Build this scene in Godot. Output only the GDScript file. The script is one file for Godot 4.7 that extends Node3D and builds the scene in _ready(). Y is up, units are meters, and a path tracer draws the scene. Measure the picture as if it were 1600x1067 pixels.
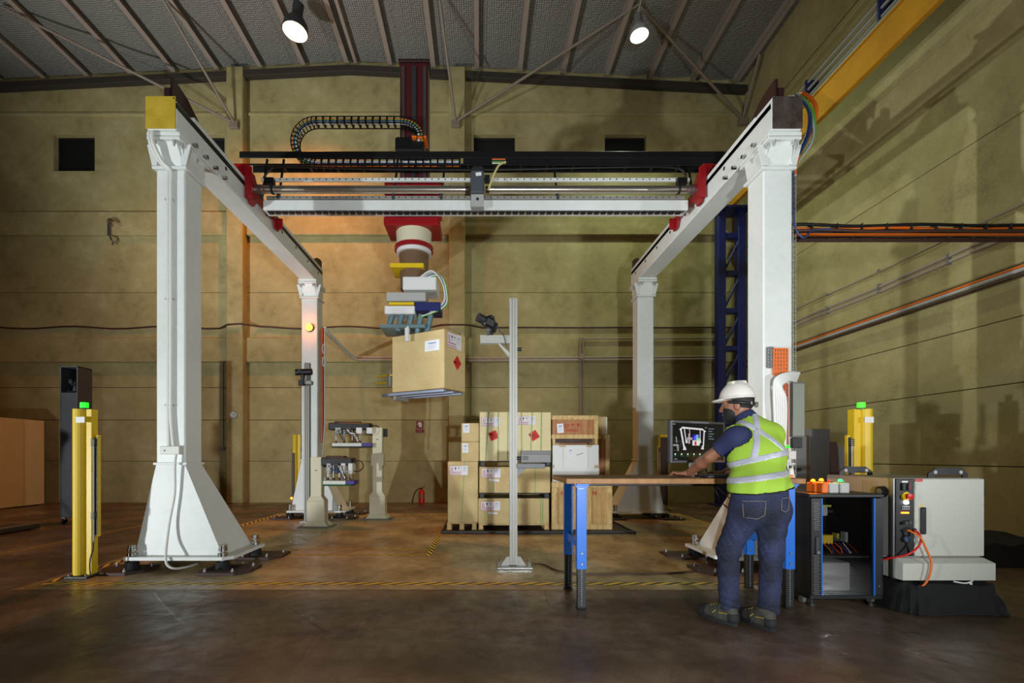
extends Node3D
# A warehouse bay with a white gantry robot cell, an operator at a bench, crates on pallets.
# Pixel helper: P(x, y, Z) turns a photo pixel (1600x1067) and a depth in metres into a point.
const F := 755.0
const CX := 750.0
const CY := 712.0
const H := 1.16
const WZ := 11.95      # depth of the back wall
const RX := 6.52       # the side wall with the crane girder
const LX := -3.195     # gantry leg centre lines
const GX := 3.077
var org := {}
var used := {}
var M := {}

func P(x: float, y: float, z: float) -> Vector3:
	return Vector3((x - CX) / F * z, H + (CY - y) / F * z, -z)

# ---------------------------------------------------------------- shapes
class Sh:
	var v := PackedVector3Array()
	var n := PackedVector3Array()
	var t := PackedVector2Array()
	func tri(a: Vector3, b: Vector3, c: Vector3, na: Vector3, nb: Vector3, nc: Vector3, ua := Vector2.ZERO, ub := Vector2.ZERO, uc := Vector2.ZERO) -> void:
		if (b - a).cross(c - a).dot(na + nb + nc) > 0.0:
			v.append_array([a, c, b]); n.append_array([na, nc, nb]); t.append_array([ua, uc, ub])
		else:
			v.append_array([a, b, c]); n.append_array([na, nb, nc]); t.append_array([ua, ub, uc])
	func quad(a: Vector3, b: Vector3, c: Vector3, d: Vector3, towards := Vector3.ZERO) -> void:
		# a b c d round the face, uv (0,1) (1,1) (1,0) (0,0)
		var m := (b - a).cross(d - a).normalized()
		if m == Vector3.ZERO:
			m = (c - b).cross(d - b).normalized()
		if towards != Vector3.ZERO and m.dot(towards) < 0:
			m = -m
		tri(a, b, c, m, m, m, Vector2(0, 1), Vector2(1, 1), Vector2(1, 0))
		tri(a, c, d, m, m, m, Vector2(0, 1), Vector2(1, 0), Vector2(0, 0))
	func box(c: Vector3, s: Vector3, b := Basis(), r := -1.0) -> Sh:
		# chamfered box; r < 0 picks a small chamfer, 0 is sharp
		var h := s * 0.5
		if r < 0:
			r = minf(0.006, minf(s.x, minf(s.y, s.z)) * 0.12)
		var ax := [b.x, b.y, b.z]
		for k in 3:
			var i: Vector3 = ax[k]; var j: Vector3 = ax[(k + 1) % 3]; var l: Vector3 = ax[(k + 2) % 3]
			var hi := h[k]; var hj := h[(k + 1) % 3] - r; var hl := h[(k + 2) % 3] - r
			for sg in [-1.0, 1.0]:
				var o: Vector3 = c + i * (hi * sg)
				quad(o - j * hj - l * hl, o + j * hj - l * hl, o + j * hj + l * hl, o - j * hj + l * hl, i * sg)
		if r > 0:
			for k in 3:
				var i: Vector3 = ax[k]; var j: Vector3 = ax[(k + 1) % 3]; var l: Vector3 = ax[(k + 2) % 3]
				var hi := h[k] - r; var hj := h[(k + 1) % 3]; var hl := h[(k + 2) % 3]
				for sj in [-1.0, 1.0]:
					for sl in [-1.0, 1.0]:
						var p: Vector3 = c + j * (hj * sj) + l * ((hl - r) * sl)
						var q: Vector3 = c + j * ((hj - r) * sj) + l * (hl * sl)
						quad(p - i * hi, p + i * hi, q + i * hi, q - i * hi, j * sj + l * sl)
			for sx in [-1.0, 1.0]:
				for sy in [-1.0, 1.0]:
					for sz in [-1.0, 1.0]:
						var x: Vector3 = b.x * sx; var y: Vector3 = b.y * sy; var z: Vector3 = b.z * sz
						var m := (x + y + z).normalized()
						tri(c + x * h.x + y * (h.y - r) + z * (h.z - r), c + x * (h.x - r) + y * h.y + z * (h.z - r), c + x * (h.x - r) + y * (h.y - r) + z * h.z, m, m, m)
		return self
	func lo_hi(a: Vector3, b: Vector3, r := -1.0) -> Sh:
		return box((a + b) * 0.5, (b - a).abs(), Basis(), r)
	func bar(a: Vector3, b: Vector3, w: float, d: float, up := Vector3.UP, r := -1.0) -> Sh:
		# a rectangular bar from a to b, w across, d along up
		var z := (b - a).normalized()
		var x := up.cross(z)
		x = x.normalized() if x.length() > 0.01 else Vector3.RIGHT
		return box((a + b) * 0.5, Vector3(w, d, a.distance_to(b)), Basis(x, z.cross(x), z), r)
	func cyl(a: Vector3, b: Vector3, r0: float, r1 := -1.0, k := 16, caps := true) -> Sh:
		if r1 < 0: r1 = r0
		var z := (b - a).normalized()
		var x := (Vector3.UP if absf(z.y) < 0.9 else Vector3.RIGHT).cross(z).normalized()
		var y := z.cross(x)
		for i in k:
			var p := TAU * i / k; var q := TAU * (i + 1) / k
			var e := x * cos(p) + y * sin(p); var f := x * cos(q) + y * sin(q)
			tri(a + e * r0, a + f * r0, b + f * r1, e, f, f, Vector2(p / TAU, 1), Vector2(q / TAU, 1), Vector2(q / TAU, 0))
			tri(a + e * r0, b + f * r1, b + e * r1, e, f, e, Vector2(p / TAU, 1), Vector2(q / TAU, 0), Vector2(p / TAU, 0))
			if caps:
				if r0 > 0: tri(a, a + e * r0, a + f * r0, -z, -z, -z)
				if r1 > 0: tri(b, b + e * r1, b + f * r1, z, z, z)
		return self
	func tube(pts: Array, r: float, k := 8, caps := true) -> Sh:
		var x := Vector3.ZERO
		var rings := []
		for i in pts.size():
			var d: Vector3 = (pts[mini(i + 1, pts.size() - 1)] - pts[maxi(i - 1, 0)]).normalized()
			if x == Vector3.ZERO:
				x = (Vector3.UP if absf(d.y) < 0.9 else Vector3.RIGHT).cross(d).normalized()
			else:
				x = (x - d * x.dot(d)).normalized()
			var y := d.cross(x)
			var ring := []
			for j in k:
				ring.append(x * cos(TAU * j / k) + y * sin(TAU * j / k))
			rings.append(ring)
		for i in pts.size() - 1:
			for j in k:
				var e: Vector3 = rings[i][j]; var f: Vector3 = rings[i][(j + 1) % k]; var g: Vector3 = rings[i + 1][(j + 1) % k]; var h: Vector3 = rings[i + 1][j]
				tri(pts[i] + e * r, pts[i] + f * r, pts[i + 1] + g * r, e, f, g)
				tri(pts[i] + e * r, pts[i + 1] + g * r, pts[i + 1] + h * r, e, g, h)
		if caps:
			for s in [0, pts.size() - 1]:
				var m: Vector3 = (pts[s] - pts[1 if s == 0 else s - 1]).normalized()
				for j in k:
					tri(pts[s], pts[s] + rings[s][j] * r, pts[s] + rings[s][(j + 1) % k] * r, m, m, m)
		return self
	func lathe(o: Vector3, prof: Array, k := 24, up := Vector3.UP) -> Sh:
		# prof: Vector2(radius, height) from bottom to top
		var x := (Vector3.RIGHT if absf(up.x) < 0.9 else Vector3.BACK)
		x = (x - up * x.dot(up)).normalized()
		var y := up.cross(x)
		for i in prof.size() - 1:
			var a: Vector2 = prof[i]; var b: Vector2 = prof[i + 1]
			var d := (b - a).normalized()
			var m := Vector2(d.y, -d.x)
			for j in k:
				var p := TAU * j / k; var q := TAU * (j + 1) / k
				var e := x * cos(p) + y * sin(p); var f := x * cos(q) + y * sin(q)
				var ne := e * m.x + up * m.y; var nf := f * m.x + up * m.y
				var A := o + e * a.x + up * a.y; var B := o + f * a.x + up * a.y; var C := o + f * b.x + up * b.y; var D := o + e * b.x + up * b.y
				if a.x > 0: tri(A, B, C, ne, nf, nf)
				if b.x > 0: tri(A, C, D, ne, nf, ne)
		return self
	func ball(c: Vector3, s: Vector3, k := 16, b := Basis(), y0 := -1.0) -> Sh:
		# ellipsoid; y0 > -1 keeps only what lies above that share of its height
		var m := k / 2
		for i in m:
			var p := lerpf(asin(y0), PI / 2, float(i) / m); var q := lerpf(asin(y0), PI / 2, float(i + 1) / m)
			for j in k:
				var e := TAU * j / k; var f := TAU * (j + 1) / k
				var u := [Vector3(cos(p) * cos(e), sin(p), cos(p) * sin(e)), Vector3(cos(p) * cos(f), sin(p), cos(p) * sin(f)), Vector3(cos(q) * cos(f), sin(q), cos(q) * sin(f)), Vector3(cos(q) * cos(e), sin(q), cos(q) * sin(e))]
				var w := []; var g := []
				for z in u:
					w.append(c + b * (z * s)); g.append((b * (z / s)).normalized())
				tri(w[0], w[1], w[2], g[0], g[1], g[2]); tri(w[0], w[2], w[3], g[0], g[2], g[3])
		return self
	func prism(poly: Array, o: Vector3, x: Vector3, y: Vector3, depth: float) -> Sh:
		# polygon in the plane x, y at o, thickness depth to both sides
		var z := x.cross(y).normalized() * depth * 0.5
		var pp := PackedVector2Array(poly)
		var idx := Geometry2D.triangulate_polygon(pp)
		for s in [-1.0, 1.0]:
			var m: Vector3 = z.normalized() * s
			for i in range(0, idx.size(), 3):
				var q := []
				for j in 3:
					q.append(o + x * pp[idx[i + j]].x + y * pp[idx[i + j]].y + z * s)
				tri(q[0], q[1], q[2], m, m, m, pp[idx[i]], pp[idx[i + 1]], pp[idx[i + 2]])
		var cw := -1.0 if Geometry2D.is_polygon_clockwise(pp) else 1.0
		for i in pp.size():
			var a := pp[i]; var b := pp[(i + 1) % pp.size()]
			var A := o + x * a.x + y * a.y; var B := o + x * b.x + y * b.y
			var d := (b - a) * cw
			quad(A - z, B - z, B + z, A + z, x * d.y - y * d.x)
		return self
	func frustum(c0: Vector3, s0: Vector2, c1: Vector3, s1: Vector2) -> Sh:
		# a block between the rectangle s0 (x, z) round c0 and s1 round c1
		var a := []; var b := []
		for k in [Vector2(-1, -1), Vector2(1, -1), Vector2(1, 1), Vector2(-1, 1)]:
			a.append(c0 + Vector3(k.x * s0.x, 0, k.y * s0.y) * 0.5); b.append(c1 + Vector3(k.x * s1.x, 0, k.y * s1.y) * 0.5)
		var mid := (c0 + c1) * 0.5
		for i in 4:
			var j := (i + 1) % 4
			quad(a[i], a[j], b[j], b[i], (a[i] + a[j] + b[i] + b[j]) / 4.0 - mid)
		quad(a[0], a[1], a[2], a[3], c0 - c1); quad(b[0], b[1], b[2], b[3], c1 - c0)
		return self
	func card(c: Vector3, x: Vector3, y: Vector3, w: float, h: float, th := 0.002) -> Sh:
		# a printed sheet with thickness: uv on the front, x to its right and y up
		var z := x.cross(y).normalized()
		var X := x * w * 0.5; var Y := y * h * 0.5; var f := c + z * th
		quad(f - X - Y, f + X - Y, f + X + Y, f - X + Y, z)
		for e in [[-X - Y, X - Y, -Y], [X - Y, X + Y, X], [X + Y, -X + Y, Y], [-X + Y, -X - Y, -X]]:
			var m: Vector3 = e[2].normalized()
			tri(c + e[0], c + e[1], f + e[1], m, m, m); tri(c + e[0], f + e[1], f + e[0], m, m, m)
		return self
	func mesh(off := Vector3.ZERO) -> ArrayMesh:
		var a := []
		a.resize(Mesh.ARRAY_MAX)
		if off != Vector3.ZERO:
			for i in v.size(): v[i] -= off
		a[Mesh.ARRAY_VERTEX] = v; a[Mesh.ARRAY_NORMAL] = n; a[Mesh.ARRAY_TEX_UV] = t
		var m := ArrayMesh.new()
		m.add_surface_from_arrays(Mesh.PRIMITIVE_TRIANGLES, a)
		return m

# a distance field on a grid, meshed as surface nets: for the operator's body and clothes
class Field:
	var o: Vector3
	var c: float
	var nx: int
	var ny: int
	var nz: int
	var d := PackedFloat32Array()
	func setup(lo: Vector3, hi: Vector3, cell: float) -> Field:
		o = lo; c = cell
		nx = int(ceil((hi.x - lo.x) / cell)) + 1; ny = int(ceil((hi.y - lo.y) / cell)) + 1; nz = int(ceil((hi.z - lo.z) / cell)) + 1
		d.resize(nx * ny * nz); d.fill(1.0)
		return self
	func copy() -> Field:
		var f := Field.new()
		f.o = o; f.c = c; f.nx = nx; f.ny = ny; f.nz = nz; f.d = d.duplicate()
		return f
	func range_of(lo: Vector3, hi: Vector3) -> Array:
		return [maxi(0, int((lo.x - o.x) / c)), mini(nx - 1, int((hi.x - o.x) / c) + 1), maxi(0, int((lo.y - o.y) / c)), mini(ny - 1, int((hi.y - o.y) / c) + 1), maxi(0, int((lo.z - o.z) / c)), mini(nz - 1, int((hi.z - o.z) / c) + 1)]
	func smin(i: int, e: float, k: float) -> void:
		var a := d[i]
		var h := maxf(k - absf(a - e), 0.0) / k
		d[i] = minf(a, e) - h * h * k * 0.25
	func cap(a: Vector3, b: Vector3, ra: float, rb: float, k := 0.04, flat := Vector3.ONE) -> Field:
		var m := maxf(ra, rb) + k + 2.0 * c
		var mm := Vector3(m, m, m) * maxf(flat.x, maxf(flat.y, flat.z))
		var g := range_of(a.min(b) - mm, a.max(b) + mm)
		var ab := b - a
		var l := maxf(ab.length_squared(), 1e-8)
		for z in range(g[4], g[5] + 1):
			for y in range(g[2], g[3] + 1):
				var i: int = (z * ny + y) * nx + g[0]
				for x in range(g[0], g[1] + 1):
					var p := o + Vector3(x, y, z) * c
					var t := clampf((p - a).dot(ab) / l, 0.0, 1.0)
					smin(i, ((p - a - ab * t) / flat).length() - lerpf(ra, rb, t), k)
					i += 1
		return self
	func egg(q: Vector3, s: Vector3, b := Basis(), k := 0.03) -> Field:
		var r := maxf(s.x, maxf(s.y, s.z)) + k + 2.0 * c
		var g := range_of(q - Vector3(r, r, r), q + Vector3(r, r, r))
		var inv := b.inverse()
		var mn := minf(s.x, minf(s.y, s.z))
		for z in range(g[4], g[5] + 1):
			for y in range(g[2], g[3] + 1):
				var i: int = (z * ny + y) * nx + g[0]
				for x in range(g[0], g[1] + 1):
					var p := inv * (o + Vector3(x, y, z) * c - q)
					var w := (p / s).length()
					var gr := (p / (s * s)).length()
					var e := w * (w - 1.0) / gr if gr > 1e-4 else -mn
					smin(i, e, k)
					i += 1
		return self
	func each(fn: Callable) -> Field:
		var i := 0
		for z in nz:
			for y in ny:
				for x in nx:
					if absf(d[i]) < 0.3:
						d[i] = fn.call(o + Vector3(x, y, z) * c, d[i])
					i += 1
		return self
	func grow(e: float) -> Field:
		for i in d.size(): d[i] -= e
		return self
	func into(s: Sh) -> Sh:
		var id := {}
		var vs := PackedVector3Array()
		var ns := PackedVector3Array()
		var sx := 1; var sy := nx; var sz := nx * ny
		var lim := c * 2.5
		for z in nz - 1:
			for y in ny - 1:
				var i := (z * ny + y) * nx - 1
				for x in nx - 1:
					i += 1
					if absf(d[i]) > lim: continue
					var q := [d[i], d[i + 1], d[i + sy], d[i + sy + 1], d[i + sz], d[i + sz + 1], d[i + sz + sy], d[i + sz + sy + 1]]
					var neg := 0
					for w in q:
						if w < 0: neg += 1
					if neg == 0 or neg == 8: continue
					var sum := Vector3.ZERO; var cnt := 0
					for e in [[0, 1], [2, 3], [4, 5], [6, 7], [0, 2], [1, 3], [4, 6], [5, 7], [0, 4], [1, 5], [2, 6], [3, 7]]:
						var a: float = q[e[0]]; var b: float = q[e[1]]
						if (a < 0) != (b < 0):
							var f := a / (a - b)
							var pa := Vector3(e[0] & 1, (e[0] >> 1) & 1, e[0] >> 2); var pb := Vector3(e[1] & 1, (e[1] >> 1) & 1, e[1] >> 2)
							sum += pa.lerp(pb, f); cnt += 1
					id[i] = vs.size()
					vs.append(o + (Vector3(x, y, z) + sum / cnt) * c)
					ns.append(Vector3(q[1] + q[3] + q[5] + q[7] - q[0] - q[2] - q[4] - q[6], q[2] + q[3] + q[6] + q[7] - q[0] - q[1] - q[4] - q[5], q[4] + q[5] + q[6] + q[7] - q[0] - q[1] - q[2] - q[3]).normalized())
		for i in id.keys():
			for ax in [[sx, sy, sz], [sy, sz, sx], [sz, sx, sy]]:
				var j: int = i + ax[0]
				if j >= d.size() or (d[i] < 0) == (d[j] < 0): continue
				var k1: int = i - ax[1]; var k2: int = i - ax[2]; var k3: int = i - ax[1] - ax[2]
				if not (id.has(k1) and id.has(k2) and id.has(k3)): continue
				var A: int = id[i]; var B: int = id[k1]; var C: int = id[k3]; var D: int = id[k2]
				s.tri(vs[A], vs[B], vs[C], ns[A], ns[B], ns[C]); s.tri(vs[A], vs[C], vs[D], ns[A], ns[C], ns[D])
		return s

# ---------------------------------------------------------------- tree helpers
func numbered(called: String) -> String:
	used[called] = used.get(called, -1) + 1
	return called if used[called] == 0 else "%s_%03d" % [called, used[called]]

func thing(called: String, label: String, category: String, base := Vector3.ZERO, group := "", kind := "") -> Node3D:
	# a node at the thing's base; its parts are given in world coordinates
	var o := Node3D.new()
	o.name = numbered(called)
	add_child(o)
	o.position = base
	org[o] = base
	metas(o, label, category, group, kind)
	return o

func metas(o: Node3D, label: String, category: String, group := "", kind := "") -> void:
	if label: o.set_meta("label", label)
	if category: o.set_meta("category", category)
	if group: o.set_meta("group", group)
	if kind: o.set_meta("kind", kind)

func part(called: String, s: Sh, m: Material, parent: Node3D, label := "") -> MeshInstance3D:
	var o := MeshInstance3D.new()
	o.name = called
	var off: Vector3 = org.get(parent, Vector3.ZERO)
	o.mesh = s.mesh(off)
	o.material_override = m
	parent.add_child(o, true)
	org[o] = off
	if label: o.set_meta("label", label)
	return o

func whole(called: String, s: Sh, m: Material, label: String, category: String, base: Vector3, group := "", kind := "") -> MeshInstance3D:
	# a thing that is one mesh
	var o := MeshInstance3D.new()
	o.name = numbered(called)
	o.mesh = s.mesh(base)
	o.material_override = m
	add_child(o)
	o.position = base
	org[o] = base
	metas(o, label, category, group, kind)
	return o

func again(src: Node3D, at: Vector3, label := "", group := "") -> Node3D:
	var c: Node3D = src.duplicate()
	var nm := String(src.name)
	c.name = numbered(nm)
	add_child(c)
	c.position = at
	metas(c, label, "", group)
	return c

func lettering(txt: String, size: float, m: Material, parent: Node3D, at: Vector3, face: Basis, bold := true, called := "lettering") -> void:
	var tm := TextMesh.new()
	tm.text = txt
	var f := SystemFont.new()
	f.font_names = PackedStringArray(["Droid Sans"])
	f.font_weight = 700 if bold else 400
	tm.font = f
	tm.font_size = 32
	tm.pixel_size = size / 32.0
	tm.depth = 0.003
	var o := MeshInstance3D.new()
	o.name = called
	o.mesh = tm
	o.material_override = m
	parent.add_child(o, true)
	o.transform = Transform3D(face, at - org.get(parent, Vector3.ZERO))

func curve(pts: Array, steps := 8) -> Array:
	# Catmull-Rom through the points
	var out := []
	for i in pts.size() - 1:
		var a: Vector3 = pts[maxi(i - 1, 0)]; var b: Vector3 = pts[i]; var c: Vector3 = pts[i + 1]; var d: Vector3 = pts[mini(i + 2, pts.size() - 1)]
		for k in steps:
			out.append(b.cubic_interpolate(c, a, d, float(k) / steps))
	out.append(pts[-1])
	return out

# ---------------------------------------------------------------- materials
func mat(c: Color, rough := 0.6, metal := 0.0, tex: Texture2D = null, scale := 1.0) -> StandardMaterial3D:
	var m := StandardMaterial3D.new()
	m.albedo_color = c
	m.roughness = rough
	m.metallic = metal
	if tex:
		m.albedo_texture = tex
		m.uv1_triplanar = true
		m.uv1_world_triplanar = true
		m.uv1_scale = Vector3.ONE * scale
	return m

func glow(c: Color, e: float, base := Color(-1, 0, 0)) -> StandardMaterial3D:
	var m := mat(c if base.r < 0 else base, 0.4)
	m.emission_enabled = true
	m.emission = c
	m.emission_energy_multiplier = e
	return m

func bytes_of(size: int, sd: int, freq: float, oct: int, kind := FastNoiseLite.TYPE_SIMPLEX_SMOOTH) -> PackedByteArray:
	var nz := FastNoiseLite.new()
	nz.seed = sd; nz.frequency = freq; nz.noise_type = kind; nz.fractal_octaves = oct
	var im := nz.get_seamless_image(size, size)
	im.convert(Image.FORMAT_L8)
	return im.get_data()

func blend_bytes(size: int, layers: Array) -> PackedByteArray:
	# layers: [seed, frequency, octaves, weight]
	var acc := PackedFloat32Array()
	acc.resize(size * size); acc.fill(127.0)
	for l in layers:
		var b := bytes_of(size, l[0], l[1], l[2])
		var w: float = l[3]
		for i in acc.size(): acc[i] += (b[i] - 127.0) * w
	var out := PackedByteArray()
	out.resize(size * size)
	for i in acc.size(): out[i] = clampi(int(acc[i]), 0, 255)
	return out

func scratch(b: PackedByteArray, size: int, rng: RandomNumberGenerator, count: int, length: float, amp: int) -> void:
	for k in count:
		var x := rng.randf() * size; var y := rng.randf() * size
		var a := rng.randf() * TAU; var l := length * rng.randf_range(0.3, 1.0); var s := rng.randf_range(-amp, amp); var bend := rng.randf_range(-0.02, 0.02)
		for i in int(l):
			x += cos(a); y += sin(a); a += bend * 0.3
			var j := posmod(int(y), size) * size + posmod(int(x), size)
			b[j] = clampi(b[j] + int(s), 0, 255)

func ramp_tex(b: PackedByteArray, size: int, cols: Array, offs: Array) -> ImageTexture:
	var g := Gradient.new()
	g.offsets = PackedFloat32Array(offs)
	g.colors = PackedColorArray(cols)
	var lut := []
	for i in 256: lut.append(g.sample(i / 255.0))
	var out := PackedByteArray()
	out.resize(size * size * 3)
	for i in b.size():
		var c: Color = lut[b[i]]
		out[i * 3] = c.r8; out[i * 3 + 1] = c.g8; out[i * 3 + 2] = c.b8
	return ImageTexture.create_from_image(Image.create_from_data(size, size, false, Image.FORMAT_RGB8, out))

func grey_tex(b: PackedByteArray, size: int) -> ImageTexture:
	return ImageTexture.create_from_image(Image.create_from_data(size, size, false, Image.FORMAT_L8, b))

func make_materials() -> void:
	var rng := RandomNumberGenerator.new()
	rng.seed = 7
	# painted concrete wall: cream yellow, stained and scuffed
	var b := blend_bytes(1024, [[11, 0.004, 4, 0.55], [12, 0.02, 4, 0.3], [13, 0.12, 2, 0.22]])
	scratch(b, 1024, rng, 240, 70, 34)
	var wt := ramp_tex(b, 1024, [Color(0.45, 0.405, 0.25), Color(0.605, 0.555, 0.365), Color(0.645, 0.595, 0.405), Color(0.74, 0.69, 0.51)], [0.0, 0.38, 0.62, 1.0])
	var wb := grey_tex(b, 1024)
	M.wall = mat(Color.WHITE, 0.75, 0, wt, 0.19)
	M.wall.heightmap_enabled = true; M.wall.heightmap_texture = wb; M.wall.heightmap_scale = 0.6
	M.wall2 = mat(Color.WHITE, 0.75, 0, wt, 0.143)
	M.wall2.heightmap_enabled = true; M.wall2.heightmap_texture = wb; M.wall2.heightmap_scale = 0.6
	M.wall2.uv1_offset = Vector3(0.3, 0.4, 0.1)
	# worn sealed concrete floor
	var f := blend_bytes(1024, [[21, 0.005, 5, 1.1], [22, 0.03, 4, 0.5], [23, 0.15, 2, 0.3]])
	scratch(f, 1024, rng, 520, 220, 58)
	var ft := ramp_tex(f, 1024, [Color(0.25, 0.19, 0.14), Color(0.325, 0.255, 0.195), Color(0.38, 0.305, 0.24), Color(0.47, 0.40, 0.33)], [0.0, 0.4, 0.62, 1.0])
	var zt := ramp_tex(f, 1024, [Color(0.45, 0.37, 0.24), Color(0.58, 0.49, 0.34), Color(0.64, 0.55, 0.39), Color(0.73, 0.65, 0.50)], [0.0, 0.4, 0.62, 1.0])
	var r := blend_bytes(512, [[31, 0.01, 4, 0.35], [32, 0.08, 3, 0.3]])
	scratch(r, 512, rng, 260, 120, 60)
	var rt := grey_tex(r, 512)
	for k in [["floor", ft, 0.88, 0.17], ["zone", zt, 0.78, 0.21]]:
		var m := mat(Color.WHITE, k[2], 0, k[1], k[3])
		m.roughness_texture = rt
		m.heightmap_enabled = true; m.heightmap_texture = rt; m.heightmap_scale = 0.05
		m.metallic_specular = 0.5
		M[k[0]] = m
	# insulation foil behind wire netting
	var im := Image.create(256, 256, false, Image.FORMAT_RGB8)
	im.fill(Color(0.62, 0.61, 0.58))
	for k in 8:
		im.fill_rect(Rect2i(k * 32, 0, 5, 256), Color(0.22, 0.21, 0.19)); im.fill_rect(Rect2i(0, k * 32, 256, 5), Color(0.22, 0.21, 0.19))
	M.foil = mat(Color.WHITE, 0.5, 0.2, ImageTexture.create_from_image(im), 2.5)
	var cb := blend_bytes(512, [[41, 0.008, 4, 0.8], [42, 0.06, 3, 0.4]])
	M.foil.heightmap_enabled = true; M.foil.heightmap_texture = grey_tex(cb, 512); M.foil.heightmap_scale = 2.0
	M.purlin = mat(Color(0.42, 0.36, 0.32), 0.6)
	M.purlin.albedo_color = Color(0.60, 0.54, 0.49)
	M.rafter = mat(Color(0.20, 0.17, 0.14), 0.7)
	M.brace = mat(Color(0.52, 0.46, 0.40), 0.6, 0.1)
	# wood, board, cardboard: long grain along one axis
	for k in [["bench", Color(0.52, 0.35, 0.18), Color(0.66, 0.48, 0.28), 51], ["pine", Color(0.72, 0.57, 0.32), Color(0.90, 0.78, 0.54), 52], ["ply", Color(0.60, 0.38, 0.19), Color(0.76, 0.53, 0.31), 53], ["plypale", Color(0.70, 0.53, 0.29), Color(0.83, 0.68, 0.42), 54]]:
		var g := PackedByteArray()
		g.resize(256 * 256)
		var fine := bytes_of(256, k[3], 0.03, 4)
		for y in 256:
			for x in 256:
				var w := fine[y * 256 + (x * 8) % 256] * 0.5 + fine[((y / 8) + 90) % 256 * 256 + x] * 0.5
				g[y * 256 + x] = int(clampf((w - 128) * 1.5 + 128, 0, 255))
		M[k[0]] = mat(Color.WHITE, 0.55, 0, ramp_tex(g, 256, [k[1], k[2]], [0.1, 0.9]), 1.7)
	var kb := blend_bytes(256, [[61, 0.01, 3, 0.6], [62, 0.1, 3, 0.35]])
	M.carton = mat(Color.WHITE, 0.8, 0, ramp_tex(kb, 256, [Color(0.74, 0.63, 0.42), Color(0.87, 0.78, 0.57)], [0.0, 1.0]), 0.9)
	M.carton_pale_lit = mat(Color.WHITE, 0.8, 0, ramp_tex(kb, 256, [Color(0.86, 0.79, 0.59), Color(0.94, 0.89, 0.70)], [0.0, 1.0]), 0.7)  # pale card; the stronger light on the upper cartons is put into its colour
	M.carton_white = mat(Color(0.9, 0.9, 0.88), 0.7)
	M.white = mat(Color.WHITE, 0.42, 0, ramp_tex(kb, 256, [Color(0.82, 0.83, 0.80), Color(0.89, 0.90, 0.88)], [0.0, 1.0]), 0.35)
	M.cream = mat(Color(0.83, 0.80, 0.68), 0.45)
	M.board = mat(Color.WHITE, 0.6, 0, ramp_tex(kb, 256, [Color(0.76, 0.69, 0.53), Color(0.82, 0.75, 0.60)], [0.0, 1.0]), 0.5)
	M.plastic = mat(Color(0.84, 0.84, 0.80), 0.5)
	M.steel = mat(Color(0.62, 0.62, 0.61), 0.32, 0.9)
	M.endsteel = mat(Color.WHITE, 0.38, 0.75, ramp_tex(kb, 256, [Color(0.40, 0.34, 0.31), Color(0.58, 0.54, 0.51)], [0.2, 0.8]), 1.5)
	M.chrome = mat(Color(0.75, 0.75, 0.74), 0.16, 1.0)
	M.alu = mat(Color(0.58, 0.57, 0.54), 0.5, 0.3)
	M.tube = mat(Color(0.80, 0.77, 0.72), 0.24, 0.9)
	M.dark = mat(Color(0.11, 0.11, 0.11), 0.5)
	M.black = mat(Color(0.055, 0.055, 0.06), 0.45)
	M.rubber = mat(Color(0.07, 0.07, 0.07), 0.8)
	M.charcoal = mat(Color(0.20, 0.20, 0.21), 0.5)
	M.grey = mat(Color(0.44, 0.43, 0.42), 0.5)
	M.lightgrey = mat(Color(0.66, 0.66, 0.64), 0.5)
	M.ctrl = mat(Color(0.72, 0.72, 0.67), 0.45)
	M.red = mat(Color(0.56, 0.06, 0.09), 0.4)
	M.redbright = mat(Color(0.80, 0.10, 0.07), 0.4)
	M.maroon = mat(Color(0.17, 0.08, 0.08), 0.5)
	M.pad = mat(Color(0.25, 0.18, 0.15), 0.6, 0.3)
	M.yellow = mat(Color(0.86, 0.72, 0.08), 0.45)
	M.endyellow = mat(Color.WHITE, 0.5, 0, ramp_tex(kb, 256, [Color(0.68, 0.56, 0.14), Color(0.80, 0.69, 0.24)], [0.0, 1.0]), 1.2)
	M.girder = mat(Color.WHITE, 0.9, 0, ramp_tex(kb, 256, [Color(0.68, 0.46, 0.02), Color(0.80, 0.57, 0.03)], [0.0, 1.0]), 0.6)
	M.blue = mat(Color(0.10, 0.40, 0.76), 0.35)
	M.navy = mat(Color(0.10, 0.13, 0.36), 0.45)
	M.orange = mat(Color(0.86, 0.40, 0.06), 0.5)
	M.green = mat(Color(0.36, 0.62, 0.20), 0.5)
	M.bluehose = mat(Color(0.15, 0.25, 0.42), 0.45)
	M.whitehose = mat(Color(0.86, 0.86, 0.84), 0.45)
	M.brown = mat(Color(0.26, 0.17, 0.13), 0.55)
	M.pipe = mat(Color(0.62, 0.56, 0.50), 0.5)
	M.strap = mat(Color(0.48, 0.60, 0.26), 0.4)
	M.cloth = mat(Color(0.045, 0.043, 0.042), 0.9)
	M.purple = mat(Color(0.27, 0.20, 0.52), 0.5)
	M.foam = mat(Color(0.10, 0.36, 0.16), 0.85)
	M.ink = mat(Color(0.72, 0.14, 0.08), 0.7)
	M.paper = mat(Color(0.90, 0.90, 0.88), 0.7)
	M.glass = mat(Color(0.75, 0.8, 0.8, 0.16), 0.05)
	M.glass.transparency = BaseMaterial3D.TRANSPARENCY_ALPHA
	M.night = mat(Color(0.03, 0.028, 0.025), 0.6)
	M.tint = mat(Color(0.02, 0.022, 0.024, 0.22), 0.04)
	M.tint.transparency = BaseMaterial3D.TRANSPARENCY_ALPHA

func lamp(o: Light3D, at: Vector3, c: Color, e: float, size: float) -> void:
	o.light_color = c
	o.light_energy = e
	o.light_size = size
	o.shadow_enabled = true
	add_child(o)
	o.position = at

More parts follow.
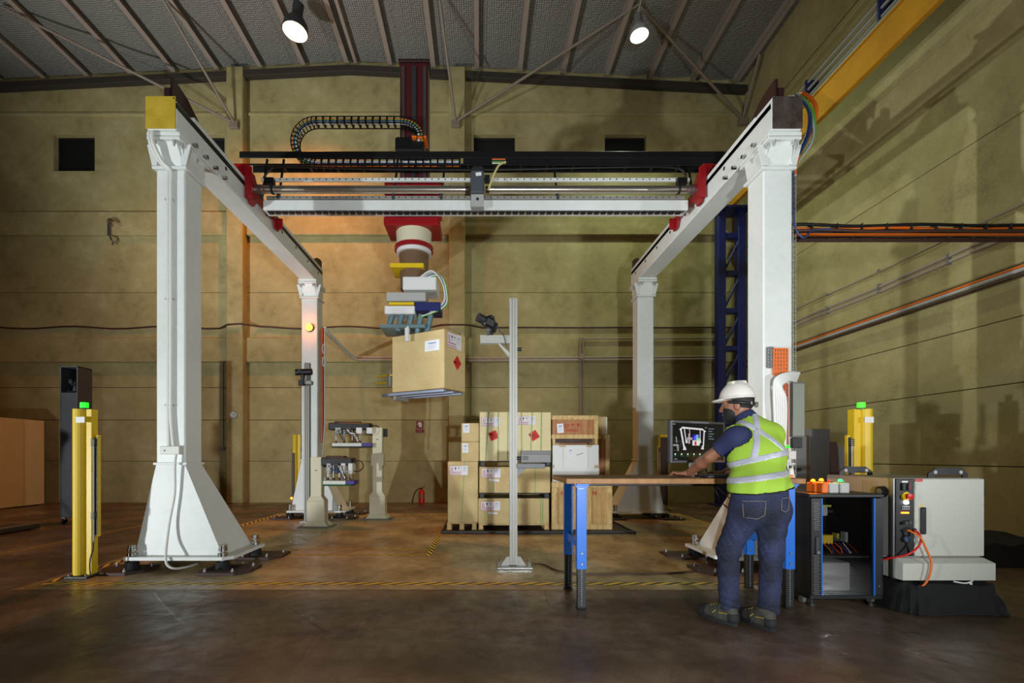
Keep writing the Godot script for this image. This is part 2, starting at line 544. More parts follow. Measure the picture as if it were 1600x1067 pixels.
func strobe(at: Vector3, target: Vector3, c: Color, e: float, angle: float, label: String, size := 0.09) -> void:
	# a photographer's flash head on a stand, outside the frame
	var d := (target - at).normalized()
	var t := thing("studio_strobe", label, "flash head", Vector3(at.x, 0, at.z))
	var back := at - d * 0.16
	var foot := Vector3(back.x, 0, back.z)
	var top := back - Vector3(0, 0.075, 0)
	part("stand_pole", Sh.new().cyl(foot + Vector3(0, 0.03, 0), top, 0.014), M.black, t)
	for k in 3:
		var a := TAU * k / 3 + 0.5
		part("stand_leg", Sh.new().cyl(foot + Vector3(cos(a) * 0.42, 0.012, sin(a) * 0.42), foot + Vector3(0, minf(0.5, top.y * 0.7), 0), 0.01), M.black, t)
	part("flash_housing", Sh.new().cyl(back - d * 0.22, back, 0.065, 0.065, 20), M.charcoal, t)
	part("reflector", Sh.new().cyl(back, back + d * 0.12, 0.065, 0.115, 24, false), M.steel, t)
	part("flash_lamp", Sh.new().cyl(back + d * 0.095, back + d * 0.1, 0.095, 0.095, 24), glow(c, 3.0, Color(0.9, 0.9, 0.88)), t)
	var s := SpotLight3D.new()
	s.name = "strobe_light"
	s.spot_angle = angle
	s.spot_range = 40
	s.spot_attenuation = 2.0
	s.spot_angle_attenuation = 1.0
	lamp(s, at, c, e, size)
	s.look_at_from_position(at, target, Vector3.UP)

func _ready() -> void:
	# ------------------------------------------------------------ camera, air, light
	var cam := Camera3D.new()
	cam.name = "camera"
	add_child(cam)
	cam.position = Vector3(0, H, 0)
	cam.projection = Camera3D.PROJECTION_FRUSTUM
	cam.near = 0.05
	cam.far = 60.0
	cam.size = 0.05 * 1067.0 / F
	cam.frustum_offset = Vector2(0.05 * (800.0 - CX) / F, 0.05 * (CY - 533.5) / F)
	cam.current = true
	var we := WorldEnvironment.new()
	we.name = "air"
	var env := Environment.new()
	env.background_mode = Environment.BG_COLOR
	env.background_color = Color(0.004, 0.004, 0.005)
	env.tonemap_mode = Environment.TONE_MAPPER_LINEAR
	env.tonemap_exposure = 1.0
	env.sdfgi_enabled = true; env.ssao_enabled = true; env.ssil_enabled = true
	we.environment = env
	add_child(we)
	make_materials()
	# the photographer's flashes: low on the floor beyond the left edge, and beside the camera
	strobe(Vector3(-9.0, 0.6, 1.2), Vector3(-1.0, 4.2, -9.0), Color(0.95, 0.98, 1.0), 60.0, 54.0, "flash head low on a stand far beside the camera")
	strobe(Vector3(0.9, 1.15, 2.2), Vector3(0.6, 3.6, -8.0), Color(0.95, 0.98, 1.0), 40.0, 46.0, "flash head on a stand behind the photographer")
	strobe(Vector3(-7.8, 1.2, -4.8), Vector3(-5.0, 10.5, -10.5), Color(0.95, 0.98, 1.0), 52.0, 43.0, "flash head on a stand outside the cell, turned up towards the roof")
	strobe(Vector3(-6.2, 0.42, -2.6), Vector3(6.5, 4.6, -7.2), Color(0.95, 0.98, 1.0), 60.0, 16.0, "flash head on a low stand outside the cell, turned towards the side wall", 0.06)
	strobe(Vector3(5.6, 1.5, 0.4), Vector3(-1.5, 3.2, -7.0), Color(0.96, 0.98, 1.0), 13.0, 42.0, "flash head on a stand behind the white control cabinet")
	structure()
	gantry()
	goods()
	grippers()
	side_equipment()
	bench_things()
	operator()

# ---------------------------------------------------------------- the building
func st_part(o: Node3D) -> void:
	o.set_meta("kind", "structure")

func roof_y(x: float) -> float:
	return 10.95 - 0.0505 * absf(x + 3.2)

func hazard_tex() -> ImageTexture:
	var im := Image.create(64, 64, false, Image.FORMAT_RGB8)
	for y in 64:
		for x in 64:
			im.set_pixel(x, y, Color(0.10, 0.09, 0.07) if posmod(x + y, 64) < 32 else Color(0.93, 0.76, 0.16))
	return ImageTexture.create_from_image(im)

func tape(fl: Node3D, a: Vector3, b: Vector3, w: float) -> void:
	# striped tape lying on the floor from a to b
	var s := Sh.new()
	var l := a.distance_to(b)
	var d := (b - a) / l
	var q := Vector3(-d.z, 0, d.x) * w * 0.5
	var up := Vector3(0, 0.0006, 0)
	var u := l / 0.155
	var m := Vector3.UP
	var A := a - q + up; var B := b - q + up; var C := b + q + up; var D := a + q + up
	s.tri(A, B, C, m, m, m, Vector2(0, 0), Vector2(u, 0), Vector2(u, 1)); s.tri(A, C, D, m, m, m, Vector2(0, 0), Vector2(u, 1), Vector2(0, 1))
	part("hazard_tape", s, M.hazard, fl, "yellow and black striped floor tape")

func structure() -> void:
	# floor with the paler cell area and its striped tape
	var fl := thing("floor", "dark brown worn concrete floor", "floor", Vector3(0, 0, -4), "", "structure")
	part("floor_slab", Sh.new().lo_hi(Vector3(-13.2, -0.25, 5.2), Vector3(6.9, -0.001, -12.3), 0), M.floor, fl)
	var zs := Sh.new()
	zs.quad(Vector3(-4.06, 0.0008, -4.18), Vector3(4.0, 0.0008, -4.18), Vector3(4.0, 0.0008, -9.75), Vector3(-4.06, 0.0008, -9.75), Vector3.UP)
	part("floor_zone", zs, M.zone, fl, "paler dusty concrete inside the robot cell")
	M.hazard = mat(Color.WHITE, 0.55)
	M.hazard.albedo_texture = hazard_tex()
	M.lineyellow = mat(Color(0.55, 0.42, 0.10), 0.6)
	var y := 0.0009
	tape(fl, Vector3(-3.95, y, -4.38), Vector3(3.9, y, -4.38), 0.075)
	tape(fl, Vector3(-3.95, y, -4.45), Vector3(-3.95, y, -9.6), 0.075)
	tape(fl, Vector3(3.9, y, -4.45), Vector3(3.9, y, -9.6), 0.075)
	tape(fl, Vector3(-2.35, y, -5.66), Vector3(-0.62, y, -5.66), 0.06)
	tape(fl, Vector3(-2.35, y, -5.98), Vector3(-0.62, y, -5.98), 0.06)
	tape(fl, Vector3(-0.6, y, -5.60), Vector3(-0.6, y, -7.3), 0.06)
	tape(fl, Vector3(-2.9, y, -7.42), Vector3(-0.65, y, -7.42), 0.05)
	part("painted_line", Sh.new().lo_hi(Vector3(-5.67, -0.002, -3.5), Vector3(-5.61, 0.001, -10.0), 0), M.lineyellow, fl, "thin worn yellow walkway line")

	# back wall: courses with recessed joints, ring beams, pilasters and four openings
	var wb := thing("wall_back", "stained cream concrete rear wall with pilasters and ring beams", "wall", Vector3(-3.2, 0, -WZ), "", "structure")
	var wx := []   # the openings
	for k in [[84, 148], [288, 351], [740, 805], [945, 1010]]:
		wx.append([(k[0] - CX) / F * WZ, (k[1] - CX) / F * WZ])
	var y0 := H + (CY - 267) / F * WZ
	var y1 := H + (CY - 210) / F * WZ
	part("wall_backing", Sh.new().lo_hi(Vector3(-13.2, -0.2, -WZ - 0.20), Vector3(RX + 0.3, 12.0, -WZ - 0.45), 0), M.wall, wb)
	var rows := [0.0, 1.03, 2.05, 2.85, 3.75, 5.2, 6.85, y0, y1, 9.58, 10.95]
	for i in rows.size() - 1:
		var a: float = rows[i]; var b: float = rows[i + 1] - 0.012
		if i == rows.size() - 2: b += 0.012
		if is_equal_approx(a, y0):
			var x := -13.2
			for w in wx + [[RX + 0.02, 0]]:
				part("wall_panel", Sh.new().lo_hi(Vector3(x, a, -WZ), Vector3(w[0], b + 0.012, -WZ - 0.22), 0), M.wall, wb)
				x = w[1]
		else:
			part("wall_panel", Sh.new().lo_hi(Vector3(-13.2, a, -WZ), Vector3(RX + 0.02, b + (0.012 if is_equal_approx(rows[i + 1], y0) else 0.0), -WZ - 0.22), 0.004), M.wall, wb)
	for k in [[6.58, 7.15], [3.46, 4.06]]:
		part("ring_beam", Sh.new().lo_hi(Vector3(-13.2, k[0], -WZ + 0.10), Vector3(RX + 0.02, k[1], -WZ - 0.05), 0.015), M.wall, wb)
	part("ledge", Sh.new().lo_hi(Vector3(-13.2, 9.55, -WZ + 0.05), Vector3(RX + 0.02, 9.62, -WZ - 0.05), 0.01), M.wall, wb)
	for k in [[353, 379], [701, 725]]:
		var xa: float = (k[0] - CX) / F * (WZ - 0.25)
		part("pilaster", Sh.new().lo_hi(Vector3(xa, 0, -WZ + 0.25), Vector3(xa + 0.40, 10.6, -WZ - 0.05), 0.02), M.wall, wb)
	var i := 1
	for w in wx:
		var wn := thing("window_%d" % i, "small high opening blanked with black sheeting", "window", Vector3((w[0] + w[1]) * 0.5, y0, -WZ - 0.1), "", "structure")
		part("pane", Sh.new().lo_hi(Vector3(w[0] + 0.04, y0 + 0.03, -WZ - 0.17), Vector3(w[1] - 0.04, y1 - 0.04, -WZ - 0.19), 0), M.night, wn)
		var fr := Sh.new()
		fr.lo_hi(Vector3(w[0] + 0.002, y0 + 0.002, -WZ - 0.13), Vector3(w[0] + 0.05, y1 - 0.002, -WZ - 0.19)); fr.lo_hi(Vector3(w[1] - 0.05, y0 + 0.002, -WZ - 0.13), Vector3(w[1] - 0.002, y1 - 0.002, -WZ - 0.19))
		fr.lo_hi(Vector3(w[0] + 0.05, y1 - 0.05, -WZ - 0.13), Vector3(w[1] - 0.05, y1 - 0.002, -WZ - 0.19)); fr.lo_hi(Vector3(w[0] + 0.05, y0 + 0.002, -WZ - 0.13), Vector3(w[1] - 0.05, y0 + 0.04, -WZ - 0.19))
		part("window_frame", fr, M.night, wn)
		i += 1

	# side wall with ring beams, ledge and groove
	var wr := thing("wall_right", "tall cream concrete side wall with ledges and conduits", "wall", Vector3(RX, 0, -4), "", "structure")
	rows = [0.0, 1.03, 2.05, 2.85, 3.75, 5.3, 6.5, 7.6, 8.86, 9.05, 12.0]
	for k in rows.size() - 1:
		if k == 8:
			part("wall_groove", Sh.new().lo_hi(Vector3(RX + 0.12, 8.84, 5.2), Vector3(RX + 0.3, 9.07, -WZ - 0.2), 0), M.wall2, wr)
			continue
		part("wall_panel", Sh.new().lo_hi(Vector3(RX, rows[k], 5.2), Vector3(RX + 0.3, rows[k + 1] - (0.012 if k < 7 else 0.0), -WZ - 0.2), 0.004), M.wall2, wr)
	for k in [[6.27, 6.88], [3.46, 4.1]]:
		part("ring_beam", Sh.new().lo_hi(Vector3(RX - 0.09, k[0], 5.0), Vector3(RX + 0.05, k[1], -WZ + 0.1), 0.015), M.wall2, wr)
	part("ledge", Sh.new().lo_hi(Vector3(RX - 0.12, 8.74, 5.0), Vector3(RX + 0.05, 8.86, -WZ + 0.05), 0.01), M.wall2, wr)
	var wl := thing("wall_left", "cream concrete wall beyond the partition", "wall", Vector3(-13, 0, -4), "", "structure")
	part("wall_face", Sh.new().lo_hi(Vector3(-13.3, -0.2, 5.2), Vector3(-12.95, 12.0, -WZ - 0.2), 0), M.wall, wl)
	var wf := thing("wall_front", "cream concrete wall behind the photographer", "wall", Vector3(0, 0, 5), "", "structure")
	part("wall_face", Sh.new().lo_hi(Vector3(-13.3, -0.2, 5.0), Vector3(RX + 0.3, 12.0, 5.3), 0), M.wall, wf)

	# roof: sagging foil insulation between purlins, rafter along the gable
	var rf := thing("ceiling", "foil insulated roof behind wire netting", "ceiling", Vector3(-3.2, 10.5, -4), "", "structure")
	var xs := []
	var x0 := (72.0 - CX) / F * WZ
	for k in range(-2, 18):
		xs.append(x0 + 1.0605 * k)
	var edges := [-13.3]
	for xx in xs:
		if xx > -13.2 and xx < RX: edges.append(xx)
	edges.append(RX + 0.3)
	for k in edges.size() - 1:
		var s := Sh.new()
		var a: float = edges[k]; var b: float = edges[k + 1]
		for e in 6:
			var t0 := e / 6.0; var t1 := (e + 1) / 6.0
			var xa := lerpf(a, b, t0); var xb := lerpf(a, b, t1)
			var ya := roof_y(xa) - 0.05 * sin(PI * t0); var yb := roof_y(xb) - 0.05 * sin(PI * t1)
			s.quad(Vector3(xa, ya, 5.2), Vector3(xb, yb, 5.2), Vector3(xb, yb, -WZ - 0.1), Vector3(xa, ya, -WZ - 0.1), Vector3.DOWN)
			s.quad(Vector3(xa, ya + 0.12, 5.2), Vector3(xb, yb + 0.12, 5.2), Vector3(xb, yb + 0.12, -WZ - 0.1), Vector3(xa, ya + 0.12, -WZ - 0.1), Vector3.UP)
		part("insulation_blanket", s, M.foil, rf)
	for k in range(1, edges.size() - 1):
		var xx: float = edges[k]
		var yy := roof_y(xx)
		var s := Sh.new()
		s.lo_hi(Vector3(xx - 0.008, yy - 0.17, 5.0), Vector3(xx, yy + 0.02, -WZ + 0.1), 0)
		s.lo_hi(Vector3(xx - 0.008, yy - 0.17, 5.0), Vector3(xx + 0.10, yy - 0.16, -WZ + 0.1), 0)
		part("purlin", s, M.purlin, rf)
	var xx := -3.2 + 0.12
	part("purlin", Sh.new().lo_hi(Vector3(xx, 10.77, 5.0), Vector3(xx + 0.07, 10.94, -WZ + 0.1), 0), M.purlin, rf)
	for sgn in [[-13.0, -3.2], [-3.2, RX]]:
		part("gable_rafter", Sh.new().bar(Vector3(sgn[0], roof_y(sgn[0]) - 0.345, -WZ + 0.12), Vector3(sgn[1], roof_y(sgn[1]) - 0.345, -WZ + 0.12), 0.16, 0.15), M.rafter, rf)
	# braces from wall brackets up to the roof
	var nodes := [P(366, 192, WZ - 0.3), P(712, 190, WZ - 0.3), Vector3(RX - 0.12, P(0, 186, WZ - 0.2).y, -WZ + 0.2)]
	var apex := Vector3(3.3, 10.55, -10.05)
	var ends := [[0, Vector3(-9.9, 10.45, -10.0)], [0, Vector3(-6.55, 10.6, -9.9)], [1, Vector3(-0.85, 10.65, -9.9)], [1, apex], [2, apex]]
	for e in ends:
		part("roof_brace", Sh.new().cyl(nodes[e[0]], e[1], 0.03, 0.03, 10), M.brace, rf)
	part("roof_brace", Sh.new().cyl(nodes[2] + Vector3(0, 0.05, 0), Vector3(RX - 0.15, 10.3, -11.0), 0.035, 0.035, 10), M.brace, rf)
	for nd in nodes:
		part("brace_bracket", Sh.new().box(nd - Vector3(0, 0.06, 0), Vector3(0.2, 0.16, 0.1)), M.brace, rf)
	part("brace_bracket", Sh.new().box(apex + Vector3(0, 0.1, 0), Vector3(0.3, 0.16, 0.3)), M.brace, rf)

	# wall services
	var dk := Sh.new()
	var yc := P(0, 512, WZ - 0.02).y
	var pts := []
	for k in 60:
		pts.append(Vector3(lerpf(-12.9, 6.2, k / 59.0), yc + 0.03 * sin(k * 0.9) * (1.0 if k < 34 else 0.1), -WZ + (0.29 if absf(lerpf(-12.9, 6.2, k / 59.0) + 5.95) < 0.4 or absf(lerpf(-12.9, 6.2, k / 59.0) + 0.57) < 0.4 else 0.03)))
	dk.tube(pts, 0.022, 6)
	var cd := thing("wall_cable", "dark cable sagging along the rear wall under the high openings", "cable", Vector3(-3, yc, -WZ + 0.05))
	part("cable_run", dk, M.brown, cd)
	var pw := thing("wall_conduit", "pinkish double conduit along the rear wall behind the crates", "conduit", P(850, 560, WZ - 0.12))
	for k in 2:
		part("conduit_pipe", Sh.new().tube([P(556, 558 + k * 4, WZ - 0.15), P(700, 559.5 + k * 4, WZ - 0.15), P(701, 559.5 + k * 4, WZ - 0.29), P(726, 559.5 + k * 4, WZ - 0.29), P(727, 559.5 + k * 4, WZ - 0.15), P(1124, 557 + k * 4, WZ - 0.15)], 0.028, 8), M.pipe, pw)
	for k in 2:
		part("conduit_pipe", Sh.new().tube([P(906 + k * 5, 528, WZ - 0.14), P(906 + k * 5, 566, WZ - 0.14), P(906.5 + k * 5, 567, WZ - 0.04), P(906.5 + k * 5, 770, WZ - 0.04)], 0.02, 8), M.pipe, pw)
	part("conduit_pipe", Sh.new().tube([P(911, 529, WZ - 0.14), P(1122, 528, WZ - 0.14)], 0.02, 8), M.pipe, pw)
	part("conduit_box", Sh.new().box(P(908, 557, WZ - 0.16), Vector3(0.12, 0.12, 0.08)), M.pipe, pw)
	var hk := thing("wall_hook", "small galvanised hook bracket high on the rear wall", "bracket", P(172, 370, WZ - 0.1))
	part("hook_plate", Sh.new().box(P(171, 355, WZ - 0.12), Vector3(0.09, 0.42, 0.03)), M.steel, hk)
	part("hook_arm", Sh.new().tube([P(169, 345, WZ - 0.12), P(171, 347, WZ - 0.35), P(175, 352, WZ - 0.4)], 0.035, 8), M.steel, hk)
	part("hook_arm", Sh.new().tube([P(171, 368, WZ - 0.12), P(174, 374, WZ - 0.25), P(177, 378, WZ - 0.2), P(176, 382, WZ - 0.12)], 0.025, 8), M.steel, hk)
	var gauge := thing("wall_gauge", "small round dial plate fixed to the pilaster", "dial", P(365, 648, WZ - 0.25))
	part("dial_rim", Sh.new().cyl(P(365, 648, WZ - 0.25), P(365, 648, WZ - 0.30), 0.085, 0.085, 20), M.grey, gauge)
	part("dial_face", Sh.new().cyl(P(365, 648, WZ - 0.30), P(365, 648, WZ - 0.305), 0.07, 0.07, 20), M.lightgrey, gauge)
	part("pointer", Sh.new().bar(P(363.6, 649, WZ - 0.31), P(367, 646.6, WZ - 0.31), 0.012, 0.006), M.dark, gauge)
	var sw := thing("switch_box", "small grey switch box on a thin drop conduit beside the pilaster", "switch", P(347, 701, WZ))
	part("drop_conduit", Sh.new().cyl(P(349.5, 566, WZ - 0.13), P(349.5, 698, WZ - 0.05), 0.012, 0.012, 8), M.brown, sw)
	part("switch_plate", Sh.new().box(P(347, 701, WZ - 0.05), Vector3(0.15, 0.09, 0.08)), M.grey, sw)
	# conduits along the side wall
	for k in [[4.13, 0.012, "thin"], [3.88, 0.022, "twin"], [3.80, 0.022, "low"]]:
		var wc := thing("side_wall_conduit", "%s clipped along the ring beam of the side wall" % {"thin": "thin grey conduit above two thicker pipes", "twin": "upper of two thicker pale conduits", "low": "lower of two thicker pale conduits"}[k[2]], "conduit", Vector3(RX - 0.11, k[0], -6), "side wall conduits")
		var pp := []
		for q in 20:
			pp.append(Vector3(RX - 0.115, k[0] + 0.012 * sin(q * 1.3), lerpf(1.0, -11.7, q / 19.0)))
		part("conduit_pipe", Sh.new().tube(pp, k[1], 8), M.pipe, wc)
		for q in 9:
			part("pipe_clip", Sh.new().box(Vector3(RX - 0.115, k[0], -2.0 - q * 1.15), Vector3(0.06, k[1] * 2.8, 0.03)), M.grey, wc)
	for k in [[3.40, "orange edged", M.orange, 0.016], [3.36, "pale", M.lightgrey, 0.024], [3.30, "brown", M.brown, 0.02]]:
		var wc := thing("side_wall_pipe", "%s pipe in the bundle below the side wall ledge" % k[1], "pipe", Vector3(RX - 0.11, k[0], -6), "pipes below the side wall ledge")
		part("pipe_run", Sh.new().cyl(Vector3(RX - 0.12, k[0], 1.0), Vector3(RX - 0.12, k[0], -11.7), k[3], k[3], 8), k[2], wc)

	# crane runway: yellow girder on a navy lattice post, rail on top
	var cg := thing("crane_girder", "long orange yellow crane runway girder along the side wall", "girder", Vector3(5.95, 6.95, -5))
	part("girder_body", Sh.new().lo_hi(Vector3(5.82, 6.94, 4.5), Vector3(5.91, 7.42, -11.75), 0.01), M.girder, cg)
	part("girder_flange", Sh.new().lo_hi(Vector3(5.80, 7.42, 4.5), Vector3(6.05, 7.45, -11.75), 0.005), M.girder, cg)
	part("crane_rail", Sh.new().lo_hi(Vector3(5.84, 7.45, 4.5), Vector3(5.92, 7.53, -11.75), 0.01), M.grey, cg)
	for k in 3:
		part("conductor_bar", Sh.new().lo_hi(Vector3(6.30, 8.05 + k * 0.14, 4.5), Vector3(6.33, 8.08 + k * 0.14, -11.6), 0), M.lightgrey, cg)
	for k in 6:
		part("bar_bracket", Sh.new().lo_hi(Vector3(6.28, 8.0, -2.5 - k * 1.7), Vector3(RX, 8.4, -2.55 - k * 1.7)), M.navy, cg)
	var cp := thing("crane_post", "navy blue lattice crane post standing near the room corner", "post", Vector3(5.85, 0, -11.35))
	for q in [5.55, 6.02]:
		part("post_chord", Sh.new().lo_hi(Vector3(q, 0.02, -11.25), Vector3(q + 0.18, 6.9, -11.45), 0.01), M.navy, cp)
	part("post_base", Sh.new().lo_hi(Vector3(5.45, 0, -11.1), Vector3(6.3, 0.03, -11.6)), M.navy, cp)
	part("post_cap", Sh.new().lo_hi(Vector3(5.45, 6.88, -11.1), Vector3(6.3, 6.93, -11.6)), M.navy, cp)
	for k in 8:
		var ya := 0.15 + k * 0.88
		if ya + 0.8 < 6.9:
			part("lacing_bar", Sh.new().bar(Vector3(5.68, ya, -11.3), Vector3(6.06, ya + 0.76, -11.3), 0.05, 0.06, Vector3.BACK), M.navy, cp)
		part("lacing_strut", Sh.new().lo_hi(Vector3(5.7, ya - 0.06, -11.28), Vector3(6.05, ya + 0.06, -11.40)), M.navy, cp)

	# high bay lamps
	high_bay(P(461, 50, 10.0), Color(1.0, 0.58, 0.15), 28.0, 8.0, "warm orange high bay lamp hanging under the roof purlins", 0.25, true)
	high_bay(P(999, 56, 9.95), Color(0.92, 1.0, 0.84), 14.0, 2.2, "cool white high bay lamp hanging from the brace apex", 0.185, false)

func high_bay(at: Vector3, c: Color, e: float, g: float, label: String, r: float, dark: bool) -> void:
	var t := thing("high_bay_lamp", label, "lamp", at + Vector3(0, 0.0, 0), "high bay lamps")
	var up := Vector3(0.1 if at.x < 0 else -0.05, 1, -0.05).normalized()
	part("reflector", Sh.new().lathe(at, [Vector2(r, 0.0), Vector2(r * 1.04, 0.02), Vector2(r * 0.95, r * 0.6), Vector2(r * 0.5, r * 1.35), Vector2(r * 0.3, r * 1.5)], 28, up), M.charcoal if dark else M.lightgrey, t)
	part("ballast_housing", Sh.new().lathe(at + up * r * 1.45, [Vector2(0.0, 0.0), Vector2(r * 0.42, 0.0), Vector2(r * 0.45, r * 0.9), Vector2(r * 0.2, r * 1.15), Vector2(0, r * 1.15)], 20, up), M.charcoal if dark else M.grey, t)
	part("hanger_rod", Sh.new().cyl(at + up * r * 2.5, Vector3(at.x + 0.03, roof_y(at.x) - 0.1, at.z), 0.018, 0.018, 8), M.charcoal if dark else M.lightgrey, t)
	part("lamp_lens", Sh.new().lathe(at, [Vector2(0, -r * 0.22), Vector2(r * 0.5, -r * 0.16), Vector2(r * 0.97, 0.0), Vector2(r * 0.9, 0.02), Vector2(0, 0.03)], 28, up), glow(c.lerp(Color.WHITE, 0.45), g, Color(0.95, 0.95, 0.9)), t)
	var o := SpotLight3D.new()
	o.name = "lamp_light"
	o.spot_angle = 72.0; o.spot_range = 40; o.spot_attenuation = 2.0
	lamp(o, at - up * (r * 0.22 + 0.06), c, e, 0.12)
	o.look_at_from_position(o.position, o.position - up, Vector3.BACK)

# ---------------------------------------------------------------- gantry
func bolt(s: Sh, at: Vector3, up: Vector3, r: float, h: float) -> void:
	s.cyl(at, at + up * h, r, r, 6)

func leg(c: Vector3, sx: float, label: String) -> Node3D:
	# c: centre of the post on the floor; sx points to the inside of the cell
	var t := thing("gantry_upright", label, "gantry upright", c, "gantry uprights")
	var v := func(x: float, y: float, z: float) -> Vector3: return c + Vector3(x * sx, y, -z)
	part("post", Sh.new().lo_hi(v.call(-0.15, 1.08, -0.15), v.call(0.15, 4.11, 0.15), 0.012), M.white, t)
	part("collar", Sh.new().lo_hi(v.call(-0.175, 1.065, -0.165), v.call(0.175, 1.09, 0.165), 0.006), M.white, t)
	part("collar", Sh.new().lo_hi(v.call(-0.18, 4.11, -0.18), v.call(0.18, 4.14, 0.18), 0.006), M.white, t)
	part("base_pyramid", Sh.new().frustum(v.call(0.12, 0.145, 0.105), Vector2(0.89, 0.63), v.call(0, 1.065, 0), Vector2(0.3, 0.3)), M.white, t)
	var plate := Sh.new().prism([Vector2(-0.365, -0.32), Vector2(0.62, -0.32), Vector2(0.70, -0.24), Vector2(0.70, 0.46), Vector2(-0.365, 0.46)], v.call(0, 0.13, 0), Vector3(sx, 0, 0), Vector3(0, 0, -1), 0.034)
	part("base_plate", plate, M.white, t)
	# head: tapered box under the beam, gussets and flange plates
	part("head_box", Sh.new().frustum(v.call(0, 4.14, 0), Vector2(0.27, 0.29), v.call(0, 4.36, 0), Vector2(0.21, 0.46)), M.white, t)
	for k in [-1.0, 1.0]:
		part("head_gusset", Sh.new().prism([Vector2(0, 0), Vector2(0.05, 0), Vector2(0.10, 0.21), Vector2(-0.03, 0.21)], v.call(0.125 * k, 4.145, -0.17), Vector3(sx * k, 0, 0), Vector3.UP, 0.016), M.white, t)
		part("head_gusset", Sh.new().prism([Vector2(0, 0), Vector2(0.30, 0), Vector2(0.36, 0.21), Vector2(-0.06, 0.21)], v.call(0.14 * k, 4.145, -0.15), Vector3(0, 0, -1), Vector3.UP, 0.014), M.white, t)
	part("head_plate", Sh.new().lo_hi(v.call(-0.17, 4.355, -0.27), v.call(0.17, 4.385, 0.27), 0.005), M.white, t)
	part("head_plate", Sh.new().lo_hi(v.call(-0.17, 4.393, -0.27), v.call(0.17, 4.428, 0.27), 0.005), M.white, t)
	for k in [[0.15, -0.2], [0.15, 0.05], [-0.15, -0.2], [-0.15, 0.05], [0.1, -0.25], [-0.1, -0.25]]:
		var s := Sh.new()
		bolt(s, v.call(k[0], 4.325, k[1]), Vector3.UP, 0.017, 0.03)
		s.cyl(v.call(k[0], 4.30, k[1]), v.call(k[0], 4.325, k[1]), 0.010, 0.010, 8)
		part("head_bolt", s, M.lightgrey, t)
	for k in [[-0.315, -0.265], [0.60, -0.265], [0.62, 0.40], [-0.315, 0.40]]:
		var s := Sh.new()
		s.cyl(v.call(k[0], 0.02, k[1]), v.call(k[0], 0.24, k[1]), 0.022, 0.022, 12)
		bolt(s, v.call(k[0], 0.148, k[1]), Vector3.UP, 0.046, 0.034)
		bolt(s, v.call(k[0], 0.20, k[1]), Vector3.UP, 0.042, 0.03)
		bolt(s, v.call(k[0], 0.232, k[1]), Vector3.UP, 0.036, 0.026)
		part("levelling_bolt", s, M.chrome, t)
		part("rubber_foot", Sh.new().cyl(v.call(k[0], 0.025, k[1]), v.call(k[0], 0.095, k[1]), 0.07, 0.06, 16), M.rubber, t)
		var ox: float = 0.08 if k[0] > 0 else -0.06
		var oz: float = -0.02 if k[1] < 0 else 0.03
		var pd := part("floor_pad", Sh.new().prism([Vector2(-0.23, -0.19), Vector2(0.14, -0.19), Vector2(0.24, -0.06), Vector2(0.24, 0.19), Vector2(-0.23, 0.19)], v.call(k[0] + ox, 0.014, k[1] + oz), Vector3(sx, 0, 0), Vector3(0, 0, -1), 0.024), M.pad, t)
		for q in [[-0.17, -0.14], [0.1, -0.14], [0.18, 0.13], [-0.17, 0.13]]:
			var a := Sh.new()
			bolt(a, v.call(k[0] + ox + q[0], 0.026, k[1] + oz + q[1]), Vector3.UP, 0.018, 0.02)
			a.cyl(v.call(k[0] + ox + q[0], 0.026, k[1] + oz + q[1]), v.call(k[0] + ox + q[0], 0.062, k[1] + oz + q[1]), 0.009, 0.009, 8)
			part("anchor_bolt", a, M.steel, pd)
	return t

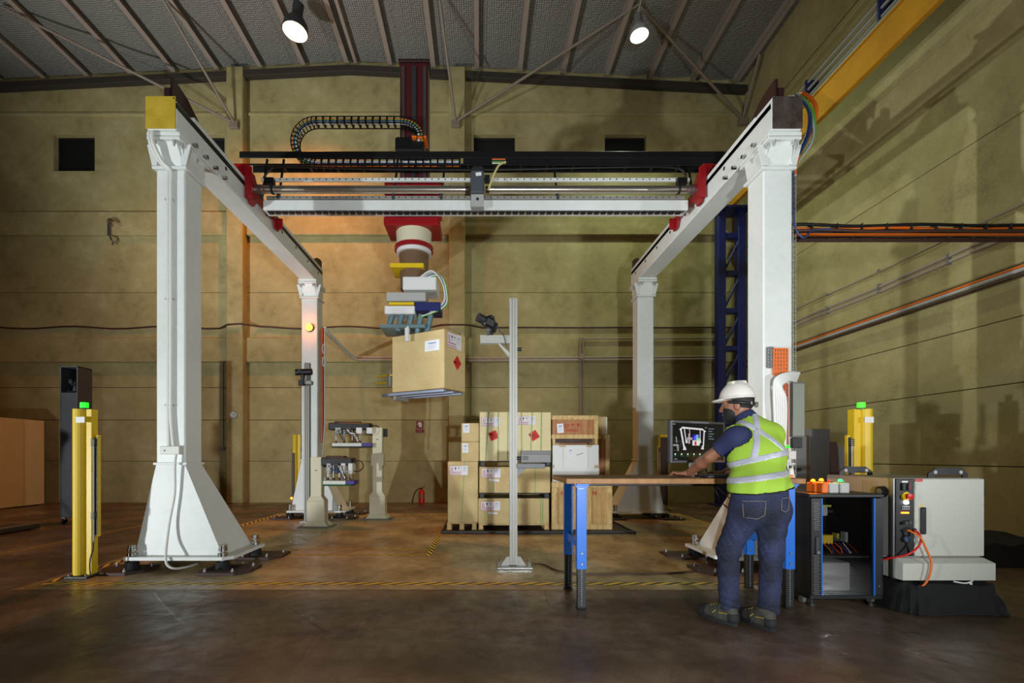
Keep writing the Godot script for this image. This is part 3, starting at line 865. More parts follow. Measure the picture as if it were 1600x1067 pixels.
func runway(x: float, sx: float, label: String, yellow: bool) -> void:
	var z0 := -4.84
	var z1 := -9.38
	var t := thing("runway_beam", label, "gantry beam", Vector3(x, 4.43, -7.1), "runway beams")
	var y0 := 4.43
	part("beam_body", Sh.new().lo_hi(Vector3(x - 0.15, y0, z0), Vector3(x + 0.15, 4.655, z1), 0.012), M.white, t)
	part("beam_rib", Sh.new().lo_hi(Vector3(x - 0.15, 4.655, z0), Vector3(x + 0.12 * sx, 4.75, z1), 0.004), M.white, t)
	part("rack", Sh.new().lo_hi(Vector3(x + 0.12 * sx, 4.656, z0 - 0.02), Vector3(x + 0.15 * sx, 4.712, z1 + 0.03), 0.003), M.dark, t)
	part("guide_rail", Sh.new().lo_hi(Vector3(x + 0.08 * sx, 4.715, z0 - 0.3), Vector3(x + 0.155 * sx, 4.76, z1 + 0.05), 0.004), M.white, t)
	part("end_plate", Sh.new().lo_hi(Vector3(x - 0.15, 4.432, z0 + 0.012), Vector3(x + 0.15, 4.755, z0), 0.003), M.endyellow if yellow else M.endsteel, t)
	part("end_screw", Sh.new().cyl(Vector3(x + 0.135 * sx, 4.73, z0 + 0.012), Vector3(x + 0.135 * sx, 4.73, z0 + 0.018), 0.006, 0.006, 8), M.dark, t)
	# slots along the inner web
	for k in 7:
		part("web_plug", Sh.new().cyl(Vector3(x + 0.15 * sx, 4.60, z0 - 0.95 - k * 0.55), Vector3(x + 0.155 * sx, 4.60, z0 - 0.95 - k * 0.55), 0.022, 0.022, 10), M.charcoal, t)
	for k in 4:
		var q := Sh.new()
		bolt(q, Vector3(x + 0.15 * sx, 4.45, z0 - 0.28 - k * 0.2), Vector3(sx, 0, 0), 0.02, 0.05)
		part("clamp_bolt", q, M.chrome, t)
	# end stops with red buffers
	for k in [[z0 - 0.06, -1.0], [z1 + 0.02, 1.0]]:
		var z: float = k[0]; var d: float = k[1]
		var es := Sh.new().prism([Vector2(-0.05, 0), Vector2(0.42, 0), Vector2(0.38, 0.06), Vector2(0.20, 0.15), Vector2(0.05, 0.18), Vector2(-0.05, 0.18)], Vector3(x + 0.10 * sx, 4.762, z), Vector3(0, 0, d), Vector3.UP, 0.03)
		var e := part("end_stop", es, M.maroon, t)
		part("stop_post", Sh.new().lo_hi(Vector3(x + 0.02 * sx, 4.75, z - 0.03), Vector3(x + 0.10 * sx, 4.86, z + 0.05)), M.maroon, e)
		part("buffer", Sh.new().cyl(Vector3(x + 0.05 * sx, 4.82, z + 0.05 * d), Vector3(x + 0.05 * sx, 4.82, z + 0.2 * d), 0.03, 0.025, 12), M.redbright if k[1] > 0 else M.red, e)

func gantry() -> void:
	var nl := leg(Vector3(LX, 0, -5.14), 1.0, "white gantry leg carrying twin conduits, a junction box and the yellow-ended beam")
	var fl := leg(Vector3(LX, 0, -9.2), 1.0, "white gantry leg with a lit amber beacon near the rear wall")
	var nr := leg(Vector3(GX, 0, -5.14), -1.0, "white gantry leg behind the operator with orange cable plate and white cables")
	leg(Vector3(GX, 0, -9.12), -1.0, "white gantry leg with a plain post standing behind the crates and bench")
	runway(LX, 1.0, "white runway beam with a yellow end plate", true)
	runway(GX, -1.0, "white runway beam with a bare steel end plate", false)
	# fittings of the near leg: conduits, junction box, loose cable
	for k in [[262.5, 262.5, 263.5, 0.016], [267.5, 267.5, 271.5, 0.02]]:
		var z := 4.968
		part("conduit", Sh.new().tube(curve([P(233 + (k[0] - 262), 205, 4.84), P(234 + (k[0] - 262), 224, 4.85), P(248 + (k[0] - 262), 252, 4.93), P(k[0], 268, z), P(k[0], 300, z), P(k[0], 450, z), P(k[1], 600, z), P(k[1], 650, z), P(k[2], 698, z)], 5), k[3], 10), M.plastic, nl, "pale grey plastic conduit")
	for yy in [312, 467, 633]:
		part("conduit_clip", Sh.new().box(P(265, yy, 4.972), Vector3(0.085, 0.018, 0.03)), M.lightgrey, nl)
	var jb := part("junction_box", Sh.new().box(P(268.5, 703.5, 4.95), Vector3(0.20, 0.085, 0.08)), M.plastic, nl, "pale plastic junction box")
	part("box_screw", Sh.new().cyl(P(257, 704, 4.91), P(257, 704, 4.905), 0.008, 0.008, 8), M.grey, jb)
	part("loose_cable", Sh.new().tube(curve([P(275, 709, 4.94), P(273, 730, 4.935), P(273, 770, 4.93), P(265, 815, 4.90), P(261, 845, 4.86), P(259, 868, 4.80), P(261, 882, 4.78), P(272, 888, 4.8), P(290, 886, 4.9), P(308, 881, 5.1)], 6), 0.012, 8), M.plastic, nl, "pale grey loose cable")
	# far leg: amber beacon, orange cable duct, hooked cables
	var bp := P(484, 512, 9.03)
	part("beacon_base", Sh.new().cyl(bp + Vector3(0, 0, -0.02), bp + Vector3(0, 0, 0.03), 0.075, 0.07, 20), M.dark, fl)
	part("beacon_lamp", Sh.new().ball(bp + Vector3(0, 0, 0.03), Vector3(0.065, 0.065, 0.075), 16), glow(Color(1.0, 0.55, 0.12), 14.0, Color(0.9, 0.5, 0.1)), fl)
	var ol := OmniLight3D.new()
	ol.name = "beacon_light"
	ol.omni_range = 12; ol.omni_attenuation = 2.0
	lamp(ol, bp + Vector3(0, 0, 0.16), Color(1.0, 0.45, 0.08), 0.10, 0.05)
	part("cable_duct", Sh.new().lo_hi(P(500.5, 512, 9.13), P(506.5, 692, 9.2), 0.01), mat(Color(0.60, 0.26, 0.06), 0.5), fl, "orange brown cable duct")
	for k in 2:
		var c0 := P(506.5, 545 + k * 20, 9.1)
		var ring := []
		for q in 17: ring.append(c0 + Vector3(0.03 * cos(TAU * q / 16), 0.09 * sin(TAU * q / 16), 0))
		part("cable_loop", Sh.new().tube(ring, 0.012, 6, false), M.lightgrey, fl)
	part("drop_cable", Sh.new().tube(curve([P(508, 512, 9.1), P(507, 560, 9.1), P(508, 640, 9.1), P(505, 700, 9.1), P(503, 712, 9.08)], 5), 0.013, 8), M.lightgrey, fl)
	# the conduit bridging to the wall
	var bc := thing("bridging_conduit", "pale conduit bundle sloping from the beacon leg to the rear wall", "conduit", P(530, 540, 10.5))
	for k in 2:
		part("conduit_pipe", Sh.new().tube(curve([P(507, 511 + k * 4, 9.2), P(512, 518 + k * 4, 9.35), P(535, 541 + k * 3, 10.6), P(548, 553 + k * 4, 11.4), P(557, 558 + k * 4, WZ - 0.15)], 4), 0.03, 8), M.whitehose, bc)
	# near leg behind the operator: wire tray, enclosure, orange plates, white cables
	var wt := Sh.new()
	var xr := GX + 0.15
	for yy in 62:
		var h := 0.95 + yy * 0.052
		wt.box(Vector3(xr + 0.03, h, -5.03), Vector3(0.06, 0.005, 0.005), Basis(), 0); wt.box(Vector3(xr + 0.03, h, -5.15), Vector3(0.06, 0.005, 0.005), Basis(), 0)
		wt.box(Vector3(xr + 0.06, h, -5.09), Vector3(0.005, 0.005, 0.12), Basis(), 0)
	for q in [[0.005, -5.03], [0.03, -5.03], [0.06, -5.03], [0.06, -5.07], [0.06, -5.11], [0.06, -5.15], [0.03, -5.15]]:
		wt.box(Vector3(xr + q[0], 2.55, q[1]), Vector3(0.005, 3.2, 0.005), Basis(), 0)
	part("wire_tray", wt, M.lightgrey, nr, "galvanised wire mesh cable tray")
	part("tray_cable", Sh.new().cyl(Vector3(xr + 0.025, 1.4, -5.09), Vector3(xr + 0.025, 2.85, -5.09), 0.016, 0.016, 8), M.green, nr, "green cable")
	part("tray_cable", Sh.new().cyl(Vector3(xr + 0.03, 1.2, -5.11), Vector3(xr + 0.03, 4.2, -5.11), 0.016, 0.016, 8), M.charcoal, nr, "dark cable")
	part("enclosure", Sh.new().lo_hi(P(1238.5, 597, 4.94), P(1257, 683, 4.94) - Vector3(0, 0, 0.12), 0.006), M.grey, nr, "slim grey enclosure")
	part("enclosure_lid", Sh.new().lo_hi(P(1239.5, 599, 4.925), P(1256, 681, 4.94), 0.004), mat(Color(0.50, 0.52, 0.47), 0.5), nr)
	part("gland_plate", Sh.new().lo_hi(P(1239, 684, 4.94), P(1250, 700, 4.98)), M.dark, nr)
	var op := Sh.new()
	perforated(op, P(1208.5, 585, 4.97), P(1230.5, 545, 4.97), 5, 7, 0.012)
	part("cable_plate", op, M.orange, nr, "perforated orange cable plate")
	var gp := Sh.new()
	perforated(gp, P(1199, 574, 4.975), P(1208, 543, 4.975), 2, 6, 0.012)
	part("cable_plate", gp, M.grey, nr, "perforated grey cable plate")
	var lp := Sh.new()
	perforated(lp, P(1217, 702, 4.97), P(1230.5, 600, 4.97), 3, 15, 0.012)
	part("cable_plate", lp, mat(Color(0.72, 0.26, 0.05), 0.5), nr, "perforated orange cable plate")
	for k in 6:
		var q := k * 3.3
		part("white_cable", Sh.new().tube(curve([P(1248 - k * 1.0, 583 + k * 2.5, 4.97), P(1232, 583 + k * 2.2, 4.90), P(1214 + k * 1.2, 590 + k * 2.6, 4.88), P(1210 + q, 606 + k * 3, 4.90), P(1211 + q, 650, 4.92), P(1213 + q * 0.8, 700, 4.93), P(1216 + q * 0.7, 740, 4.94)], 6), 0.017, 8), M.whitehose, nr, "white corrugated cable")
	for k in [[1221, 711, M.grey], [1235, 711, M.plastic]]:
		part("isolator_box", Sh.new().box(P(k[0], k[1], 4.92), Vector3(0.075, 0.085, 0.08)), k[2], nr)
	part("isolator_lamp", Sh.new().ball(P(1229, 700, 4.93), Vector3(0.03, 0.035, 0.03), 12, Basis(), 0.0), glow(Color(0.2, 1.0, 0.2), 1.5, Color(0.1, 0.7, 0.1)), nr)
	# hoses looping over the beam end
	var loops := [["white", M.whitehose, [1236, 152], [1250, 172], [1247, 210], [1241, 248], 0.022, 0.0], ["navy", M.bluehose, [1243, 150], [1262, 170], [1262, 205], [1243, 252], 0.013, 0.05], ["green", M.green, [1250, 150], [1270, 175], [1271, 215], [1246, 254], 0.015, 0.08], ["blue", M.bluehose, [1246, 152], [1266, 178], [1264, 210], [1244, 252], 0.012, 0.02], ["orange", M.orange, [1256, 146], [1274, 165], [1271, 195], [1246, 248], 0.020, 0.14], ["silver", M.lightgrey, [1248, 150], [1267, 180], [1270, 218], [1247, 255], 0.012, 0.03]]
	for l in loops:
		var dz: float = l[7]
		part("looped_hose", Sh.new().tube(curve([P(l[2][0] - 8, l[2][1] + 6, 5.4), P(l[2][0], l[2][1], 5.15 + dz), P(l[3][0], l[3][1], 5.0 + dz), P(l[4][0], l[4][1], 4.98 + dz), P(l[5][0], l[5][1], 5.0), P(1241.5, 275, 5.06)], 7), l[6], 8), l[1], nr, "%s hose looping over the beam end" % l[0])
	# cable bridge from the leg to the side wall
	var cb := thing("cable_bridge", "tray of black and orange cables bridging from the gantry leg to the side wall", "cable tray", P(1400, 360, 5.15))
	part("tray_bed", Sh.new().lo_hi(Vector3(xr + 0.07, 3.478, -5.05), Vector3(RX - 0.10, 3.486, -5.10), 0.002), M.orange, cb)
	part("tray_side", Sh.new().lo_hi(Vector3(xr + 0.07, 3.478, -5.24), Vector3(RX - 0.10, 3.56, -5.25), 0.002), M.brown, cb)
	for k in 7:
		var pp := []
		for q in 22:
			pp.append(Vector3(lerpf(xr + 0.04, RX - 0.10, q / 21.0), 3.505 + 0.024 * ((k + (k % 2) * 2) % 4) + 0.006 * sin(q * 0.8 + k), -5.04 - 0.026 * k + 0.01 * sin(q * 0.55 + k * 2)))
		part("bridge_cable", Sh.new().tube(pp, 0.017, 8), [M.brown, M.black, M.orange, M.charcoal, M.brown, M.black, M.brown][k], cb)
	for q in 12:
		part("cable_tie", Sh.new().box(Vector3(xr + 0.25 + q * 0.26, 3.542, -5.125), Vector3(0.006, 0.10, 0.165)), M.dark, cb)
	part("blue_hose", Sh.new().tube(curve([P(1240, 262, 5.0), P(1240.5, 340, 5.0), P(1244, 358, 4.98), P(1254, 371, 4.96), P(1262, 368, 4.97), P(1270, 360, 5.0), P(1300, 357, 5.0)], 7), 0.008, 8), M.bluehose, cb, "blue pneumatic hose")
	bridge()
	robot()

func perforated(s: Sh, a: Vector3, b: Vector3, cols: int, rows: int, th: float) -> void:
	# a plate between two corners made of strips round real slots
	var w := absf(b.x - a.x); var h := absf(b.y - a.y)
	var o := Vector3(minf(a.x, b.x), minf(a.y, b.y), a.z)
	var cw := w / cols; var rh := h / rows
	for i in cols + 1:
		s.box(o + Vector3(i * cw, h * 0.5, 0), Vector3(cw * 0.45, h, th), Basis(), 0)
	for j in rows + 1:
		s.box(o + Vector3(w * 0.5, j * rh, 0), Vector3(w, rh * 0.45, th * 0.9), Basis(), 0)

func bridge() -> void:
	var zb := -6.62
	var xa := LX + 0.26
	var xb := GX - 0.26
	var t := thing("gantry_bridge", "white crossbeam with silver drive shaft, red end carriages and black cable tray", "gantry bridge", Vector3(0, 4.47, zb))
	part("girder", Sh.new().lo_hi(Vector3(xa, 4.482, zb + 0.09), Vector3(xb, 4.62, zb - 0.09), 0.008), M.white, t)
	part("guide_rail", Sh.new().lo_hi(Vector3(xa + 0.05, 4.625, zb + 0.1), Vector3(xb - 0.05, 4.668, zb + 0.06), 0.003), M.alu, t)
	part("upper_rail", Sh.new().lo_hi(Vector3(xa - 0.02, 4.868, zb + 0.10), Vector3(xb + 0.02, 4.912, zb + 0.06), 0.004), M.white, t)
	part("girder_flange", Sh.new().lo_hi(Vector3(xa, 4.618, zb + 0.06), Vector3(xb, 4.63, zb - 0.12), 0.002), M.white, t)
	# rack teeth under the girder
	part("rack", Sh.new().lo_hi(Vector3(xa + 0.05, 4.468, zb + 0.08), Vector3(xb - 0.05, 4.482, zb + 0.04), 0), M.grey, t)
	var teeth := Sh.new()
	var k := 0
	while xa + 0.1 + k * 0.092 < xb - 0.12:
		teeth.lo_hi(Vector3(xa + 0.07 + k * 0.092, 4.446, zb + 0.085), Vector3(xa + 0.135 + k * 0.092, 4.469, zb + 0.035), 0)
		k += 1
	var tt := part("rack_teeth", teeth, M.dark, t)
	tt.set_meta("kind", "stuff")
	var dots := Sh.new()
	k = 0
	while xa + 0.15 + k * 0.089 < xb - 0.1:
		for yy in [4.646, 4.89]:
			dots.cyl(Vector3(xa + 0.15 + k * 0.089, yy, zb + 0.1), Vector3(xa + 0.15 + k * 0.089, yy, zb + 0.105), 0.009, 0.009, 8)
		k += 1
	var dd := part("rail_screws", dots, M.charcoal, t)
	dd.set_meta("kind", "stuff")
	# drive shaft and the gearbox in the middle
	var ys := 4.722
	var zs := zb + 0.15
	var gx := P(746, 0, 6.42).x
	for q in [[xa - 0.05, gx - 0.16], [gx + 0.16, xb + 0.05]]:
		part("drive_shaft", Sh.new().cyl(Vector3(q[0], ys, zs), Vector3(q[1], ys, zs), 0.05, 0.05, 24), M.tube, t, "polished silver drive shaft")
	for q in [gx - 0.16, gx + 0.11, xa + 0.02, xb - 0.07]:
		part("shaft_coupling", Sh.new().cyl(Vector3(q, ys, zs), Vector3(q + 0.05, ys, zs), 0.04, 0.04, 16), M.maroon if absf(q) < 1 else M.steel, t)
	for q in [xa + 0.16, xb - 0.16]:
		part("shaft_guard", Sh.new().cyl(Vector3(q - 0.015, ys, zs), Vector3(q + 0.015, ys, zs), 0.062, 0.062, 20), M.dark, t)
		part("limit_box", Sh.new().box(Vector3(q + 0.05 * signf(q), ys + 0.115, zs - 0.02), Vector3(0.13, 0.09, 0.08)), M.black, t)
	var gb := part("gearbox", Sh.new().box(Vector3(gx, 4.79, zs + 0.01), Vector3(0.18, 0.30, 0.17), Basis(), 0.02), mat(Color(0.30, 0.32, 0.34), 0.42), t, "dark grey drive motor and gearbox")
	part("motor_cap", Sh.new().frustum(Vector3(gx, 4.94, zs + 0.01), Vector2(0.17, 0.16), Vector3(gx, 5.0, zs + 0.0), Vector2(0.12, 0.12)), M.charcoal, gb)
	part("rating_label", Sh.new().card(Vector3(gx + 0.015, 4.875, zs + 0.097), Vector3(0.99, 0.12, 0), Vector3(-0.12, 0.99, 0), 0.075, 0.045), M.paper, gb)
	part("gear_plate", Sh.new().box(Vector3(gx, 4.555, zs - 0.01), Vector3(0.17, 0.165, 0.12), Basis(), 0.006), M.lightgrey, gb)
	part("gear_plate_bolt", Sh.new().cyl(Vector3(gx, 4.57, zs + 0.05), Vector3(gx, 4.57, zs + 0.056), 0.02, 0.02, 12), M.charcoal, gb)
	part("connector", Sh.new().box(Vector3(gx + 0.13, 4.86, zs), Vector3(0.07, 0.09, 0.07)), M.dark, gb)
	# cable tray above
	part("cable_tray", Sh.new().lo_hi(Vector3(P(376, 0, 6.6).x, 5.205, zb + 0.06), Vector3(P(1130, 0, 6.6).x, 5.295, zb + 0.045), 0.004), M.black, t, "long black cable tray")
	part("tray_skirt", Sh.new().lo_hi(Vector3(P(724, 0, 6.6).x, 5.125, zb + 0.055), Vector3(P(1126, 0, 6.6).x, 5.205, zb + 0.045), 0.002), mat(Color(0.085, 0.085, 0.095), 0.4), t)
	part("tray_lower_rail", Sh.new().lo_hi(Vector3(P(388, 0, 6.6).x, 5.105, zb + 0.06), Vector3(P(1126, 0, 6.6).x, 5.128, zb + 0.045), 0.002), M.black, t)
	for q in 16:
		part("tray_slat", Sh.new().lo_hi(Vector3(-2.7 + q * 0.36, 5.105, zb + 0.045), Vector3(-2.67 + q * 0.36, 5.115, zb - 0.11), 0), M.black, t)
	part("tray_back_rail", Sh.new().lo_hi(Vector3(P(388, 0, 6.6).x, 5.105, zb - 0.11), Vector3(P(1126, 0, 6.6).x, 5.22, zb - 0.12), 0.002), M.black, t)
	for q in [412, 438, 616, 690, 870, 1080]:
		var xq := P(q, 0, 6.6).x
		part("tray_strut", Sh.new().bar(Vector3(xq - 0.05 * signf(xq), 5.21, zb + 0.02), Vector3(xq, 4.64, zb + 0.07), 0.028, 0.02, Vector3.BACK), M.black, t)
		part("strut_clamp", Sh.new().box(Vector3(xq, 4.655, zb + 0.10), Vector3(0.035, 0.06, 0.03)), M.charcoal, t)
	part("sag_cable", Sh.new().tube(curve([Vector3(xa - 0.02, 4.9, zb + 0.06), Vector3(xa + 0.08, 5.03, zb + 0.06), Vector3(xa + 0.3, 5.08, zb + 0.06), Vector3(-1.2, 5.045, zb + 0.06), Vector3(0.2, 5.04, zb + 0.06), Vector3(1.6, 5.07, zb + 0.06), Vector3(xb - 0.2, 5.07, zb + 0.06), Vector3(xb - 0.02, 4.95, zb + 0.06)], 8), 0.014, 8), M.black, t)
	part("yellow_cable", Sh.new().tube(curve([P(790, 253, 6.42), P(780, 258, 6.38), P(773, 270, 6.36), P(767, 285, 6.36), P(763, 297, 6.36)], 6), 0.014, 8), mat(Color(0.80, 0.76, 0.50), 0.5), t, "pale yellow cable into the gearbox")
	for q in [[0.0, M.orange], [0.018, M.black], [0.036, M.green], [0.056, M.whitehose]]:
		part("tray_window_cable", Sh.new().cyl(Vector3(P(769, 0, 6.5).x, 5.186 - q[0], zb + 0.057), Vector3(P(790, 0, 6.5).x, 5.186 - q[0], zb + 0.057), 0.009, 0.009, 8), q[1], t)
	# red end carriages riding on the runway beams
	for s in [[LX, 1.0], [GX, -1.0]]:
		var x: float = s[0]; var sx: float = s[1]
		var xi := x + 0.17 * sx
		var cr := part("end_carriage", Sh.new().prism([Vector2(-0.40, 0.22), Vector2(-0.38, -0.10), Vector2(-0.30, -0.20), Vector2(-0.20, -0.20), Vector2(-0.10, -0.07), Vector2(0.42, -0.07), Vector2(0.48, -0.17), Vector2(0.58, -0.17), Vector2(0.62, 0.02), Vector2(0.30, 0.04), Vector2(-0.05, 0.05), Vector2(-0.18, 0.22)], Vector3(xi + 0.02 * sx, 4.66, zb + 0.02), Vector3(0, 0, -1), Vector3.UP, 0.03), M.red, t, "red end carriage plate")
		part("carriage_arm", Sh.new().lo_hi(Vector3(xi + 0.0 * sx, 4.48, zb + 0.42), Vector3(xi + 0.09 * sx, 4.88, zb + 0.39), 0.006), M.red, cr)
		part("carriage_saddle", Sh.new().lo_hi(Vector3(x - 0.02 * sx, 4.79, zb + 0.36), Vector3(xi + 0.02 * sx, 4.95, zb + 0.30), 0.006), M.red, cr)
		part("carriage_arm", Sh.new().lo_hi(Vector3(xi + 0.03 * sx, 4.50, zb - 0.50), Vector3(xi + 0.11 * sx, 4.66, zb - 0.53), 0.006), M.red, cr)
		for dz in [0.30, -0.1, -0.55]:
			part("guide_wheel", Sh.new().cyl(Vector3(xi - 0.03 * sx, 4.70, zb + dz), Vector3(xi + 0.0 * sx, 4.70, zb + dz), 0.055, 0.055, 20), M.steel, cr)
		for dz in [[0.31, 4.75], [0.25, 4.65], [-0.05, 4.66], [-0.42, 4.62], [-0.53, 4.56]]:
			part("carriage_bolt", Sh.new().cyl(Vector3(xi + 0.035 * sx, dz[1], zb + dz[0]), Vector3(xi + 0.05 * sx, dz[1], zb + dz[0]), 0.016, 0.016, 8), M.chrome, cr)
		part("bearing", Sh.new().cyl(Vector3(xi + 0.03 * sx, ys, zs), Vector3(xi + 0.12 * sx, ys, zs), 0.065, 0.06, 20), M.steel, cr)
	# small cable carrier riding on the far side
	part("cable_carrier", Sh.new().lo_hi(P(1118, 236, 6.7), P(1134, 262, 6.9), 0.01), M.brown, t)

func robot() -> void:
	# energy chain looping above the tray
	var zc := -6.655
	var ch := thing("energy_chain", "black energy chain loop filled with green, white and orange hoses above the bridge", "cable chain", Vector3(-1.6, 5.31, zc))
	var path := []
	var xl := P(497, 0, 6.72).x
	var xm := P(648, 0, 6.72).x
	var r := 0.29
	var yl := 5.168
	for k in 21: path.append(Vector3(lerpf(P(720, 0, 6.72).x, xl, k / 20.0), yl, zc))
	for k in range(1, 16):
		var a := -PI / 2 - PI * k / 16.0
		path.append(Vector3(xl + r * cos(a), yl + r + r * sin(a), zc))
	for k in 13: path.append(Vector3(lerpf(xl, xm - 0.18, k / 12.0), yl + 2 * r, zc))
	for k in range(1, 9):
		var a := PI / 2 - PI / 2 * k / 9.0
		path.append(Vector3(xm - 0.18 + 0.27 * cos(a), yl + 2 * r - 0.2 + 0.2 * sin(a), zc))
	for k in 2: path.append(Vector3(xm + 0.09, yl + 2 * r - 0.22 - 0.05 * k, zc))
	var hoses := [[-0.030, M.orange], [-0.015, M.green], [0.0, M.bluehose], [0.015, M.whitehose], [0.030, M.lightgrey]]
	for h in hoses:
		var pp := []
		for i in path.size():
			var d: Vector3 = (path[mini(i + 1, path.size() - 1)] - path[maxi(i - 1, 0)]).normalized()
			var up := Vector3(0, 0, 1).cross(d)
			pp.append(path[i] + Vector3(0, 0, 0.03 - absf(h[0]) * 0.3) - up * (h[0] * 1.05))
		part("hose", Sh.new().tube(pp, 0.0105, 8), h[1], ch)
	for i in path.size() - 1:
		var a: Vector3 = path[i]; var b: Vector3 = path[i + 1]
		var d := (b - a).normalized()
		var up := Vector3(0, 0, 1).cross(d)
		var s := Sh.new()
		var l := a.distance_to(b)
		for e in [-1.0, 1.0]:
			# a link: two side plates with a window, two cross bars
			s.bar(a + Vector3(0, 0, 0.062 * e) + up * 0.042, b + Vector3(0, 0, 0.062 * e) + up * 0.042, 0.008, 0.012, up, 0)
			s.bar(a + Vector3(0, 0, 0.062 * e) - up * 0.042, b + Vector3(0, 0, 0.062 * e) - up * 0.042, 0.008, 0.012, up, 0)
			s.box(a.lerp(b, 0.12) + Vector3(0, 0, 0.062 * e), Vector3(l * 0.24, 0.09, 0.008), Basis(d, up, Vector3(0, 0, 1)), 0)
			s.box(a.lerp(b, 0.12) + up * 0.046 * e, Vector3(l * 0.2, 0.008, 0.125), Basis(d, up, Vector3(0, 0, 1)), 0)
		part("chain_link", s, M.black, ch)
	# the lifting axis and wrist that carry the gripper
	var xc := P(648, 0, 6.9).x
	var zm := -6.93
	var t := thing("gantry_robot", "dark red lifting mast with trolley, wrist and pneumatic gripper hanging from the bridge", "robot arm", Vector3(xc, 4.4, zm))
	part("mast", Sh.new().lo_hi(Vector3(xc - 0.20, 4.32, zm + 0.10), Vector3(xc + 0.20, 6.72, zm - 0.14), 0.012), mat(Color(0.30, 0.10, 0.11), 0.45), t, "dark red lifting mast")
	part("mast_rack", Sh.new().lo_hi(Vector3(xc - 0.03, 4.4, zm + 0.13), Vector3(xc + 0.03, 6.65, zm + 0.10), 0.003), M.charcoal, t)
	for s in [-1.0, 1.0]:
		part("mast_rail", Sh.new().lo_hi(Vector3(xc + 0.15 * s - 0.02, 4.4, zm + 0.125), Vector3(xc + 0.15 * s + 0.02, 6.65, zm + 0.10), 0.003), M.steel, t)
	part("mast_cap", Sh.new().lo_hi(Vector3(xc - 0.22, 6.72, zm + 0.12), Vector3(xc + 0.22, 6.76, zm - 0.16), 0.006), M.maroon, t)
	var tr := part("trolley", Sh.new().lo_hi(Vector3(xc - 0.40, 4.44, zm + 0.20), Vector3(xc + 0.40, 4.98, zm + 0.15), 0.01), M.red, t, "red trolley plate behind the crossbeam")
	part("trolley_foot", Sh.new().lo_hi(Vector3(xc - 0.38, 4.30, zm + 0.36), Vector3(xc + 0.38, 4.42, zm - 0.16), 0.015), M.red, tr)
	part("trolley_motor", Sh.new().lo_hi(Vector3(xc - 0.24, 5.36, zm + 0.28), Vector3(xc + 0.16, 5.56, zm + 0.12), 0.02), M.black, tr)
	part("chain_bracket", Sh.new().lo_hi(Vector3(xc + 0.0, 5.50, zm + 0.34), Vector3(xc + 0.2, 5.53, zm + 0.1), 0.004), M.orange, tr)
	part("wrist_drum", Sh.new().cyl(Vector3(xc, 4.10, zm + 0.10), Vector3(xc, 4.30, zm + 0.10), 0.24, 0.25, 32), M.cream, t, "cream wrist drum")
	part("wrist_flange", Sh.new().cyl(Vector3(xc, 4.04, zm + 0.10), Vector3(xc, 4.10, zm + 0.10), 0.27, 0.27, 32), M.red, t)
	part("wrist_ring", Sh.new().cyl(Vector3(xc, 3.99, zm + 0.10), Vector3(xc, 4.04, zm + 0.10), 0.245, 0.245, 32), M.whitehose, t)
	part("wrist_column", Sh.new().cyl(Vector3(xc, 3.5, zm + 0.10), Vector3(xc, 3.99, zm + 0.10), 0.19, 0.21, 28), mat(Color(0.42, 0.32, 0.22), 0.5), t, "brown wrist column")
	part("tool_plate", Sh.new().lo_hi(Vector3(xc - 0.30, 3.74, zm + 0.32), Vector3(xc + 0.16, 3.80, zm - 0.1), 0.006), M.yellow, t, "yellow tool plate")
	# gripper body: valve blocks, cylinders, hoses
	var z := zm + 0.14
	var g := part("gripper_body", Sh.new().lo_hi(Vector3(xc - 0.12, 3.42, z + 0.22), Vector3(xc + 0.34, 3.60, z - 0.2), 0.012), M.whitehose, t, "white gripper valve block")
	part("valve_row", Sh.new().lo_hi(Vector3(xc - 0.34, 3.26, z + 0.24), Vector3(xc + 0.20, 3.38, z - 0.1), 0.01), M.lightgrey, g)
	part("valve_row", Sh.new().lo_hi(Vector3(xc + 0.05, 3.12, z + 0.26), Vector3(xc + 0.40, 3.24, z - 0.1), 0.01), M.navy, g)
	part("valve_stripe", Sh.new().lo_hi(Vector3(xc - 0.30, 3.20, z + 0.27), Vector3(xc + 0.04, 3.235, z + 0.20), 0.004), M.yellow, g)
	part("valve_row", Sh.new().lo_hi(Vector3(xc - 0.36, 3.08, z + 0.26), Vector3(xc + 0.05, 3.19, z - 0.1), 0.01), M.whitehose, g)
	for k in 5:
		part("air_cylinder", Sh.new().cyl(Vector3(xc - 0.32 + k * 0.13, 2.88 - 0.02 * k, z + 0.2), Vector3(xc - 0.26 + k * 0.13, 3.08, z + 0.2), 0.04, 0.04, 14), mat(Color(0.45, 0.55, 0.58), 0.35, 0.4), g)
	for k in 6:
		var q := k * 0.055
		part("air_hose", Sh.new().tube(curve([Vector3(xc + 0.12 + q * 0.4, 3.60, z + 0.2), Vector3(xc + 0.28 + q * 0.5, 3.66 - q * 0.3, z + 0.26), Vector3(xc + 0.42 + q * 0.25, 3.5 - q * 0.5, z + 0.26), Vector3(xc + 0.45, 3.28 - q * 0.4, z + 0.24), Vector3(xc + 0.36 - q, 3.16 - q * 0.5, z + 0.24)], 6), 0.009, 6), [M.whitehose, M.glasshose if M.has("glasshose") else M.lightgrey, M.lightgrey, M.bluehose, M.whitehose, M.green][k], g)
	part("gripper_plate", Sh.new().lo_hi(Vector3(xc - 0.42, 2.88, z + 0.30), Vector3(xc + 0.20, 2.93, z - 0.2), 0.008), mat(Color(0.50, 0.60, 0.62), 0.35, 0.5), g)
	# holding frame round the carton: back plate, top pusher, fork under it
	var yaw := atan2(0.264, 0.44)
	var ux := Vector3(cos(yaw), 0, sin(yaw))    # along the carton's front, to its right and nearer
	var uz := Vector3(sin(yaw), 0, -cos(yaw))   # along its side, away
	var fr := P(694, 0, 6.3); fr.y = 0
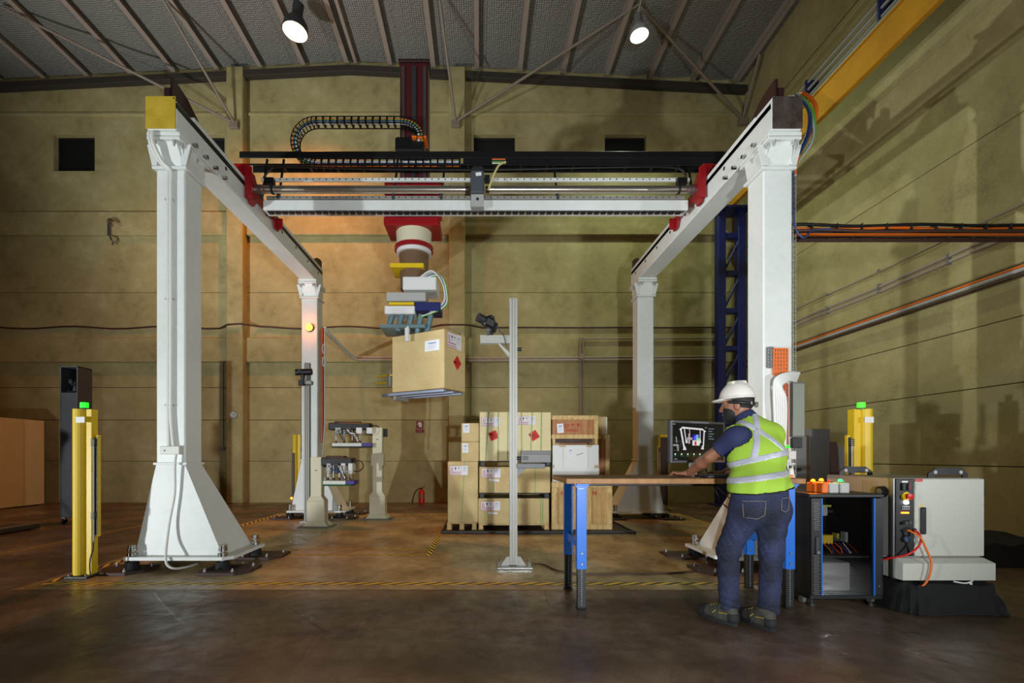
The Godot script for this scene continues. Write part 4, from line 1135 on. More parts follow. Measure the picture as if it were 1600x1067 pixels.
	var fl := fr - ux * 0.89
	var c0 := fr - ux * 0.445 + uz * 0.255
	var y0 := 2.045; var y1 := 2.82
	var bt := thing("carried_carton", "cardboard carton with a red diamond label held up by the gripper", "carton", Vector3(c0.x, y0, c0.z))
	part("carton_body", Sh.new().box(c0 + Vector3(0, (y0 + y1) * 0.5, 0), Vector3(0.89, y1 - y0, 0.51), Basis(ux, Vector3.UP, -uz), 0.008), M.carton, bt)
	var side := c0 + ux * 0.4455
	part("shipping_label", Sh.new().card(side + Vector3(0, 2.70, 0) - uz * 0.02, uz, Vector3.UP, 0.34, 0.2), label_mat(0), bt)
	part("hazard_label", Sh.new().card(side + Vector3(0, 2.42, 0) + uz * 0.05, (uz + Vector3.UP).normalized(), (Vector3.UP - uz).normalized(), 0.15, 0.15), label_mat(1), bt)
	part("shipping_label", Sh.new().card(c0 - uz * 0.2555 + ux * 0.25 + Vector3(0, 2.62, 0), ux, Vector3.UP, 0.24, 0.14), label_mat(2), bt)
	part("carton_tape", Sh.new().box(c0 + Vector3(0, y1, 0), Vector3(0.89, 0.002, 0.06), Basis(ux, Vector3.UP, -uz), 0), mat(Color(0.72, 0.6, 0.42), 0.4), bt)
	part("top_pusher", Sh.new().bar(Vector3(c0.x - 0.12, 2.70, c0.z) - uz * 0.28, Vector3(c0.x - 0.12, 2.90, c0.z) - uz * 0.28, 0.06, 0.03, uz), M.whitehose, g)
	part("back_plate", Sh.new().box(c0 + uz * 0.275 + Vector3(-0.0, 2.46, 0), Vector3(0.7, 0.86, 0.03), Basis(ux, Vector3.UP, -uz)), M.alu, g)
	part("fork_carrier", Sh.new().box(c0 - ux * 0.50 + Vector3(0, 2.40, 0), Vector3(0.05, 0.9, 0.3), Basis(ux, Vector3.UP, -uz)), M.alu, g)
	for k in [-0.2, 0.0, 0.2]:
		part("fork_tine", Sh.new().bar(c0 - ux * 0.66 + uz * k + Vector3(0, 2.02, 0), c0 + ux * 0.42 + uz * k + Vector3(0, 2.02, 0), 0.07, 0.035), mat(Color(0.66, 0.70, 0.80), 0.35, 0.5), g, "blue grey fork tine")
	for k in [[2.30, 0.30], [2.20, 0.18]]:
		part("safety_strip", Sh.new().bar(c0 - ux * 0.78 - uz * 0.2 + Vector3(0, k[0], 0), c0 - ux * (0.78 - k[1]) - uz * 0.2 + Vector3(0, k[0], 0), 0.03, 0.02), M.yellow, g)
	part("strip_bracket", Sh.new().box(c0 - ux * 0.54 - uz * 0.2 + Vector3(0, 2.25, 0), Vector3(0.05, 0.22, 0.03), Basis(ux, Vector3.UP, -uz)), M.alu, g)

func label_mat(kind: int) -> StandardMaterial3D:
	# printed labels: 0 shipping label with arrows, glass and umbrella; 1 red flame diamond; 2 address slip
	if M.has("label%d" % kind):
		return M["label%d" % kind]
	var w := 128; var h := 72
	if kind == 1: w = 72
	if kind == 2: w = 64
	var im := Image.create(w, h, false, Image.FORMAT_RGB8)
	if kind == 1:
		im.fill(Color(0.80, 0.14, 0.08))
		for y in h:
			for x in w:
				# drawn turned by 45 degrees: the flame stands on the corner
				var u := (x - y) / 50.9; var v := (x + (h - 1 - y) * 1.0 - 72) / 50.9
				var p := Vector2(((x - 36) + (y - 36)) / 50.0, ((36 - y) + (x - 36)) / 50.0)
				p = Vector2((x - y) / 72.0, (72 - x - y) / 72.0)
				if Vector2(p.x, (p.y - 0.42) * 0.8).length() < 0.15 or (absf(p.x) < 0.10 - (p.y - 0.5) * 0.25 and p.y > 0.42 and p.y < 0.85): im.set_pixel(x, y, Color(0.10, 0.05, 0.04))
				elif absf(p.y - 0.16) < 0.022 and absf(p.x) < 0.22: im.set_pixel(x, y, Color(0.10, 0.05, 0.04))
				elif (absf(p.y + 0.06) < 0.03 or absf(p.y + 0.2) < 0.03) and absf(p.x) < 0.3 and (x * 7 + y * 3) % 5 < 3: im.set_pixel(x, y, Color(0.12, 0.05, 0.04))
				elif (absf(p.x) + absf(p.y + 0.55)) < 0.10: im.set_pixel(x, y, Color(0.10, 0.05, 0.04))
				if x < 3 or y < 3 or x > 68 or y > 68: im.set_pixel(x, y, Color(0.85, 0.55, 0.45))
	elif kind == 0:
		im.fill(Color(0.90, 0.88, 0.90))
		var red := Color(0.62, 0.10, 0.22); var blk := Color(0.16, 0.08, 0.10)
		im.fill_rect(Rect2i(0, 0, 84, 2), red); im.fill_rect(Rect2i(0, 70, 84, 2), red); im.fill_rect(Rect2i(0, 0, 2, 72), red); im.fill_rect(Rect2i(83, 0, 1, 72), red)
		for k in 2:
			im.fill_rect(Rect2i(11 + k * 10, 16, 4, 20), red)
			for q in 5: im.fill_rect(Rect2i(13 + k * 10 - q, 10 + q, 2 * q, 1), red)
		im.fill_rect(Rect2i(7, 39, 22, 3), red)
		im.fill_rect(Rect2i(38, 12, 10, 12), blk); im.fill_rect(Rect2i(42, 24, 2, 9), blk); im.fill_rect(Rect2i(38, 33, 10, 3), blk)
		for q in 8: im.fill_rect(Rect2i(66 - q - 3, 14 + q / 2, 2 * q + 6, 1), blk)
		im.fill_rect(Rect2i(65, 18, 2, 16), blk)
		for k in 8: im.fill_rect(Rect2i(8 + k * 9, 47, 6, 7), red)
		for k in 10: im.fill_rect(Rect2i(6 + k * 7, 60, 5, 5), red)
		im.fill_rect(Rect2i(94, 14, 22, 4), Color(0.35, 0.5, 0.7)); im.fill_rect(Rect2i(94, 24, 26, 2), Color(0.6, 0.65, 0.7)); im.fill_rect(Rect2i(94, 32, 20, 2), Color(0.6, 0.65, 0.7)); im.fill_rect(Rect2i(94, 40, 24, 2), Color(0.65, 0.7, 0.75))
	else:
		im.fill(Color(0.92, 0.92, 0.93))
		im.fill_rect(Rect2i(16, 16, 34, 7), Color(0.45, 0.5, 0.72))
		for k in 4: im.fill_rect(Rect2i(14, 32 + k * 8, 36 - (k % 2) * 8, 2), Color(0.68, 0.68, 0.72))
	var m := mat(Color.WHITE, 0.6)
	m.albedo_texture = ImageTexture.create_from_image(im)
	M["label%d" % kind] = m
	return m

# ---------------------------------------------------------------- cartons, crates, pallets
const GZ := 7.5

func py(y: float, z: float) -> float:
	return H + (CY - y) / F * z

func carton(called: String, label: String, x0: float, x1: float, ya: float, yb: float, z: float, depth: float, m: Material, straps: Array, prints: Array, seam := -1.0) -> Node3D:
	# pixel box of its front face at depth z; straps: pixel x top and bottom; prints: [kind, px, py, w, h, turn]
	var a := P(x0, yb, z); var b := P(x1, ya, z)
	var t := thing(called, label, "carton", Vector3((a.x + b.x) * 0.5, a.y, -z - depth * 0.5))
	part("carton_body", Sh.new().lo_hi(Vector3(a.x, a.y, -z), Vector3(b.x, b.y, -z - depth), 0.008), m, t)
	if seam > 0:
		var ys := py(seam, z)
		part("carton_lid", Sh.new().lo_hi(Vector3(a.x + 0.001, a.y + 0.001, -z + 0.006), Vector3(b.x - 0.001, ys, -z - depth), 0.004), m, t)
	for s in straps:
		var off := 0.008 if seam > 0 else 0.001
		part("strap", Sh.new().bar(P(s[1], yb, z) + Vector3(0, 0.004, off), P(s[0], ya, z) + Vector3(0, 0.0, off), 0.014, 0.002, Vector3.BACK, 0), M.strap, t, "green strap")
		part("strap", Sh.new().lo_hi(Vector3(P(s[0], 0, z).x - 0.007, b.y - 0.001, -z + 0.001), Vector3(P(s[0], 0, z).x + 0.007, b.y + 0.002, -z - depth), 0), M.strap, t)
	for k in prints:
		var c := P(k[1], k[2], z); c.z = -z + 0.0015
		var x := Vector3(cos(k[5]), sin(k[5]), 0); var y := Vector3(-sin(k[5]), cos(k[5]), 0)
		part(["shipping_label", "hazard_label", "address_slip"][k[0]], Sh.new().card(c, x, y, k[3], k[4]), label_mat(k[0]), t)
	return t

func pallet(label: String, x0: float, x1: float, y0: float, y1: float, z: float, depth: float, m: Material, group := "wooden pallets under the goods") -> void:
	var a := P(x0, 0, z).x; var b := P(x1, 0, z).x
	var t := thing("pallet", label, "pallet", Vector3((a + b) * 0.5, y0, -z - depth * 0.5), group)
	for k in 5:
		var zz := -z - depth * (k + 0.5) / 5.0
		part("deck_board", Sh.new().lo_hi(Vector3(a, y1 - 0.018, zz + depth * 0.085), Vector3(b, y1 - 0.001, zz - depth * 0.085), 0.002), m, t)
	for k in 3:
		var xx := lerpf(a + 0.035, b - 0.035, k / 2.0)
		part("stringer", Sh.new().lo_hi(Vector3(xx - 0.035, y0 + 0.012, -z), Vector3(xx + 0.035, y1 - 0.018, -z - depth), 0.003), m, t)
		part("skid", Sh.new().lo_hi(Vector3(xx - 0.04, y0 + 0.001, -z), Vector3(xx + 0.04, y0 + 0.012, -z - depth), 0.002), m, t)

func crate(label: String, a: Vector3, b: Vector3, frame: Material, panel: Material, w: float, uprights: Array) -> Node3D:
	# a: low front corner with small x, b: high front corner with large x; depth in a.z and b.z
	var t := thing("wooden_crate", label, "crate", Vector3((a.x + b.x) * 0.5, a.y, (a.z + b.z) * 0.5))
	part("panel", Sh.new().lo_hi(a + Vector3(0.012, 0.01, -0.03), b + Vector3(-0.012, -0.01, 0.02), 0.003), panel, t)
	part("batten", Sh.new().lo_hi(Vector3(a.x, a.y, a.z), Vector3(b.x, a.y + w, a.z - 0.03), 0.004), frame, t)
	part("batten", Sh.new().lo_hi(Vector3(a.x, b.y - w, a.z), Vector3(b.x, b.y, a.z - 0.03), 0.004), frame, t)
	for u in uprights:
		var x: float = lerpf(a.x + w * 0.5, b.x - w * 0.5, u)
		part("batten", Sh.new().lo_hi(Vector3(x - w * 0.5, a.y + w, a.z), Vector3(x + w * 0.5, b.y - w, a.z - 0.03), 0.004), frame, t)
	for y in [[a.y, a.y + w], [b.y - w, b.y]]:
		part("batten", Sh.new().lo_hi(Vector3(b.x - 0.012, y[0], a.z - 0.03), Vector3(b.x, y[1], b.z), 0.003), frame, t)
		part("batten", Sh.new().lo_hi(Vector3(a.x, y[0], a.z - 0.03), Vector3(a.x + 0.012, y[1], b.z), 0.003), frame, t)
	return t

func arrows(t: Node3D, c: Vector3, s: float) -> void:
	# two stencilled upward arrows over a bar
	for k in [-1.0, 1.0]:
		part("stencil_arrow", Sh.new().prism([Vector2(-0.14, -0.4), Vector2(0.14, -0.4), Vector2(0.14, 0.12), Vector2(0.3, 0.12), Vector2(0, 0.55), Vector2(-0.3, 0.12), Vector2(-0.14, 0.12)], c + Vector3(k * s * 0.36, 0, 0), Vector3(s, 0, 0), Vector3(0, s, 0), 0.002), M.ink, t)
	part("stencil_bar", Sh.new().box(c + Vector3(0, -0.52 * s, 0), Vector3(s * 1.3, s * 0.1, 0.002), Basis(), 0), M.ink, t)

func goods() -> void:
	var mt := thing("floor_tray", "dark steel floor tray with a rounded front rail under the goods", "floor tray", Vector3(0.86, 0, -7.85))
	part("tray_plate", Sh.new().lo_hi(Vector3(-0.56, 0.002, -7.2), Vector3(2.3, 0.010, -8.55), 0.002), M.brown, mt)
	part("front_rail", Sh.new().cyl(Vector3(-0.58, 0.022, -7.19), Vector3(2.32, 0.022, -7.19), 0.02, 0.02, 12), M.charcoal, mt)
	for x in [-0.57, 2.31]:
		part("side_rail", Sh.new().cyl(Vector3(x, 0.018, -7.2), Vector3(x, 0.018, -8.55), 0.015, 0.015, 10), M.charcoal, mt)
	var y0 := 0.0105
	pallet("low wooden pallet under the tall narrow carton", 698.5, 744.5, y0, py(816.5, GZ), GZ, 0.6, M.pine)
	pallet("low wooden pallet under the bottom wide carton", 748, 858, y0, py(819, GZ), GZ, 0.75, M.pine)
	pallet("shade-darkened pallet between the two wide cartons", 749.5, 858, py(778.2, GZ), py(770, GZ), GZ + 0.01, 0.72, M.dark)  # coloured near black for the shade in the gap between the cartons
	pallet("shade-darkened pallet between the wide carton and the two strapped cartons", 750.5, 860, py(729, GZ), py(720, GZ), GZ + 0.01, 0.72, M.dark)  # the gap shade is put into this pallet's colour too
	carton("carton", "tall narrow cardboard carton standing on its own low pallet", 699.5, 747, 721, 816.5, GZ, 0.55, M.carton, [[726, 721]], [[0, 716.5, 735, 0.29, 0.145, 0.0]])
	carton("carton", "small cardboard carton lying straight on the tall narrow one", 720.5, 748.5, 690.3, 720.8, GZ + 0.03, 0.4, M.carton, [], [[2, 727, 700, 0.095, 0.145, 0.03]])
	carton("carton", "small cardboard carton topmost over the tall narrow one", 721, 748.5, 661, 690, GZ + 0.03, 0.4, M.carton, [], [[2, 728.5, 669, 0.10, 0.14, 0.03]])
	carton("carton", "bottom wide cardboard carton under the others, green straps at both ends", 747.5, 858, 778.5, 819, GZ, 0.7, M.carton, [[757, 757], [845, 845], [848, 848]], [[0, 766, 790.5, 0.31, 0.14, 0.0], [2, 770, 801.5, 0.14, 0.03, -0.05]])
	carton("carton", "middle wide cardboard carton between two shade-darkened pallets", 749, 860, 729.2, 770, GZ, 0.7, M.carton, [[771, 771], [836, 836]], [[0, 767, 739, 0.30, 0.14, 0.0], [2, 772, 750, 0.16, 0.035, -0.08]])
	carton("carton", "upper strapped carton with red diamond label beside the small cartons", 749.5, 803, 643.5, 720, GZ, 0.7, M.carton_pale_lit, [[763, 758.5], [778.5, 778], [793.5, 793]], [[0, 766.8, 659, 0.29, 0.14, 0.0], [1, 771, 680.5, 0.135, 0.135, PI / 4 - 0.40]], 709)
	carton("carton", "upper strapped carton with red diamond label beside the wooden crate", 804, 861, 644, 720, GZ, 0.7, M.carton_pale_lit, [[814.5, 815], [831.5, 828.5], [846, 845]], [[0, 822.5, 657, 0.29, 0.14, 0.0], [1, 834.5, 680.5, 0.135, 0.135, PI / 4 - 0.22]], 709)
	# wooden crates and the white box
	var z := -GZ
	var low := crate("large lower pine crate with red arrows, behind the bench leg", Vector3(P(862, 0, GZ).x, 0.012, z), Vector3(P(957, 0, GZ).x, py(753, GZ), z - 0.5), M.pine, M.plypale, 0.085, [0.0, 0.36, 0.62, 1.0])
	arrows(low, P(929.5, 770, GZ) + Vector3(0, 0, -0.026), 0.055)
	arrows(low, P(880, 770, GZ) + Vector3(0, 0, -0.026), 0.055)
	var wt := carton("white_carton", "white carton taped at the corners under the small wooden crate", 863.5, 936, 695, 752.8, GZ + 0.02, 0.48, M.carton_white, [], [[2, 891.5, 706.5, 0.09, 0.13, 0.0]])
	for k in [[879, 696.7, 0.10, 0.035], [920.5, 696.7, 0.09, 0.035], [932, 731, 0.07, 0.09], [865, 729, 0.03, 0.06]]:
		part("tape_patch", Sh.new().card(P(k[0], k[1], GZ + 0.02) + Vector3(0, 0, 0.001), Vector3.RIGHT, Vector3.UP, k[2], k[3], 0.001), mat(Color(0.72, 0.64, 0.48), 0.4), wt)
	for k in [880, 919]:
		part("carton_crease", Sh.new().bar(P(k, 752, GZ + 0.02) + Vector3(0, 0, 0.0005), P(k, 696, GZ + 0.02) + Vector3(0, 0, 0.0005), 0.006, 0.002, Vector3.BACK, 0), M.lightgrey, wt)
	part("carton_lid", Sh.new().lo_hi(P(863.2, 731.5, GZ + 0.02) + Vector3(0, 0, 0.004), P(936.3, 752.5, GZ + 0.02) + Vector3(0, 0, -0.1), 0.004), M.carton_white, wt)
	part("pen_scrawl", Sh.new().tube([P(901, 711.5, GZ + 0.015), P(904, 709.5, GZ + 0.015), P(905, 710.5, GZ + 0.015), P(908, 708.7, GZ + 0.015), P(911, 708, GZ + 0.015)], 0.004, 5), M.grey, wt)
	var top := crate("small reddish crate with pine battens and red stencils on the white carton", Vector3(P(862, 0, GZ).x, py(685.5, GZ), z), Vector3(P(935, 0, GZ).x, py(649, GZ), z - 0.5), M.pine, M.ply, 0.066, [1.0])
	for k in [0.02, 0.93]:
		var xx: float = lerpf(P(862, 0, GZ).x, P(935, 0, GZ).x, k)
		part("crate_foot", Sh.new().lo_hi(Vector3(xx, py(695, GZ + 0.02) + 0.001, z - 0.01), Vector3(xx + 0.045, py(685.5, GZ), z - 0.48), 0.003), M.pine, top)
	part("crate_floor", Sh.new().lo_hi(Vector3(P(867, 0, GZ).x, py(690, GZ), z - 0.2), Vector3(P(931, 0, GZ).x, py(685.5, GZ), z - 0.48), 0), M.brown, top)
	part("address_slip", Sh.new().card(P(876, 669, GZ) + Vector3(0, 0, -0.028), Vector3(0.996, 0.08, 0), Vector3(-0.08, 0.996, 0), 0.10, 0.145), label_mat(2), top)
	arrows(top, P(886.5, 664.5, GZ) + Vector3(0, 0, -0.028), 0.05)
	part("stencil_umbrella", Sh.new().prism([Vector2(-0.03, 0.0), Vector2(-0.018, 0.014), Vector2(0, 0.02), Vector2(0.018, 0.014), Vector2(0.03, 0.0)], P(895.5, 664, GZ) + Vector3(0, 0.005, -0.028), Vector3.RIGHT, Vector3.UP, 0.002), M.ink, top)
	part("stencil_umbrella", Sh.new().box(P(895.5, 666, GZ) + Vector3(0, 0, -0.028), Vector3(0.006, 0.05, 0.002), Basis(), 0), M.ink, top)
	part("stencil_glass", Sh.new().prism([Vector2(-0.022, 0.03), Vector2(0.022, 0.03), Vector2(0.012, -0.005), Vector2(0.004, -0.01), Vector2(0.004, -0.03), Vector2(0.016, -0.036), Vector2(-0.016, -0.036), Vector2(-0.004, -0.03), Vector2(-0.004, -0.01), Vector2(-0.012, -0.005)], P(904, 664.5, GZ) + Vector3(0, 0, -0.028), Vector3.RIGHT, Vector3.UP, 0.002), M.ink, top)
	lettering("FRAGILE", 0.05, M.ink, top, P(894.5, 672, GZ) + Vector3(0, 0, -0.028), Basis())
	crate("tall crate with brown panel and pine edges behind the white carton", Vector3(P(868, 0, 8.02).x, 0.012, -8.05), Vector3(P(953.5, 0, 8.02).x, py(679, 8.02), -8.45), M.pine, M.ply, 0.075, [0.0, 1.0])
	var jb := carton("carton", "brown carton standing on the tall crate at the back", 880, 949, 651, 679, 8.12, 0.28, M.carton, [], [])
	part("edge_tape", Sh.new().bar(P(947.8, 678, 8.12) + Vector3(0, 0, 0.001), P(947.8, 652, 8.12) + Vector3(0, 0, 0.001), 0.02, 0.003, Vector3.BACK, 0), M.paper, jb)

# ---------------------------------------------------------------- stands, grippers, posts
func extrusion(called: String, a: Vector3, b: Vector3, w: float, t: Node3D) -> Node3D:
	# slotted aluminium profile: a core and four corner ribs
	var d := (b - a).normalized()
	var u := Vector3.UP if absf(d.y) < 0.9 else Vector3.BACK
	var r := u.cross(d).normalized()
	var up := d.cross(r)
	var s := Sh.new().bar(a, b, w * 0.8, w * 0.8, u, 0)
	for i in [-1.0, 1.0]:
		for j in [-1.0, 1.0]:
			var o: Vector3 = (r * i + up * j) * w * 0.36
			s.bar(a + o, b + o, w * 0.28, w * 0.28, u, 0.001)
	for i in [-1.0, 1.0]:
		s.bar(a + r * i * w * 0.45, b + r * i * w * 0.45, w * 0.10, w * 0.24, u, 0); s.bar(a + up * i * w * 0.45, b + up * i * w * 0.45, w * 0.24, w * 0.10, u, 0)
	return part(called, s, M.alu, t)

func guard_post(x: float, z: float, label: String, lit: Color, sx: float, slim := false) -> Node3D:
	var t := thing("guard_post", label, "safety post", Vector3(x, 0, z), "yellow light curtain posts")
	var w := 0.0835
	var poly := []
	for k in 9:
		var a := PI * k / 8.0
		poly.append(Vector2(cos(a) * w * 0.62 - sx * w * 0.38, sin(a) * 0.05 - 0.02))
	poly.append_array([Vector2(-w if sx > 0 else -w, -0.10), Vector2(w, -0.10), Vector2(w, -0.02)] if sx > 0 else [Vector2(-w, -0.02), Vector2(-w, -0.10), Vector2(w, -0.10)])
	part("column_shell", Sh.new().prism(poly, Vector3(x, 0.815, z), Vector3.RIGHT, Vector3.BACK, 1.58), M.yellow, t)
	part("base_plate", Sh.new().box(Vector3(x, 0.0125, z - 0.05), Vector3(0.21, 0.02, 0.22)), M.dark, t)
	for q in [[-0.08, -0.13], [0.08, -0.13], [-0.08, 0.04], [0.08, 0.04]]:
		part("anchor_bolt", Sh.new().cyl(Vector3(x + q[0], 0.022, z + q[1]), Vector3(x + q[0], 0.04, z + q[1]), 0.01, 0.01, 6), M.steel, t)
	if lit != Color.BLACK:
		part("lamp_base", Sh.new().cyl(Vector3(x + 0.0, 1.60, z - 0.04), Vector3(x, 1.62, z - 0.04), 0.036, 0.036, 20), mat(lit.darkened(0.6), 0.4), t)
		part("signal_lamp", Sh.new().cyl(Vector3(x, 1.62, z - 0.04), Vector3(x, 1.67, z - 0.04), 0.034, 0.033, 20), glow(lit, 1.3, lit), t, "lit green signal lamp")
		part("warning_plate", Sh.new().card(Vector3(x + 0.02, 1.50, z + 0.031), Vector3.RIGHT, Vector3.UP, 0.085, 0.055), M.paper, t)
	var xs := x + sx * 0.105
	part("curtain_housing", Sh.new().lo_hi(Vector3(xs - 0.018, 0.38, z - 0.09), Vector3(xs + 0.018, 1.36, z - 0.05), 0.004), M.yellow, t)
	part("curtain_window", Sh.new().lo_hi(Vector3(xs - 0.012, 0.40, z - 0.05), Vector3(xs + 0.012, 1.34, z - 0.045), 0), M.dark, t)
	part("curtain_rod", Sh.new().cyl(Vector3(xs - sx * 0.012, 0.34, z - 0.035), Vector3(xs - sx * 0.012, 1.32, z - 0.035), 0.008, 0.008, 12), M.lightgrey, t)
	for h in [0.56, 1.26]:
		var cs := Sh.new()
		for k in 4: cs.box(Vector3(xs - sx * 0.012, h + k * 0.018, z - 0.035), Vector3(0.032, 0.010, 0.034))
		part("rod_clamp", cs, M.charcoal, t)
		part("rod_bracket", Sh.new().box(Vector3(x + sx * 0.088, h + 0.03, z - 0.055), Vector3(0.03, 0.05, 0.03)), M.charcoal, t)
	part("curtain_cable", Sh.new().tube(curve([Vector3(xs - sx * 0.012, 0.34, z - 0.035), Vector3(xs - sx * 0.014, 0.26, z - 0.03), Vector3(x + sx * 0.09, 0.18, z + 0.0), Vector3(x + sx * 0.085, 0.1, z + 0.0), Vector3(x + sx * 0.09, 0.03, z + 0.0)], 5), 0.006, 6), M.black, t)
	return t

func tool_stand(at: Vector3, h: float, label: String, wide: bool) -> Node3D:
	var t := thing("tool_stand", label, "tool stand", at, "cream tool stands")
	var v := func(x: float, y: float, z: float) -> Vector3: return at + Vector3(x, y, -z)
	part("base_plate", Sh.new().lo_hi(v.call(-0.27, 0.001, -0.17), v.call(0.27, 0.018, 0.17), 0.003), M.grey, t)
	part("foot", Sh.new().frustum(v.call(0, 0.018, 0), Vector2(0.40, 0.26), v.call(0, 0.09, 0), Vector2(0.29, 0.2)), M.cream, t)
	part("foot", Sh.new().lo_hi(v.call(-0.145, 0.09, -0.1), v.call(0.145, 0.42, 0.1), 0.008), M.cream, t)
	part("foot", Sh.new().frustum(v.call(0, 0.42, 0), Vector2(0.29, 0.2), v.call(0, 0.50, 0), Vector2(0.18, 0.16)), M.cream, t)
	part("column", Sh.new().lo_hi(v.call(-0.09, 0.48, -0.08), v.call(0.09, h, 0.08), 0.008), M.cream, t)
	if not wide:
		part("sleeve", Sh.new().lo_hi(v.call(-0.115, h * 0.58, -0.09), v.call(0.115, h * 0.71, 0.09), 0.008), M.cream, t)
	part("column_slot", Sh.new().box(v.call(0, h - 0.22, -0.081), Vector3(0.04, 0.012, 0.004)), M.charcoal, t)
	part("hook_arm", Sh.new().lo_hi(v.call(0.08, h - 0.17, 0.0), v.call(0.16, h - 0.02, 0.08), 0.006), M.dark, t)
	return t

func tool(at: Vector3, w: float, label: String, foam: bool, rng: RandomNumberGenerator) -> void:
	# a vacuum gripper hanging on a stand: head, valves, rods, plate
	var t := thing("vacuum_gripper", label, "gripper", at)
	var v := func(x: float, y: float, z: float) -> Vector3: return at + Vector3(x, y, -z)
	part("mount_head", Sh.new().lo_hi(v.call(-w * 0.15, 0.27, -0.12), v.call(w, 0.40, 0.14), 0.015), M.black, t)
	part("mount_cap", Sh.new().lo_hi(v.call(0.0, 0.38, -0.09), v.call(w * 0.7, 0.43, 0.1), 0.012), M.dark, t)
	for k in 4:
		var x := lerpf(0.03, w - 0.06, k / 3.0)
		part("valve_block", Sh.new().lo_hi(v.call(x, 0.20 if not foam else 0.14, -0.14), v.call(x + w * 0.16, 0.31, 0.05), 0.006), [M.lightgrey, M.charcoal, M.whitehose, M.whitehose][k], t)
	for k in 4:
		var x := lerpf(0.04, w * 0.72, k / 3.0)
		part("guide_rod", Sh.new().cyl(v.call(x, 0.03, -0.1), v.call(x, 0.28, -0.1), 0.009, 0.009, 10), M.steel, t)
		part("rod_spring", Sh.new().cyl(v.call(x, 0.035, -0.1), v.call(x, 0.075, -0.1), 0.02, 0.02, 10), M.dark, t)
	part("suction_plate", Sh.new().lo_hi(v.call(-0.02, -0.03, -0.16), v.call(w * 0.78, 0.03, 0.16), 0.005), M.plastic, t)
	part("plate_manifold", Sh.new().lo_hi(v.call(w * 0.78, -0.03, -0.15), v.call(w + 0.04, 0.03, 0.15), 0.005), M.purple, t)
	part("suction_foam", Sh.new().lo_hi(v.call(-0.03, -0.055, -0.165), v.call(w + (0.0 if foam else 0.03), -0.03, 0.165), 0.004), M.foam if foam else M.dark, t)
	for k in 6:
		var x := rng.randf_range(0.02, w * 0.7)
		var x2 := x + rng.randf_range(-0.12, 0.2)
		part("air_hose", Sh.new().tube(curve([v.call(x, 0.27, -0.15), v.call(lerpf(x, x2, 0.4) , 0.19 + rng.randf() * 0.06, -0.2), v.call(x2, 0.15 + rng.randf() * 0.06, -0.19), v.call(x2 + 0.04, 0.06, -0.13)], 5), 0.008, 6), [M.bluehose, M.whitehose, M.lightgrey, M.black, M.bluehose, M.whitehose][k], t)
	part("loop_hose", Sh.new().tube(curve([v.call(w * 0.9, 0.36, -0.05), v.call(w + 0.12, 0.34, -0.05), v.call(w + 0.16, 0.25, -0.05), v.call(w + 0.08, 0.18, -0.05), v.call(w * 0.85, 0.2, -0.05)], 6), 0.011, 8), M.brown if foam else M.black, t)

